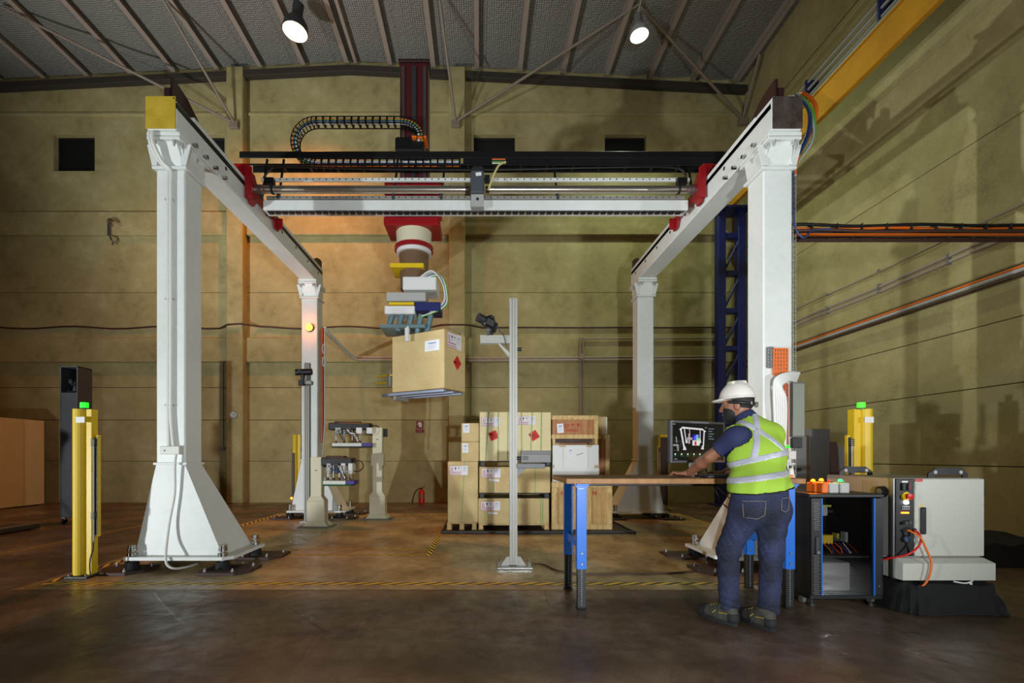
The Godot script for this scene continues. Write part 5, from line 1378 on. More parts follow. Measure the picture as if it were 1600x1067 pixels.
func grippers() -> void:
	var rng := RandomNumberGenerator.new()
	rng.seed = 3
	tool_stand(Vector3(-2.67, 0, -7.94), 1.14, "short cream tool stand holding the gripper with green foam", true)
	tool_stand(Vector3(-1.88, 0, -8.92), 1.68, "taller cream tool stand with a sleeve, holding the dark edged gripper", false)
	tool(Vector3(P(512, 0, 7.94).x, py(753, 7.94), -7.92), 0.44, "vacuum gripper with white plate and green foam on the short stand", true, rng)
	tool(Vector3(P(525, 0, 8.92).x, py(695, 8.92), -8.90), 0.66, "vacuum gripper with pale plate and dark foam on the taller stand", false, rng)
	# camera post in the middle of the cell
	var c := Vector3(P(802, 0, 5.03).x, 0, -5.03)
	var t := thing("camera_post", "tall slotted aluminium post with a side arm standing before the goods", "camera post", c)
	extrusion("post_profile", c + Vector3(0, 0.03, 0), c + Vector3(0, 2.79, 0), 0.08, t)
	extrusion("arm_profile", Vector3(P(750.5, 0, 5.03).x, py(531, 5.03), c.z), c + Vector3(-0.04, py(531, 5.03), 0), 0.08, t)
	part("base_plate", Sh.new().lo_hi(c + Vector3(-0.17, 0.004, 0.12), c + Vector3(0.19, 0.024, -0.16), 0.003), M.steel, t)
	for q in [[-0.15, 0.10], [0.17, 0.10], [-0.15, -0.14], [0.17, -0.14]]:
		part("base_bolt", Sh.new().cyl(c + Vector3(q[0], 0.004, q[1]), c + Vector3(q[0], 0.06, q[1]), 0.012, 0.012, 6), M.chrome, t)
	for q in [-1.0, 1.0]:
		part("corner_bracket", Sh.new().prism([Vector2(0, 0), Vector2(0.09, 0), Vector2(0.03, 0.09), Vector2(0, 0.09)], c + Vector3(0.04 * q, 0.024, 0), Vector3(q, 0, 0), Vector3.UP, 0.04), M.alu, t)
	part("arm_bracket", Sh.new().prism([Vector2(0, 0), Vector2(-0.10, 0.09), Vector2(-0.12, 0.09), Vector2(0, -0.06)], Vector3(c.x - 0.04, py(537, 5.03) - 0.09, c.z), Vector3.RIGHT, Vector3.UP, 0.02), M.alu, t)
	part("side_knob", Sh.new().cyl(c + Vector3(0.04, py(546, 5.03), 0.01), c + Vector3(0.085, py(546, 5.03), 0.01), 0.016, 0.02, 14), M.dark, t)
	# black camera with its ball mount on the arm
	var cc := P(763, 504, 5.0)
	var ct := thing("tilted_camera", "black camera on a ball mount on the post's side arm", "camera", Vector3(cc.x, py(525, 5.03), cc.z))
	var tilt := Basis(Vector3(0, 0, 1), -0.35) * Basis(Vector3.UP, 0.5)
	part("camera_body", Sh.new().box(cc, Vector3(0.13, 0.10, 0.10), tilt, 0.02), M.black, ct)
	part("camera_hump", Sh.new().box(cc + tilt * Vector3(0.01, 0.06, 0), Vector3(0.06, 0.04, 0.07), tilt, 0.012), M.dark, ct)
	part("camera_lens", Sh.new().cyl(cc + tilt * Vector3(-0.06, 0, 0), cc + tilt * Vector3(-0.13, 0, 0), 0.045, 0.048, 20), M.dark, ct)
	part("camera_grip", Sh.new().box(cc + tilt * Vector3(0.08, -0.02, 0), Vector3(0.05, 0.11, 0.08), tilt, 0.016), M.rubber, ct)
	part("ball_mount", Sh.new().ball(cc + Vector3(0.01, -0.075, 0), Vector3(0.03, 0.03, 0.03), 14), M.charcoal, ct)
	part("mount_plate", Sh.new().cyl(Vector3(cc.x + 0.02, py(525.2, 5.03), cc.z), cc + Vector3(0.01, -0.075, 0), 0.035, 0.018, 16), M.dark, ct)
	part("camera_lead", Sh.new().tube(curve([cc + Vector3(0.09, -0.03, 0), cc + Vector3(0.12, -0.1, 0), P(787, 524, 4.98), P(791, 545, 5.0)], 5), 0.006, 6), M.black, ct)
	# depth sensor on a bracket, other side of the post
	var sb := thing("depth_sensor", "grey boxy depth sensor on a bracket of the camera post", "sensor", P(834, 733, 4.98))
	part("sensor_body", Sh.new().lo_hi(P(815, 704, 4.92), P(858, 722.5, 5.06), 0.006), M.grey, sb)
	part("sensor_lid", Sh.new().lo_hi(P(815, 704, 4.91), P(858, 710, 5.06), 0.004), mat(Color(0.36, 0.35, 0.34), 0.5), sb)
	part("sensor_window", Sh.new().box(P(820.5, 715.5, 4.915), Vector3(0.045, 0.04, 0.01)), M.black, sb)
	part("sensor_plug", Sh.new().cyl(P(815, 716, 4.97), P(808, 716, 4.97), 0.02, 0.02, 12), M.dark, sb)
	part("sensor_bracket", Sh.new().lo_hi(P(808, 724, 4.94), P(850, 731.5, 5.04), 0.004), mat(Color(0.30, 0.30, 0.31), 0.45), sb)
	part("bracket_gusset", Sh.new().prism([Vector2(0, 0), Vector2(0.09, 0), Vector2(0, -0.09)], P(808.5, 731.5, 5.0), Vector3.RIGHT, Vector3.UP, 0.02), M.grey, sb)
	# webcam post beside the beacon leg
	var wp := Vector3(P(480.5, 0, 8.45).x, 0, -8.45)
	var w := thing("camera_post", "slim slotted aluminium post with a webcam beside the beacon leg", "camera post", wp)
	extrusion("post_profile", wp + Vector3(0, 0.02, 0), wp + Vector3(0, 2.78, 0), 0.09, w)
	part("base_plate", Sh.new().box(wp + Vector3(0, 0.012, 0), Vector3(0.2, 0.02, 0.2)), M.steel, w)
	var wc := P(475, 581, 8.3)
	var wt := thing("webcam", "black bar-shaped webcam clamped to the slim post", "webcam", wc - Vector3(0, 0.16, 0))
	part("webcam_body", Sh.new().cyl(wc + Vector3(-0.13, -0.01, 0.02), wc + Vector3(0.14, 0.0, 0.02), 0.055, 0.055, 18), M.black, wt)
	part("webcam_lens", Sh.new().cyl(wc + Vector3(-0.05, 0, 0.05), wc + Vector3(-0.05, 0, 0.08), 0.03, 0.028, 16), M.dark, wt)
	part("webcam_neck", Sh.new().cyl(wc + Vector3(-0.02, -0.14, 0.0), wc + Vector3(-0.02, -0.05, 0.01), 0.03, 0.04, 12), M.dark, wt)
	part("webcam_clamp", Sh.new().box(wc + Vector3(-0.04, -0.19, 0.0), Vector3(0.09, 0.09, 0.09)), M.black, wt)
	part("webcam_arm", Sh.new().box(wc + Vector3(0.05, -0.18, -0.05), Vector3(0.16, 0.06, 0.1)), M.alu, wt)
	# light curtain posts at the cell corners
	guard_post(-3.80, -4.60, "yellow light curtain post with green lamp beside the dark tower", Color(0.1, 1.0, 0.15), 1.0)
	guard_post(3.66, -4.60, "yellow light curtain post with green lamp behind the control cabinet", Color(0.25, 1.0, 0.15), -1.0)
	var far := guard_post(-3.88, -10.2, "yellow light curtain post with a dark slot behind the beacon leg", Color.BLACK, 1.0)
	part("sensor_slot", Sh.new().lo_hi(Vector3(-3.955, 0.25, -10.17), Vector3(-3.90, 1.22, -10.15), 0.003), M.brown, far)
	part("indicator_lamp", Sh.new().cyl(Vector3(-3.955, 0.27, -10.145), Vector3(-3.955, 0.27, -10.13), 0.026, 0.022, 12), glow(Color(1.0, 0.45, 0.1), 5.0), far)
	var fr := guard_post(3.90, -10.2, "slim light curtain post with brown face and yellow edge behind the bench", Color.BLACK, -1.0)
	part("sensor_slot", Sh.new().lo_hi(Vector3(3.80, 0.1, -10.165), Vector3(3.95, 1.55, -10.145), 0.003), M.brown, fr)

# ---------------------------------------------------------------- things along the sides
func side_equipment() -> void:
	# dark camera tower
	var bx := P(93.6, 0, 8.19).x
	var tw := thing("camera_tower", "tall dark grey tower on casters with a camera niche at its top", "tower", Vector3(bx + 0.15, 0, -8.34))
	var z0 := -8.19; var z1 := -8.50; var x1 := bx + 0.30; var ny := py(612, 8.19)
	part("side_panel", Sh.new().lo_hi(Vector3(bx, 0.12, z0), Vector3(bx + 0.018, 2.68, z1), 0.002), M.charcoal, tw)
	part("side_panel", Sh.new().lo_hi(Vector3(x1 - 0.018, 0.12, z0), Vector3(x1, 2.68, z1), 0.002), mat(Color(0.22, 0.22, 0.235), 0.5), tw)
	part("back_panel", Sh.new().lo_hi(Vector3(bx + 0.018, 0.12, z1 + 0.02), Vector3(x1 - 0.018, 2.68, z1), 0), M.dark, tw)
	part("front_panel", Sh.new().lo_hi(Vector3(bx + 0.018, 0.12, z0 - 0.004), Vector3(x1 - 0.018, ny, z0 - 0.022), 0.002), M.charcoal, tw)
	part("front_panel", Sh.new().lo_hi(Vector3(bx + 0.02, 0.9, z0 - 0.002), Vector3(x1 - 0.02, 0.905, z0 - 0.02), 0), M.black, tw)
	part("top_panel", Sh.new().lo_hi(Vector3(bx, 2.665, z0), Vector3(x1, 2.68, z1), 0), M.charcoal, tw)
	part("niche_floor", Sh.new().lo_hi(Vector3(bx + 0.018, ny - 0.015, z0 - 0.004), Vector3(x1 - 0.018, ny, z1), 0), M.dark, tw)
	for q in [[0.04, -0.04], [0.26, -0.04], [0.04, -0.27], [0.26, -0.27]]:
		var c := Vector3(bx + q[0], 0.05, z0 + q[1])
		part("caster", Sh.new().cyl(c - Vector3(0.018, 0, 0), c + Vector3(0.018, 0, 0), 0.049, 0.049, 16), M.rubber, tw)
		part("caster_fork", Sh.new().box(c + Vector3(0, 0.045, 0), Vector3(0.06, 0.05, 0.05)), M.steel, tw)
	var cm := thing("niche_camera", "small black camera inside the tower niche", "camera", Vector3(bx + 0.16, ny, z0 - 0.12))
	part("camera_body", Sh.new().box(Vector3(bx + 0.155, ny + 0.17, z0 - 0.12), Vector3(0.11, 0.10, 0.1), Basis(Vector3(0, 0, 1), 0.3), 0.015), M.black, cm)
	part("camera_lens", Sh.new().cyl(Vector3(bx + 0.15, ny + 0.175, z0 - 0.07), Vector3(bx + 0.148, ny + 0.18, z0 - 0.03), 0.036, 0.034, 18), M.charcoal, cm)
	part("lens_glass", Sh.new().cyl(Vector3(bx + 0.148, ny + 0.18, z0 - 0.03), Vector3(bx + 0.148, ny + 0.18, z0 - 0.028), 0.026, 0.026, 18), M.chrome, cm)
	part("camera_foot", Sh.new().cyl(Vector3(bx + 0.16, ny + 0.002, z0 - 0.12), Vector3(bx + 0.16, ny + 0.13, z0 - 0.12), 0.05, 0.02, 14), M.dark, cm)
	part("camera_lead", Sh.new().tube(curve([Vector3(bx + 0.2, ny + 0.15, z0 - 0.1), Vector3(bx + 0.24, ny + 0.08, z0 - 0.06), Vector3(bx + 0.2, ny + 0.02, z0 - 0.06), Vector3(bx + 0.06, ny + 0.02, z0 - 0.08)], 5), 0.01, 6), M.dark, cm)
	# pale board partition
	var pn := thing("board_partition", "pale beige boarded partition standing by the rear wall", "partition", Vector3(-11.3, 0, -10.5))
	part("board", Sh.new().lo_hi(Vector3(-10.41, 0.02, -10.99), Vector3(-10.37, 1.99, -11.5), 0.004), M.board, pn)
	part("board", Sh.new().lo_hi(Vector3(-10.41, 0.02, -9.4), Vector3(-10.37, 1.99, -10.984), 0.004), M.board, pn)
	part("board", Sh.new().lo_hi(Vector3(-12.6, 0.02, -9.36), Vector3(-10.37, 1.99, -9.40), 0.004), M.board, pn)
	part("board", Sh.new().lo_hi(Vector3(-12.6, 0.02, -11.50), Vector3(-10.41, 1.99, -11.54), 0.004), M.board, pn)
	part("plinth", Sh.new().lo_hi(Vector3(-12.5, 0, -9.5), Vector3(-10.45, 0.1, -11.45), 0), M.brown, pn)
	part("top_board", Sh.new().lo_hi(Vector3(-12.6, 1.97, -9.40), Vector3(-10.41, 1.99, -11.50), 0), M.board, pn)
	# low dark bar on the floor
	var lb := thing("floor_bar", "low dark steel bar lying on the floor by the tower", "bar", Vector3(-7.1, 0, -7.1))
	part("bar_profile", Sh.new().lo_hi(Vector3(-7.5, 0.01, -6.4), Vector3(-7.02, 0.075, -7.72), 0.01), M.charcoal, lb)
	part("bar_lip", Sh.new().lo_hi(Vector3(-7.06, 0.075, -6.4), Vector3(-7.02, 0.10, -7.72), 0.004), M.grey, lb)
	for zz in [-6.6, -7.5]:
		part("bar_foot", Sh.new().lo_hi(Vector3(-7.45, 0, zz), Vector3(-7.05, 0.01, zz - 0.1), 0), M.rubber, lb)
	# fire extinguisher and its sign
	var e := Vector3(P(659, 0, WZ - 0.15).x, 0, -WZ + 0.15)
	var fx := thing("fire_extinguisher", "red fire extinguisher with a black hose on the floor by the rear wall", "extinguisher", e)
	part("cylinder_body", Sh.new().lathe(e, [Vector2(0, 0.004), Vector2(0.068, 0.004), Vector2(0.072, 0.02), Vector2(0.072, 0.27), Vector2(0.055, 0.32), Vector2(0.02, 0.34), Vector2(0, 0.34)], 24), M.redbright, fx)
	part("body_label", Sh.new().cyl(e + Vector3(0, 0.12, 0), e + Vector3(0, 0.22, 0), 0.0735, 0.0735, 24, false), mat(Color(0.62, 0.30, 0.26), 0.5), fx)
	part("valve", Sh.new().cyl(e + Vector3(0, 0.34, 0), e + Vector3(0, 0.375, 0), 0.018, 0.018, 12), M.dark, fx)
	part("squeeze_handle", Sh.new().bar(e + Vector3(-0.02, 0.375, 0), e + Vector3(0.09, 0.42, 0), 0.02, 0.012), M.dark, fx)
	part("squeeze_handle", Sh.new().bar(e + Vector3(-0.02, 0.365, 0), e + Vector3(0.07, 0.36, 0), 0.02, 0.012), M.dark, fx)
	part("hose", Sh.new().tube(curve([e + Vector3(0, 0.36, 0), e + Vector3(-0.08, 0.35, 0.03), e + Vector3(-0.16, 0.26, 0.04), e + Vector3(-0.2, 0.14, 0.04), e + Vector3(-0.215, 0.07, 0.04)], 6), 0.012, 8), M.black, fx)
	part("nozzle", Sh.new().cyl(e + Vector3(-0.215, 0.08, 0.04), e + Vector3(-0.222, 0.03, 0.04), 0.013, 0.02, 10), M.black, fx)
	var sp := P(656, 667, WZ)
	var sg := thing("extinguisher_sign", "red and white fire extinguisher sign on the rear wall", "sign", sp - Vector3(0, 0.16, 0))
	part("sign_panel", Sh.new().card(sp + Vector3(0, 0.055, 0.002), Vector3.RIGHT, Vector3.UP, 0.18, 0.185, 0.004), mat(Color(0.50, 0.07, 0.08), 0.5), sg)
	part("sign_panel", Sh.new().card(sp + Vector3(0, -0.10, 0.002), Vector3.RIGHT, Vector3.UP, 0.21, 0.085, 0.004), mat(Color(0.50, 0.07, 0.08), 0.5), sg)
	part("sign_symbol", Sh.new().prism([Vector2(-0.02, -0.06), Vector2(0.05, -0.06), Vector2(0.05, 0.03), Vector2(0.03, 0.06), Vector2(-0.01, 0.07), Vector2(-0.05, 0.04), Vector2(-0.055, -0.02), Vector2(-0.035, 0.0), Vector2(-0.025, 0.03)], sp + Vector3(0, 0.055, 0.008), Vector3.RIGHT, Vector3.UP, 0.003), M.paper, sg)
	for k in 2:
		part("sign_text_line", Sh.new().box(sp + Vector3(0, -0.085 - k * 0.03, 0.008), Vector3(0.13 - 0.03 * k, 0.008, 0.002), Basis(), 0), mat(Color(0.75, 0.5, 0.48), 0.6), sg)
	# plain grey cabinet and boards behind the rack
	var gc := thing("grey_cabinet", "plain grey steel cabinet standing behind the server rack", "cabinet", Vector3(4.15, 0, -5.95))
	part("cabinet_body", Sh.new().lo_hi(P(1265, 670, 5.85) * Vector3(1, 0, 1) + Vector3(0, 0.005, 0), Vector3(P(1297, 0, 5.85).x, py(670, 5.85), -6.25), 0.006), M.grey, gc)
	part("cabinet_door", Sh.new().lo_hi(Vector3(P(1247, 0, 5.8).x, 0.005, -5.84), Vector3(P(1264, 0, 5.8).x, py(681, 5.85), -5.87), 0.004), mat(Color(0.46, 0.46, 0.44), 0.45), gc)
	part("door_handle", Sh.new().cyl(P(1249, 734, 5.82), P(1249, 734, 5.79), 0.025, 0.02, 12), M.dark, gc)
	var bd := thing("leaning_board", "narrow brown board leaning beside the grey cabinet", "board", Vector3(4.4, 0, -5.95))
	part("board", Sh.new().bar(Vector3(4.38, 0.0, -5.9), Vector3(4.34, py(690, 5.9), -5.95), 0.10, 0.02, Vector3.BACK), M.brown, bd)
	part("board", Sh.new().bar(Vector3(4.46, 0.0, -5.88), Vector3(4.42, py(697, 5.9), -5.93), 0.06, 0.02, Vector3.BACK), M.grey, bd)
	# tarp-covered flat load by the side wall
	var tp := thing("flat_load", "low flat load under a dark sheet along the side wall", "load", Vector3(5.9, 0, -6.2))
	var ts := Sh.new()
	var gx := 14; var gz := 16
	var hh := func(i: int, j: int) -> float: return 0.0 if i == 0 or j == 0 or i == gx or j == gz else 0.22 + 0.02 * sin(i * 1.7 + j * 0.9) + 0.015 * cos(j * 2.3)
	for i in gx:
		for j in gz:
			var q := []
			for k in [[0, 0], [1, 0], [1, 1], [0, 1]]:
				q.append(Vector3(lerpf(5.15, 6.40, (i + k[0]) / float(gx)), maxf(0.003, hh.call(i + k[0], j + k[1])), lerpf(-5.0, -7.6, (j + k[1]) / float(gz))))
			ts.quad(q[0], q[1], q[2], q[3], Vector3.UP)
	part("dark_sheet", ts, M.cloth, tp)
	part("skid", Sh.new().lo_hi(Vector3(5.12, 0.0, -5.1), Vector3(5.2, 0.06, -7.5), 0.004), M.dark, tp)
	# floor cable
	var fcb := thing("floor_cable", "dark cable snaking over the floor from the camera post to the bench", "cable", P(950, 895, 4.7) * Vector3(1, 0, 1))
	part("cable_run", Sh.new().tube(curve([P(826, 881, 5.15), P(850, 882, 5.1), P(870, 890, 4.85), P(905, 897.5, 4.7), P(960, 898, 4.69), P(1040, 897, 4.72), P(1095, 892, 4.83), P(1130, 889, 4.95)].map(func(p): return Vector3(p.x, 0.012, p.z)), 6), 0.009, 6), M.brown, fcb)
	control_cabinet()
	rack()

func control_cabinet() -> void:
	var zf := 3.65
	var x0 := P(1398, 0, zf).x; var x1 := P(1536, 0, zf).x; var xm := P(1427, 0, zf).x
	var y0 := py(903, zf); var ys := py(871, zf); var y1 := py(747, zf)
	# black cloth over the plinth
	var cl := thing("cloth_plinth", "black cloth draped over the plinth under the control cabinet", "cloth", Vector3(3.5, 0, -3.9))
	var cs := Sh.new()
	var n := 64; var m := 7
	var ring := func(k: int, lvl: int) -> Vector3:
		var a := TAU * k / n
		var e := 0.30
		var cx := signf(cos(a)) * pow(absf(cos(a)), e); var sz := signf(sin(a)) * pow(absf(sin(a)), e)
		var f := lvl / float(m)
		var out := 0.06 * (1.0 - f) + 0.012 * sin(k * 1.9) * (1.0 - f) + 0.008 * sin(k * 0.7 + lvl)
		var hgt := 0.205 * f + 0.012 * sin(k * 0.8) * f
		return Vector3(3.50 + cx * (0.335 + out), 0.002 + hgt, -3.93 + sz * (0.38 + out))
	for k in n:
		for l in m:
			cs.quad(ring.call(k, l), ring.call((k + 1) % n, l), ring.call((k + 1) % n, l + 1), ring.call(k, l + 1), ring.call(k, l) - Vector3(3.49, 0.05, -3.93))
		cs.tri(Vector3(3.49, 0.205, -3.93), ring.call(k, m), ring.call((k + 1) % n, m), Vector3.UP, Vector3.UP, Vector3.UP)
	part("draped_cloth", cs, M.cloth, cl)
	var t := thing("control_cabinet", "white robot control cabinet with a black operating strip on the draped plinth", "control cabinet", Vector3((x0 + x1) * 0.5, 0.21, -zf - 0.35))
	var zb := -zf - 0.72
	part("cabinet_body", Sh.new().lo_hi(Vector3(x0, ys, -zf - 0.012), Vector3(x1, y1, zb), 0.008), mat(Color(0.60, 0.59, 0.56), 0.45), t)
	var dr := part("cabinet_door", Sh.new().lo_hi(Vector3(xm + 0.003, ys + 0.012, -zf + 0.012), Vector3(x1, y1 - 0.004, -zf - 0.01), 0.006), M.ctrl, t)
	part("skirt", Sh.new().frustum(Vector3((x0 + x1) * 0.5 + 0.01, y0, -zf - 0.31), Vector2(x1 - x0 + 0.02, 0.76), Vector3((x0 + x1) * 0.5 + 0.01, ys - 0.03, -zf - 0.31), Vector2(x1 - x0 + 0.02, 0.76)), M.ctrl, t)
	part("skirt", Sh.new().frustum(Vector3((x0 + x1) * 0.5 + 0.01, ys - 0.03, -zf - 0.31), Vector2(x1 - x0 + 0.02, 0.76), Vector3((x0 + x1) * 0.5, ys, -zf - 0.34), Vector2(x1 - x0 - 0.01, 0.70)), M.ctrl, t)
	for q in [0.08, 0.6]:
		part("cabinet_foot", Sh.new().lo_hi(Vector3(x0 + q - 0.04, 0.205, -zf - 0.08), Vector3(x0 + q + 0.04, y0, zb + 0.1), 0), M.dark, t)
	part("operating_strip", Sh.new().lo_hi(Vector3(x0 + 0.002, ys + 0.012, -zf + 0.008), Vector3(xm - 0.002, y1 - 0.004, -zf - 0.01), 0.003), M.black, t, "black operating strip")
	part("strip_edge", Sh.new().lo_hi(Vector3(x0 - 0.012, y0, -zf + 0.0), Vector3(x0 + 0.002, y1, -zf - 0.03), 0.003), M.steel, t)
	var zz := -zf + 0.008
	var at := func(px: float, pyy: float) -> Vector3: return Vector3(P(px, 0, zf).x, py(pyy, zf), zz)
	part("strip_label", Sh.new().card(at.call(1412, 752.5), Vector3.RIGHT, Vector3.UP, 0.045, 0.012), M.paper, t)
	var ms := part("main_switch", Sh.new().box(at.call(1412, 760) + Vector3(0, 0, 0.008), Vector3(0.055, 0.055, 0.02), Basis(), 0.004), M.dark, t)
	part("switch_knob", Sh.new().box(at.call(1413.5, 760) + Vector3(0, 0, 0.025), Vector3(0.014, 0.045, 0.02), Basis(), 0.004), M.black, ms)
	part("switch_mark", Sh.new().box(at.call(1416.6, 760) + Vector3(0, 0, 0.02), Vector3(0.008, 0.045, 0.003), Basis(), 0), M.redbright, ms)
	var es := part("stop_collar", Sh.new().cyl(at.call(1413, 775), at.call(1413, 775) + Vector3(0, 0, 0.012), 0.032, 0.032, 24), M.yellow, t)
	part("stop_button", Sh.new().lathe(at.call(1414, 775) + Vector3(0, 0, 0.012), [Vector2(0.014, 0), Vector2(0.014, 0.015), Vector2(0.023, 0.018), Vector2(0.023, 0.03), Vector2(0, 0.035)], 20, Vector3(0, 0, 1)), M.redbright, es, "red emergency stop button")
	part("motor_lamp", Sh.new().cyl(at.call(1413.5, 784.5), at.call(1413.5, 784.5) + Vector3(0, 0, 0.016), 0.016, 0.013, 18), glow(Color(0.95, 0.97, 1.0), 8.0), t, "lit white push button")
	part("display_window", Sh.new().box(at.call(1413.5, 793) + Vector3(0, 0, 0.004), Vector3(0.06, 0.026, 0.008), Basis(), 0.002), M.lightgrey, t)
	for k in 4:
		part("display_digit", Sh.new().box(at.call(1409 + k * 3.2, 793) + Vector3(0, 0, 0.009), Vector3(0.008, 0.016, 0.002), Basis(), 0), M.dark, t)
	part("orange_lamp", Sh.new().box(at.call(1412, 800.8) + Vector3(0, 0, 0.004), Vector3(0.058, 0.011, 0.008), Basis(), 0.002), glow(Color(1.0, 0.5, 0.1), 6.0), t, "lit amber bar lamp")
	for k in [[1410, 816], [1416, 815], [1411, 827], [1416, 825.5], [1423, 827]]:
		part("connector", Sh.new().cyl(at.call(k[0], k[1]), at.call(k[0], k[1]) + Vector3(0, 0, 0.03), 0.013, 0.013, 14), M.chrome if k[1] > 820 else M.charcoal, t)
	var so := part("round_socket", Sh.new().cyl(at.call(1412.5, 841), at.call(1412.5, 841) + Vector3(0, 0, 0.02), 0.027, 0.025, 24), M.dark, t)
	part("socket_face", Sh.new().cyl(at.call(1412.5, 841) + Vector3(0, 0, 0.02), at.call(1412.5, 841) + Vector3(0, 0, 0.022), 0.018, 0.018, 20), M.bluehose, so)
	# door furniture
	var hd := part("door_handle", Sh.new().lo_hi(Vector3(P(1434.5, 0, zf).x, py(834, zf), -zf + 0.012), Vector3(P(1442.5, 0, zf).x, py(792, zf), -zf + 0.034), 0.008), M.black, dr, "black door handle")
	part("warning_triangle", Sh.new().prism([Vector2(-0.013, 0), Vector2(0.013, 0), Vector2(0, 0.024)], Vector3(P(1437.5, 0, zf).x, py(791.5, zf), -zf + 0.013), Vector3.RIGHT, Vector3.UP, 0.002), M.yellow, dr)
	lettering("ABB", 0.033, M.redbright, dr, Vector3(P(1433, 0, zf).x, py(750.3, zf), -zf + 0.0135), Basis(), true, "brand_lettering")
	part("type_line", Sh.new().box(Vector3(P(1432.5, 0, zf).x, py(756.5, zf), -zf + 0.0125), Vector3(0.036, 0.005, 0.001), Basis(), 0), M.lightgrey, dr)
	part("door_latch", Sh.new().lo_hi(Vector3(x1, py(775, zf), -zf + 0.01), Vector3(x1 + 0.006, py(762, zf), -zf - 0.02), 0), M.black, dr)
	# lifting lugs on top
	for k in [[x0 + 0.34, x1 - 0.02, -zf - 0.1], [x0 + 0.01, x0 + 0.30, -zf - 0.58]]:
		var wv: float = k[1] - k[0]
		var lg := Sh.new().prism([Vector2(0, 0), Vector2(0.0, 0.03), Vector2(0.06, 0.075), Vector2(wv - 0.06, 0.075), Vector2(wv, 0.03), Vector2(wv, 0.0), Vector2(wv - 0.04, 0.0), Vector2(wv - 0.04, 0.02), Vector2(0.04, 0.02), Vector2(0.04, 0.0)], Vector3(k[0], y1, k[2]), Vector3.RIGHT, Vector3.UP, 0.012)
		var lp := part("lifting_lug", lg, M.black, t)
		for q in [0.055, wv - 0.055]:
			part("lug_eye", Sh.new().cyl(Vector3(k[0] + q, y1 + 0.042, k[2] + 0.007), Vector3(k[0] + q, y1 + 0.042, k[2] + 0.009), 0.014, 0.014, 16), M.lightgrey, lp)
	# side face: vent panel and round gland
	part("side_vent", Sh.new().lo_hi(Vector3(x0 - 0.004, y1 - 0.14, -zf - 0.16), Vector3(x0, y1 - 0.03, -zf - 0.30), 0), mat(Color(0.56, 0.54, 0.50), 0.5), t)
	var gl := part("side_gland", Sh.new().cyl(Vector3(x0, py(768, 3.75), -zf - 0.1), Vector3(x0 - 0.035, py(768, 3.75), -zf - 0.1), 0.045, 0.04, 24), M.black, t)
	part("gland_ring", Sh.new().cyl(Vector3(x0 - 0.035, py(768, 3.75), -zf - 0.1), Vector3(x0 - 0.04, py(768, 3.75), -zf - 0.1), 0.025, 0.025, 20), M.steel, gl)
	# patch cables
	part("patch_cable", Sh.new().tube(curve([at.call(1423, 827) + Vector3(0, 0, 0.03), at.call(1425.5, 836) + Vector3(0, 0, 0.06), at.call(1421, 850) + Vector3(0, 0, 0.07), at.call(1407, 864) + Vector3(0, 0, 0.05), at.call(1394, 873) + Vector3(0, 0, -0.03), at.call(1380, 884) + Vector3(0, 0, -0.12)], 7), 0.0075, 8), M.redbright, t, "red patch cable")
	part("patch_cable", Sh.new().tube(curve([at.call(1412, 827) + Vector3(0, 0, 0.03), at.call(1421, 836) + Vector3(0, 0, 0.08), at.call(1428, 853) + Vector3(0, 0, 0.09), at.call(1434, 874) + Vector3(0, 0, 0.10), at.call(1431, 895) + Vector3(0, 0, 0.10), at.call(1424, 909) + Vector3(0, 0, 0.09), at.call(1418, 914) + Vector3(0, 0, 0.05)], 7), 0.007, 8), M.orange, t, "orange patch cable")
	part("tied_lead", Sh.new().tube(curve([at.call(1488, 908) + Vector3(0, 0, 0.0), at.call(1500, 909) + Vector3(0, 0, 0.03), at.call(1510, 906) + Vector3(0, 0, 0.03), at.call(1520, 904) + Vector3(0, 0, 0.0)], 5), 0.006, 6), M.whitehose, t)
	part("cable_tag", Sh.new().box(at.call(1508, 911) + Vector3(0, 0, 0.035), Vector3(0.02, 0.03, 0.004)), M.plastic, t)

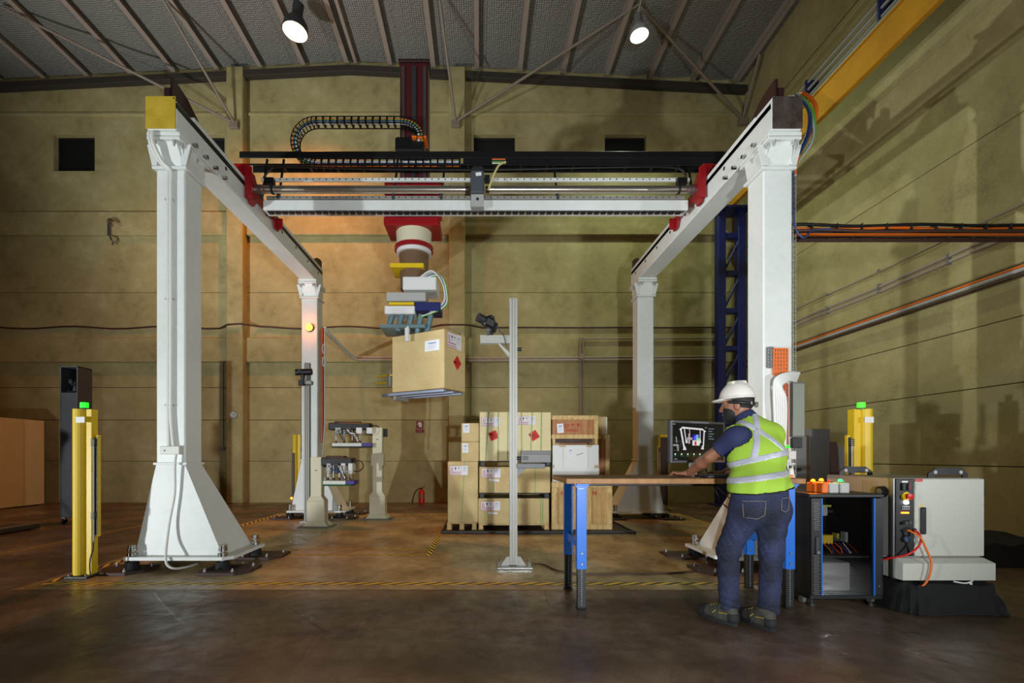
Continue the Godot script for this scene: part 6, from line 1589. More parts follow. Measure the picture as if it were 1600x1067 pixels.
func rack() -> void:
	var zf := 3.70
	var x0 := P(1265, 0, zf).x; var x1 := P(1379, 0, zf).x
	var y0 := py(936, zf); var y1 := py(771.5, zf)
	var zb := -zf - 0.60
	var t := thing("server_rack", "black server rack with blue-edged glass door beside the bench", "server rack", Vector3((x0 + x1) * 0.5, 0, -zf - 0.3))
	var bk: Material = M.black
	part("side_panel", Sh.new().lo_hi(Vector3(x0, y0, -zf - 0.01), Vector3(x0 + 0.012, y1 - 0.01, zb), 0), bk, t)
	part("side_panel", Sh.new().lo_hi(Vector3(x1 - 0.012, y0, -zf - 0.01), Vector3(x1, y1 - 0.01, zb), 0), bk, t)
	part("back_panel", Sh.new().lo_hi(Vector3(x0 + 0.012, y0, zb + 0.01), Vector3(x1 - 0.012, y1 - 0.01, zb), 0), bk, t)
	part("top_panel", Sh.new().lo_hi(Vector3(x0 - 0.01, y1 - 0.028, -zf + 0.012), Vector3(x1 + 0.004, y1, zb - 0.005), 0.006), M.dark, t)
	part("bottom_panel", Sh.new().lo_hi(Vector3(x0, y0, -zf + 0.004), Vector3(x1, y0 + 0.03, zb), 0.004), bk, t)
	# door: two perforated stiles, blue strips, tinted pane
	var xa := P(1283, 0, zf).x; var xb := P(1364, 0, zf).x
	var dr := part("door_stile", Sh.new().lo_hi(Vector3(x0 + 0.004, y0 + 0.03, -zf + 0.012), Vector3(xa - 0.006, y1 - 0.032, -zf - 0.008), 0.003), M.black, t)
	part("door_stile", Sh.new().lo_hi(Vector3(xb + 0.006, y0 + 0.03, -zf + 0.012), Vector3(x1 - 0.004, y1 - 0.032, -zf - 0.008), 0.003), M.black, t)
	for x in [xa - 0.004, xb + 0.001]:
		part("blue_strip", Sh.new().lo_hi(Vector3(x - 0.004, y0 + 0.03, -zf + 0.016), Vector3(x + 0.006, y1 - 0.032, -zf - 0.004), 0.002), M.blue, t, "bright blue edge strip")
	part("glass_pane", Sh.new().lo_hi(Vector3(xa + 0.003, y0 + 0.032, -zf + 0.004), Vector3(xb - 0.003, y1 - 0.034, -zf - 0.001), 0), M.tint, t, "tinted glass door pane")
	var holes := Sh.new()
	for j in 46:
		if j in [14, 15, 16, 17, 18, 19, 20, 21, 22, 23, 24, 25]: continue
		for i in 3:
			holes.cyl(Vector3(x0 + 0.028 + i * 0.014 + (0.007 if j % 2 else 0.0), y1 - 0.07 - j * 0.0155, -zf + 0.0115), Vector3(x0 + 0.028 + i * 0.014 + (0.007 if j % 2 else 0.0), y1 - 0.07 - j * 0.0155, -zf + 0.0125), 0.0045, 0.0045, 6)
	var hp := part("door_perforations", holes, M.grey, dr)
	hp.set_meta("kind", "stuff")
	part("door_latch", Sh.new().lo_hi(Vector3(x0 + 0.035, py(866, zf), -zf + 0.012), Vector3(x0 + 0.06, py(838, zf), -zf + 0.022), 0.004), M.charcoal, dr)
	part("latch_key", Sh.new().cyl(Vector3(x0 + 0.048, py(862, zf), -zf + 0.022), Vector3(x0 + 0.048, py(862, zf), -zf + 0.03), 0.012, 0.012, 14), M.steel, dr)
	part("rack_logo", Sh.new().box(Vector3(x1 - 0.035, py(915, zf), -zf + 0.013), Vector3(0.01, 0.01, 0.002), Basis(), 0), M.steel, t)
	# casters and levelling feet
	for q in [[x0 + 0.05, -zf - 0.05], [x1 - 0.05, -zf - 0.05], [x0 + 0.05, zb + 0.06], [x1 - 0.05, zb + 0.06]]:
		var lf := Sh.new()
		lf.cyl(Vector3(q[0], 0.001, q[1]), Vector3(q[0], 0.018, q[1]), 0.026, 0.016, 14)
		lf.cyl(Vector3(q[0], 0.018, q[1]), Vector3(q[0], y0, q[1]), 0.007, 0.007, 8)
		part("levelling_foot", lf, M.charcoal, t)
		var cx: float = q[0] + (0.06 if q[0] > 2.8 else -0.02)
		part("caster", Sh.new().cyl(Vector3(cx - 0.012, 0.03, q[1] - 0.08), Vector3(cx + 0.012, 0.03, q[1] - 0.08), 0.029, 0.029, 16), M.grey, t)
		part("caster_fork", Sh.new().box(Vector3(cx, 0.05, q[1] - 0.08), Vector3(0.035, 0.035, 0.03)), M.steel, t)
	# what shows through the glass
	var ysh := py(866, zf + 0.12)
	part("rack_shelf", Sh.new().lo_hi(Vector3(x0 + 0.014, ysh - 0.012, -zf - 0.05), Vector3(x1 - 0.014, ysh, zb + 0.03), 0), M.charcoal, t)
	part("power_unit", Sh.new().lo_hi(Vector3(xa + 0.05, y0 + 0.035, -zf - 0.10), Vector3(xa + 0.30, py(879, zf + 0.1), -zf - 0.42), 0.006), M.alu, t, "brushed metal power unit")
	part("relay_module", Sh.new().lo_hi(Vector3(xa + 0.150, py(850, 3.9), -3.9), Vector3(xa + 0.240, py(836, 3.9), -3.98), 0.004), M.yellow, t, "yellow relay module")
	part("relay_module", Sh.new().lo_hi(Vector3(xa + 0.285, py(842, 3.9), -3.92), Vector3(xa + 0.305, py(834, 3.9), -3.98), 0.003), mat(Color(0.75, 0.78, 0.25), 0.5), t)
	part("terminal_block", Sh.new().lo_hi(Vector3(xa + 0.355, py(848, 3.9), -3.92), Vector3(xa + 0.375, py(832, 3.9), -3.98), 0.003), M.lightgrey, t)
	part("mounting_rail", Sh.new().lo_hi(Vector3(xa + 0.0, py(845, 3.99), -3.985), Vector3(xb - 0.02, py(841, 3.99), -3.995), 0), M.steel, t)
	part("terminal_block", Sh.new().lo_hi(Vector3(xa + 0.145, py(806, 3.9), -3.9), Vector3(xa + 0.195, py(792, 3.9), -3.98), 0.004), M.lightgrey, t)
	part("terminal_block", Sh.new().lo_hi(Vector3(xa + 0.145, py(792, 3.9), -3.9), Vector3(xa + 0.225, py(789, 3.9), -3.98), 0.002), mat(Color(0.7, 0.75, 0.3), 0.5), t)
	part("mounting_rail", Sh.new().lo_hi(Vector3(xa + 0.0, py(801, 3.99), -3.985), Vector3(xa + 0.3, py(797, 3.99), -3.995), 0), M.steel, t)
	var cols := [M.orange, M.bluehose, M.redbright, M.orange, M.purple, M.whitehose, M.red]
	for k in 7:
		var xx := xa + 0.15 + k * 0.033
		part("module_wire", Sh.new().tube(curve([Vector3(xx, py(848, 3.9), -3.9), Vector3(xx + 0.02, py(856 + (k % 3) * 2, 3.86), -3.86), Vector3(xx + 0.05 - 0.02 * (k % 2), py(864, 3.86), -3.86), Vector3(xx + 0.07, ysh + 0.004, -3.9)], 5), 0.004, 6), cols[k], t)
	# control boxes on top
	var yb := y1 + 0.001
	var rows := [[1273, 1281, 15, M.orange, "amber", "small"], [1285.5, 1295, 17, M.orange, "amber", "larger"], [1296, 1311, 16, M.lightgrey, "plain", "grey"], [1313, 1328, 16, M.lightgrey, "green", "grey"]]
	for r in rows:
		var za := 3.76 if r[5] != "small" else 3.83
		var xa2 := P(r[0], 0, za).x; var xb2 := P(r[1], 0, za).x; var hh: float = r[2] * za / F
		var lb: String = {"amber": "%s orange push-button box with amber lamp on the rack" % r[5], "plain": "grey push-button box with dark buttons on the rack", "green": "grey push-button box with lit green lamp on the rack"}[r[4]]
		var c := thing("button_box", lb, "button box", Vector3((xa2 + xb2) * 0.5, yb, -za - 0.04), "push-button boxes on the rack")
		part("box_body", Sh.new().lo_hi(Vector3(xa2, yb, -za), Vector3(xb2, yb + hh, -za - 0.10), 0.006), r[3], c)
		var tp := Vector3((xa2 + xb2) * 0.5, yb + hh, -za - 0.05)
		part("button_collar", Sh.new().cyl(tp, tp + Vector3(0, 0.008, 0), 0.02, 0.018, 18), M.dark, c)
		if r[4] == "plain":
			part("push_button", Sh.new().cyl(tp + Vector3(0, 0.008, 0), tp + Vector3(0, 0.02, 0), 0.013, 0.013, 16), M.red, c)
		else:
			var col := Color(1.0, 0.5, 0.08) if r[4] == "amber" else Color(0.1, 1.0, 0.35)
			part("button_lamp", Sh.new().ball(tp + Vector3(0, 0.008, 0), Vector3(0.017, 0.02, 0.017), 14, Basis(), 0.0), glow(col, 5.0), c)
			var o := OmniLight3D.new()
			o.name = "button_light"
			o.omni_range = 6; o.omni_attenuation = 2.0
			lamp(o, tp + Vector3(0, 0.065, 0), col, 0.055 if r[4] == "amber" else 0.015, 0.02)

# ---------------------------------------------------------------- bench and what stands on it
func line_on(im: Image, a: Vector2, b: Vector2, w: float, c: Color) -> void:
	var n := int(a.distance_to(b)) + 1
	for i in n + 1:
		var p := a.lerp(b, float(i) / n)
		im.fill_rect(Rect2i(int(p.x - w * 0.5), int(p.y - w * 0.5), maxi(1, int(w)), maxi(1, int(w))), c)

func screen_picture() -> ImageTexture:
	# the cell's own model on a dark field, a row of buttons, lists at the side
	var im := Image.create(512, 290, false, Image.FORMAT_RGB8)
	im.fill(Color(0.085, 0.095, 0.09))
	var s := func(x: float, y: float) -> Vector2: return Vector2((x - 140) / 900.0 * 512, (y - 105) / 640.0 * 290)
	var wh := Color(0.86, 0.84, 0.86)
	line_on(im, s.call(310, 185), s.call(660, 205), 13, wh); line_on(im, s.call(270, 215), s.call(330, 180), 8, wh); line_on(im, s.call(650, 200), s.call(715, 240), 8, wh)
	line_on(im, s.call(285, 220), s.call(340, 520), 13, wh); line_on(im, s.call(695, 240), s.call(680, 500), 11, wh)
	line_on(im, s.call(345, 210), s.call(375, 420), 8, wh); line_on(im, s.call(622, 225), s.call(622, 400), 7, wh)
	for k in [[350, 550, 60], [665, 535, 50], [385, 430, 36], [622, 425, 34]]:
		for q in 7:
			var w: float = k[2] * (0.3 + 0.1 * q)
			line_on(im, s.call(k[0] - w * 0.5, k[1] - 40 + q * 9), s.call(k[0] + w * 0.5, k[1] - 40 + q * 9), 4, wh)
	line_on(im, s.call(430, 190), s.call(442, 300), 6, Color(0.75, 0.68, 0.72)); line_on(im, s.call(430, 300), s.call(430, 440), 16, Color(0.74, 0.66, 0.68)); line_on(im, s.call(405, 370), s.call(470, 370), 18, Color(0.70, 0.62, 0.64))
	for r in [[495, 300, 50, 100, Color(0.16, 0.16, 0.75)], [545, 300, 50, 90, Color(0.50, 0.62, 0.95)], [512, 330, 38, 70, Color(0.33, 0.36, 0.95)], [485, 400, 130, 90, Color(0.85, 0.88, 0.80)], [520, 415, 38, 70, Color(0.82, 0.12, 0.45)], [555, 360, 60, 45, Color(0.55, 0.85, 0.50)]]:
		var p: Vector2 = s.call(r[0], r[1])
		im.fill_rect(Rect2i(int(p.x), int(p.y), int(r[2] / 900.0 * 512), int(r[3] / 640.0 * 290)), r[4])
	line_on(im, s.call(205, 350), s.call(215, 440), 8, Color(0.6, 0.6, 0.58)); line_on(im, s.call(165, 485), s.call(235, 485), 14, Color(0.55, 0.55, 0.55)); line_on(im, s.call(225, 490), s.call(240, 570), 13, Color(0.55, 0.55, 0.55))
	line_on(im, s.call(160, 420), s.call(310, 420), 2, Color(0.45, 0.44, 0.38)); line_on(im, s.call(310, 420), s.call(235, 570), 2, Color(0.45, 0.44, 0.38)); line_on(im, s.call(165, 575), s.call(250, 575), 2, Color(0.5, 0.5, 0.45))
	im.fill_rect(Rect2i(0, 228, 512, 42), Color(0.06, 0.12, 0.075))
	for k in 8:
		var p: Vector2 = s.call(190 + k * 107, 637)
		im.fill_rect(Rect2i(int(p.x) - 6, int(p.y) - 6, 12, 12), Color(0.85, 0.95, 0.88)); im.fill_rect(Rect2i(int(p.x) - 12, int(p.y) + 12, 24, 3), Color(0.4, 0.5, 0.42)); im.fill_rect(Rect2i(int(p.x) + 28, int(p.y) - 16, 2, 34), Color(0.25, 0.32, 0.27))
	im.fill_rect(Rect2i(4, 8, 26, 5), Color(0.6, 0.6, 0.6)); im.fill_rect(Rect2i(18, 276, 30, 5), Color(0.6, 0.6, 0.6)); im.fill_rect(Rect2i(322, 28, 22, 5), Color(0.5, 0.65, 0.45))
	for k in 5: im.fill_rect(Rect2i(358, 36 + k * 20, 60 - (k % 2) * 18, 6), Color(0.45, 0.48, 0.52))
	return ImageTexture.create_from_image(im)

func bench_things() -> void:
	var x0 := 0.644; var x1 := 2.43; var zf := -3.60; var zb := -4.30; var yt := 0.99
	var t := thing("work_bench", "workbench with wooden top and blue steel legs", "bench", Vector3((x0 + x1) * 0.5, 0, -3.95))
	part("bench_top", Sh.new().lo_hi(Vector3(x0, yt - 0.04, zf), Vector3(x1, yt, zb), 0.004), M.bench, t)
	for lx in [0.735, 2.315]:
		for lz in [-3.66, -4.20]:
			var up := Sh.new()
			up.lo_hi(Vector3(lx, 0.30, lz), Vector3(lx + 0.073, yt - 0.055, lz - 0.004), 0.001); up.lo_hi(Vector3(lx, 0.30, lz), Vector3(lx + 0.004, yt - 0.055, lz - 0.055), 0.001); up.lo_hi(Vector3(lx + 0.069, 0.30, lz), Vector3(lx + 0.073, yt - 0.055, lz - 0.055), 0.001)
			var l := part("leg", up, M.blue, t, "blue steel leg")
			var inn := part("leg_extension", Sh.new().lo_hi(Vector3(lx + 0.005, 0.006, lz - 0.005), Vector3(lx + 0.068, 0.52, lz - 0.05), 0.002), M.black, l, "black perforated leg extension")
			var hs := Sh.new()
			for k in 17:
				hs.cyl(Vector3(lx + 0.0365, 0.03 + k * 0.0165, lz - 0.005), Vector3(lx + 0.0365, 0.03 + k * 0.0165, lz - 0.0035), 0.0035, 0.0035, 8)
			var hp := part("leg_holes", hs, M.lightgrey, l)
			hp.set_meta("kind", "stuff")
			part("leg_pad", Sh.new().lo_hi(Vector3(lx + 0.0, 0.0005, lz + 0.002), Vector3(lx + 0.073, 0.007, lz - 0.055), 0.001), M.rubber, l)
			for h in [0.34, 0.42]:
				part("leg_bolt", Sh.new().cyl(Vector3(lx + 0.0365, h, lz), Vector3(lx + 0.0365, h, lz + 0.008), 0.010, 0.008, 10), M.steel, l)
		part("side_rail", Sh.new().lo_hi(Vector3(lx + 0.02, 0.44, -3.70), Vector3(lx + 0.05, 0.50, -4.20), 0.003), M.blue, t)
		part("top_bracket", Sh.new().lo_hi(Vector3(lx - 0.01, yt - 0.055, -3.63), Vector3(lx + 0.083, yt - 0.041, -4.27), 0.002), M.blue, t)
		part("leg_gusset", Sh.new().prism([Vector2(-0.06, 0), Vector2(0.06, 0), Vector2(0.036, -0.035), Vector2(-0.036, -0.035)], Vector3(lx + 0.0365, yt - 0.0415, -3.655), Vector3.RIGHT, Vector3.UP, 0.006), M.blue, t)
		part("leg_sticker", Sh.new().card(Vector3(lx + 0.03, 0.915, -3.6595), Vector3.RIGHT, Vector3.UP, 0.04, 0.012, 0.001), M.paper, t)
	part("stringer", Sh.new().lo_hi(Vector3(0.80, 0.90, -4.16), Vector3(2.32, 0.945, -4.19), 0.003), M.black, t)
	# monitor
	var a := P(1048, 0, 3.85); a.y = 0
	var u := Vector3(0.905, 0, -0.425).normalized()
	var nrm := Vector3.UP.cross(u) * -1.0
	if nrm.z < 0: nrm = -nrm
	var w := 0.62; var yl := 1.104; var yh := 1.443
	var c := a + u * w * 0.5 + Vector3(0, (yl + yh) * 0.5, 0)
	var b := Basis(u, Vector3.UP, nrm)
	var mo := thing("monitor", "flat grey monitor showing a model of the gantry cell", "monitor", Vector3(c.x, yt, c.z - 0.08))
	part("monitor_case", Sh.new().box(c - nrm * 0.02, Vector3(w, yh - yl, 0.035), b, 0.006), M.charcoal, mo)
	var bz := Sh.new()
	for s in [-1.0, 1.0]:
		bz.box(c + Vector3(0, s * ((yh - yl) * 0.5 - 0.009), 0), Vector3(w, 0.018, 0.012), b, 0.002)
		bz.box(c + u * s * (w * 0.5 - 0.009), Vector3(0.018, yh - yl - 0.036, 0.012), b, 0.002)
	part("bezel", bz, mat(Color(0.36, 0.36, 0.37), 0.45), mo, "grey bezel")
	var sm := mat(Color(0.03, 0.03, 0.03), 0.25)
	var tx := screen_picture()
	sm.albedo_texture = tx
	sm.albedo_color = Color(0.15, 0.15, 0.15)
	sm.emission_enabled = true; sm.emission = Color.WHITE; sm.emission_operator = BaseMaterial3D.EMISSION_OP_MULTIPLY; sm.emission_texture = tx; sm.emission_energy_multiplier = 1.0
	part("screen", Sh.new().card(c - nrm * 0.0025, u, Vector3.UP, w - 0.036, yh - yl - 0.036, 0.002), sm, mo, "lit screen")
	var al := AreaLight3D.new()
	al.name = "screen_light"
	al.area_size = Vector2(w - 0.04, yh - yl - 0.04)
	al.light_color = Color(0.8, 0.9, 0.85); al.light_energy = 0.03; al.shadow_enabled = true
	al.area_range = 6.0
	add_child(al)
	al.look_at_from_position(c + nrm * 0.012, c + nrm, Vector3.UP)
	part("monitor_neck", Sh.new().box(Vector3(c.x, yt + 0.10, c.z) - nrm * 0.055, Vector3(0.06, 0.19, 0.035), b, 0.006), M.lightgrey, mo)
	part("monitor_foot", Sh.new().cyl(Vector3(c.x, yt + 0.001, c.z) - nrm * 0.06, Vector3(c.x, yt + 0.014, c.z) - nrm * 0.06, 0.12, 0.11, 28), M.charcoal, mo)
	part("monitor_plug", Sh.new().box(P(1079, 727, 3.93), Vector3(0.022, 0.03, 0.02)), M.paper, mo)
	part("monitor_cable", Sh.new().tube(curve([P(1099, 725, 4.1), P(1105, 738, 4.2), P(1112, 750, 4.34), P(1117, 765, 4.36), P(1128, 785, 4.36), P(1142, 802, 4.36), P(1150, 850, 4.36)], 6), 0.006, 6), M.black, mo)
	part("monitor_cable", Sh.new().tube(curve([P(1112, 752, 4.36), P(1125, 766, 4.36), P(1140, 778, 4.36), P(1160, 792, 4.36)], 6), 0.004, 6), M.black, mo)
	# keyboard and mouse mat
	var kz := -3.71
	var kb := thing("keyboard", "dark keyboard lying on the bench before the operator", "keyboard", Vector3(1.95, yt, kz))
	part("keyboard_body", Sh.new().lo_hi(Vector3(1.72, yt + 0.001, kz + 0.07), Vector3(2.16, yt + 0.022, kz - 0.07), 0.006), M.charcoal, kb)
	for r in 5:
		for k in 14:
			part("key", Sh.new().box(Vector3(1.745 + k * 0.03, yt + 0.0245, kz + 0.052 - r * 0.026), Vector3(0.025, 0.007, 0.021), Basis(), 0.002), M.dark, kb)
	# small things at the bench end
	var hz := -3.70
	var hs := thing("handset", "small black handset standing at the bench end", "handset", Vector3(2.345, yt, hz))
	part("handset_body", Sh.new().lo_hi(Vector3(2.33, yt + 0.001, hz), Vector3(2.358, yt + 0.085, hz - 0.03), 0.006), M.black, hs)
	part("handset_aerial", Sh.new().cyl(Vector3(2.338, yt + 0.08, hz - 0.015), Vector3(2.338, yt + 0.115, hz - 0.015), 0.006, 0.004, 8), M.black, hs)
	part("handset_knob", Sh.new().cyl(Vector3(2.352, yt + 0.085, hz - 0.015), Vector3(2.352, yt + 0.098, hz - 0.015), 0.007, 0.006, 10), M.charcoal, hs)
	var bo := thing("small_bottle", "small white bottle with dark cap at the bench end", "bottle", Vector3(2.385, yt, hz - 0.01))
	part("bottle_body", Sh.new().lathe(Vector3(2.385, yt + 0.001, hz - 0.012), [Vector2(0, 0), Vector2(0.018, 0), Vector2(0.018, 0.065), Vector2(0.009, 0.075), Vector2(0, 0.075)], 18), M.plastic, bo)
	part("bottle_cap", Sh.new().cyl(Vector3(2.385, yt + 0.075, hz - 0.012), Vector3(2.385, yt + 0.095, hz - 0.012), 0.010, 0.010, 14), M.dark, bo)
	var ob := thing("tape_block", "small orange block beside the white bottle on the bench", "block", Vector3(2.35, yt, hz + 0.03))
	part("block_body", Sh.new().lo_hi(Vector3(2.325, yt + 0.001, hz + 0.045), Vector3(2.375, yt + 0.026, hz + 0.012), 0.004), mat(Color(0.80, 0.52, 0.28), 0.5), ob)

# ---------------------------------------------------------------- the operator
func operator() -> void:
	var base := Vector3(1.83, 0, -3.3)
	var t := thing("person", "person in white helmet and lime vest leaning on the bench", "person", base)
	var skin := mat(Color(0.55, 0.36, 0.26), 0.5)
	skin.subsurf_scatter_enabled = true; skin.subsurf_scatter_strength = 0.08
	var denim := mat(Color(0.145, 0.175, 0.30), 0.85, 0, grey_tex(blend_bytes(256, [[71, 0.01, 3, 0.5], [72, 0.2, 2, 0.5]]), 256), 1.6)
	denim.albedo_color = Color(0.24, 0.28, 0.46)
	var navy := mat(Color(0.12, 0.15, 0.29), 0.85)
	var lime := mat(Color(0.57, 0.70, 0.20), 0.8)
	var silver := mat(Color(0.72, 0.72, 0.76), 0.45, 0.25)
	var hair := mat(Color(0.05, 0.04, 0.04), 0.7)
	# joints
	var pel := P(1187, 787, 3.27); var wai := P(1185, 757, 3.31); var che := P(1182, 712, 3.42); var upp := P(1181, 681, 3.49)
	var nek := P(1166, 654, 3.55); var hed := P(1152, 634, 3.60)
	var shl := P(1149, 683, 3.46); var shr := P(1203, 681, 3.51)
	var ell := P(1109, 714, 3.60); var wrl := P(1076, 739, 3.86)
	var elr := Vector3(2.13, 1.09, -3.78); var wrr := Vector3(2.03, 1.03, -3.98)
	var hil := P(1167, 797, 3.27); var hir := P(1207, 797, 3.24)
	var knl := P(1138, 858, 3.33); var knr := P(1205, 862, 3.24)
	var anl := P(1139, 950, 3.34); var anr := P(1201, 957, 3.25)
	var lo := Vector3(1.48, 0.02, -4.14); var hi := Vector3(2.42, 1.74, -3.02)
	var wide := Vector3(1.30, 1, 0.98)
	var torso := func(f: Field, g: float) -> void:
		f.cap(pel, wai, 0.122 + g, 0.112 + g, 0.05, Vector3(1.42, 1, 1.0))
		f.cap(wai, che, 0.112 + g, 0.122 + g, 0.05, wide)
		f.cap(che, upp, 0.122 + g, 0.100 + g, 0.05, wide)
		f.cap(shl, shr, 0.066 + g, 0.066 + g, 0.06)
		f.cap(upp, nek, 0.075 + g, 0.058 + g, 0.05)
	# body: one skin surface from head to ankles
	var f := Field.new().setup(lo, hi, 0.013)
	torso.call(f, -0.012)
	f.cap(nek, hed, 0.054, 0.052, 0.02)
	f.cap(shl, ell, 0.052, 0.041, 0.03); f.cap(ell, ell.lerp(wrl, 0.35), 0.041, 0.044, 0.02); f.cap(ell.lerp(wrl, 0.35), wrl, 0.044, 0.029, 0.02)
	f.cap(shr, elr, 0.052, 0.041, 0.03); f.cap(elr, wrr, 0.042, 0.029, 0.02)
	for s in [[hil, knl, anl], [hir, knr, anr]]:
		f.cap(s[0], s[1], 0.082, 0.056, 0.04); f.cap(s[1], s[2], 0.054, 0.038, 0.02)
	var body := Sh.new()
	f.into(body)
	# head with a face, looking at the screen
	var fw := Vector3(-0.80, -0.05, -0.58).normalized()
	var rt := fw.cross(Vector3.UP).normalized()
	var hu := rt.cross(fw).normalized()
	var hb := Basis(rt, hu, -fw)
	var at := func(x: float, y: float, z: float) -> Vector3: return hed + rt * x + hu * y + fw * z
	var h := Field.new().setup(hed - Vector3(0.16, 0.19, 0.16), hed + Vector3(0.16, 0.16, 0.16), 0.0055)
	h.egg(at.call(0, 0.035, -0.008), Vector3(0.076, 0.092, 0.098), hb)
	h.egg(at.call(0, -0.035, 0.035), Vector3(0.060, 0.072, 0.062), hb, 0.04)
	h.egg(at.call(0, -0.085, 0.062), Vector3(0.030, 0.022, 0.026), hb, 0.03)
	h.cap(at.call(0, 0.02, 0.092), at.call(0, -0.025, 0.112), 0.009, 0.014, 0.018)
	for s in [-1.0, 1.0]:
		h.egg(at.call(0.017 * s, -0.028, 0.100), Vector3(0.010, 0.009, 0.010), hb, 0.012)
		h.egg(at.call(0.079 * s, -0.005, -0.008), Vector3(0.010, 0.032, 0.020), hb, 0.006)
		h.egg(at.call(0.085 * s, 0.008, -0.014), Vector3(0.005, 0.020, 0.013), hb, 0.004)
		h.cap(at.call(0.018 * s, 0.030, 0.088), at.call(0.048 * s, 0.026, 0.076), 0.009, 0.007, 0.02)
	h.cap(at.call(-0.018, -0.058, 0.094), at.call(0.018, -0.058, 0.094), 0.008, 0.008, 0.012)
	h.cap(hed.lerp(nek, 0.3), hed.lerp(nek, 0.75), 0.055, 0.056, 0.03)
	h.into(body)
	# hands: palm, four fingers of unequal length and a thumb leaving the side of the palm
	for s in [[wrl, Vector3(-0.55, -0.08, -0.83), 1.0, 0.0], [wrr, Vector3(-0.35, -0.08, -0.93), -1.0, 0.0]]:
		var w: Vector3 = s[0]; var d: Vector3 = s[1].normalized()
		var sd: Vector3 = d.cross(Vector3.UP).normalized() * s[2]      # towards the thumb
		var g := Field.new().setup(w - Vector3(0.17, 0.06, 0.22), w + Vector3(0.13, 0.06, 0.08), 0.0042)
		var q := func(a: float, b: float, y: float) -> Vector3: return Vector3(w.x, 0.99 + y, w.z) + Vector3(d.x, 0, d.z).normalized() * a + sd * b
		g.cap(w - d * 0.03, q.call(0.02, 0, 0.030), 0.027, 0.024, 0.02)
		for b in [-0.028, -0.010, 0.010, 0.027]:
			g.cap(q.call(0.015, b * 0.6, 0.028), q.call(0.088, b, 0.026), 0.017, 0.0125, 0.014)
		var lens := [[-0.033, 0.058], [-0.011, 0.076], [0.011, 0.082], [0.032, 0.074]]
		for l in lens:
			var k0: Vector3 = q.call(0.088, l[0], 0.028)
			var k1: Vector3 = q.call(0.088 + l[1] * 0.46, l[0] * 1.12, 0.034)
			var k2: Vector3 = q.call(0.088 + l[1] * 0.80, l[0] * 1.18, 0.019)
			var k3: Vector3 = q.call(0.088 + l[1] * 0.98, l[0] * 1.2, 0.009)
			g.cap(k0, k1, 0.0098, 0.009, 0.006); g.cap(k1, k2, 0.009, 0.0083, 0.004); g.cap(k2, k3, 0.0083, 0.0072, 0.004)
		g.cap(q.call(0.022, 0.022, 0.026), q.call(0.055, 0.052, 0.022), 0.015, 0.0115, 0.010)
		g.cap(q.call(0.055, 0.052, 0.022), q.call(0.088, 0.062, 0.015), 0.0112, 0.0098, 0.005)
		g.cap(q.call(0.088, 0.062, 0.015), q.call(0.108, 0.062, 0.011), 0.0098, 0.0085, 0.005)
		g.into(body)
	part("body", body, skin, t)
	for s in [-1.0, 1.0]:
		part("eye", Sh.new().ball(at.call(0.031 * s, 0.012, 0.078), Vector3(0.012, 0.010, 0.012), 12), M.paper, t)
		part("iris", Sh.new().ball(at.call(0.032 * s, 0.011, 0.0865), Vector3(0.005, 0.005, 0.004), 10), hair, t)
	# hair and beard
	var hf := Field.new().setup(hed - Vector3(0.17, 0.17, 0.17), hed + Vector3(0.17, 0.17, 0.17), 0.006)
	hf.egg(at.call(0, 0.035, -0.014), Vector3(0.083, 0.100, 0.102), hb)
	hf.each(func(p: Vector3, v: float) -> float:
		var r := p - hed
		return maxf(v, maxf(r.dot(fw) - 0.012 - 0.35 * r.dot(hu), -(r.dot(hu) + 0.058 + 0.2 * r.dot(fw)))))
	part("hair", hf.into(Sh.new()), hair, t, "short black hair")
	var bf := Field.new().setup(hed - Vector3(0.17, 0.19, 0.17), hed + Vector3(0.17, 0.1, 0.17), 0.006)
	bf.egg(at.call(0, -0.042, 0.034), Vector3(0.067, 0.076, 0.070), hb)
	bf.egg(at.call(0, -0.092, 0.066), Vector3(0.036, 0.030, 0.032), hb, 0.03)
	bf.each(func(p: Vector3, v: float) -> float:
		var r := p - hed
		return maxf(v, maxf(r.dot(hu) + 0.040 + (0.03 if absf(r.dot(rt)) < 0.03 else -0.045), -(r.dot(fw) - 0.005))))
	part("beard", bf.into(Sh.new()), hair, t, "short black beard")
	# helmet
	var hc: Vector3 = at.call(0, 0.052, 0.0)
	var kf := Field.new().setup(hc - Vector3(0.24, 0.08, 0.24), hc + Vector3(0.24, 0.17, 0.24), 0.006)
	kf.egg(hc, Vector3(0.104, 0.128, 0.120), hb)
	kf.cap(hc + hu * 0.121 - fw * 0.06, hc + hu * 0.121 + fw * 0.045, 0.010, 0.010, 0.03)
	kf.each(func(p: Vector3, v: float) -> float: return maxf(v, -(p - hc).dot(hu) - 0.002))
	kf.egg(hc + fw * 0.105 - hu * 0.004, Vector3(0.078, 0.012, 0.068), hb, 0.012)
	kf.egg(hc + hu * 0.003, Vector3(0.111, 0.010, 0.127), hb, 0.01)
	var he := part("helmet", kf.into(Sh.new()), mat(Color(0.86, 0.83, 0.79), 0.32), t, "white safety helmet")
	var cr := []
	for k in 13:
		var a := lerpf(-2.0, 2.0, k / 12.0)
		cr.append(at.call(sin(a) * 0.094, 0.018 - 0.02 * cos(a), -cos(a) * 0.112 - 0.004))
	part("helmet_cradle", Sh.new().tube(cr, 0.011, 8), M.black, he, "black helmet cradle")
	part("cradle_knob", Sh.new().cyl(at.call(0, -0.004, -0.115), at.call(0, -0.006, -0.135), 0.021, 0.019, 18), M.grey, he, "grey ratchet knob")
	part("cradle_clip", Sh.new().box(at.call(-0.062, 0.004, -0.098), Vector3(0.025, 0.022, 0.012), Basis(Vector3.UP, 0.4) * hb), M.grey, he)
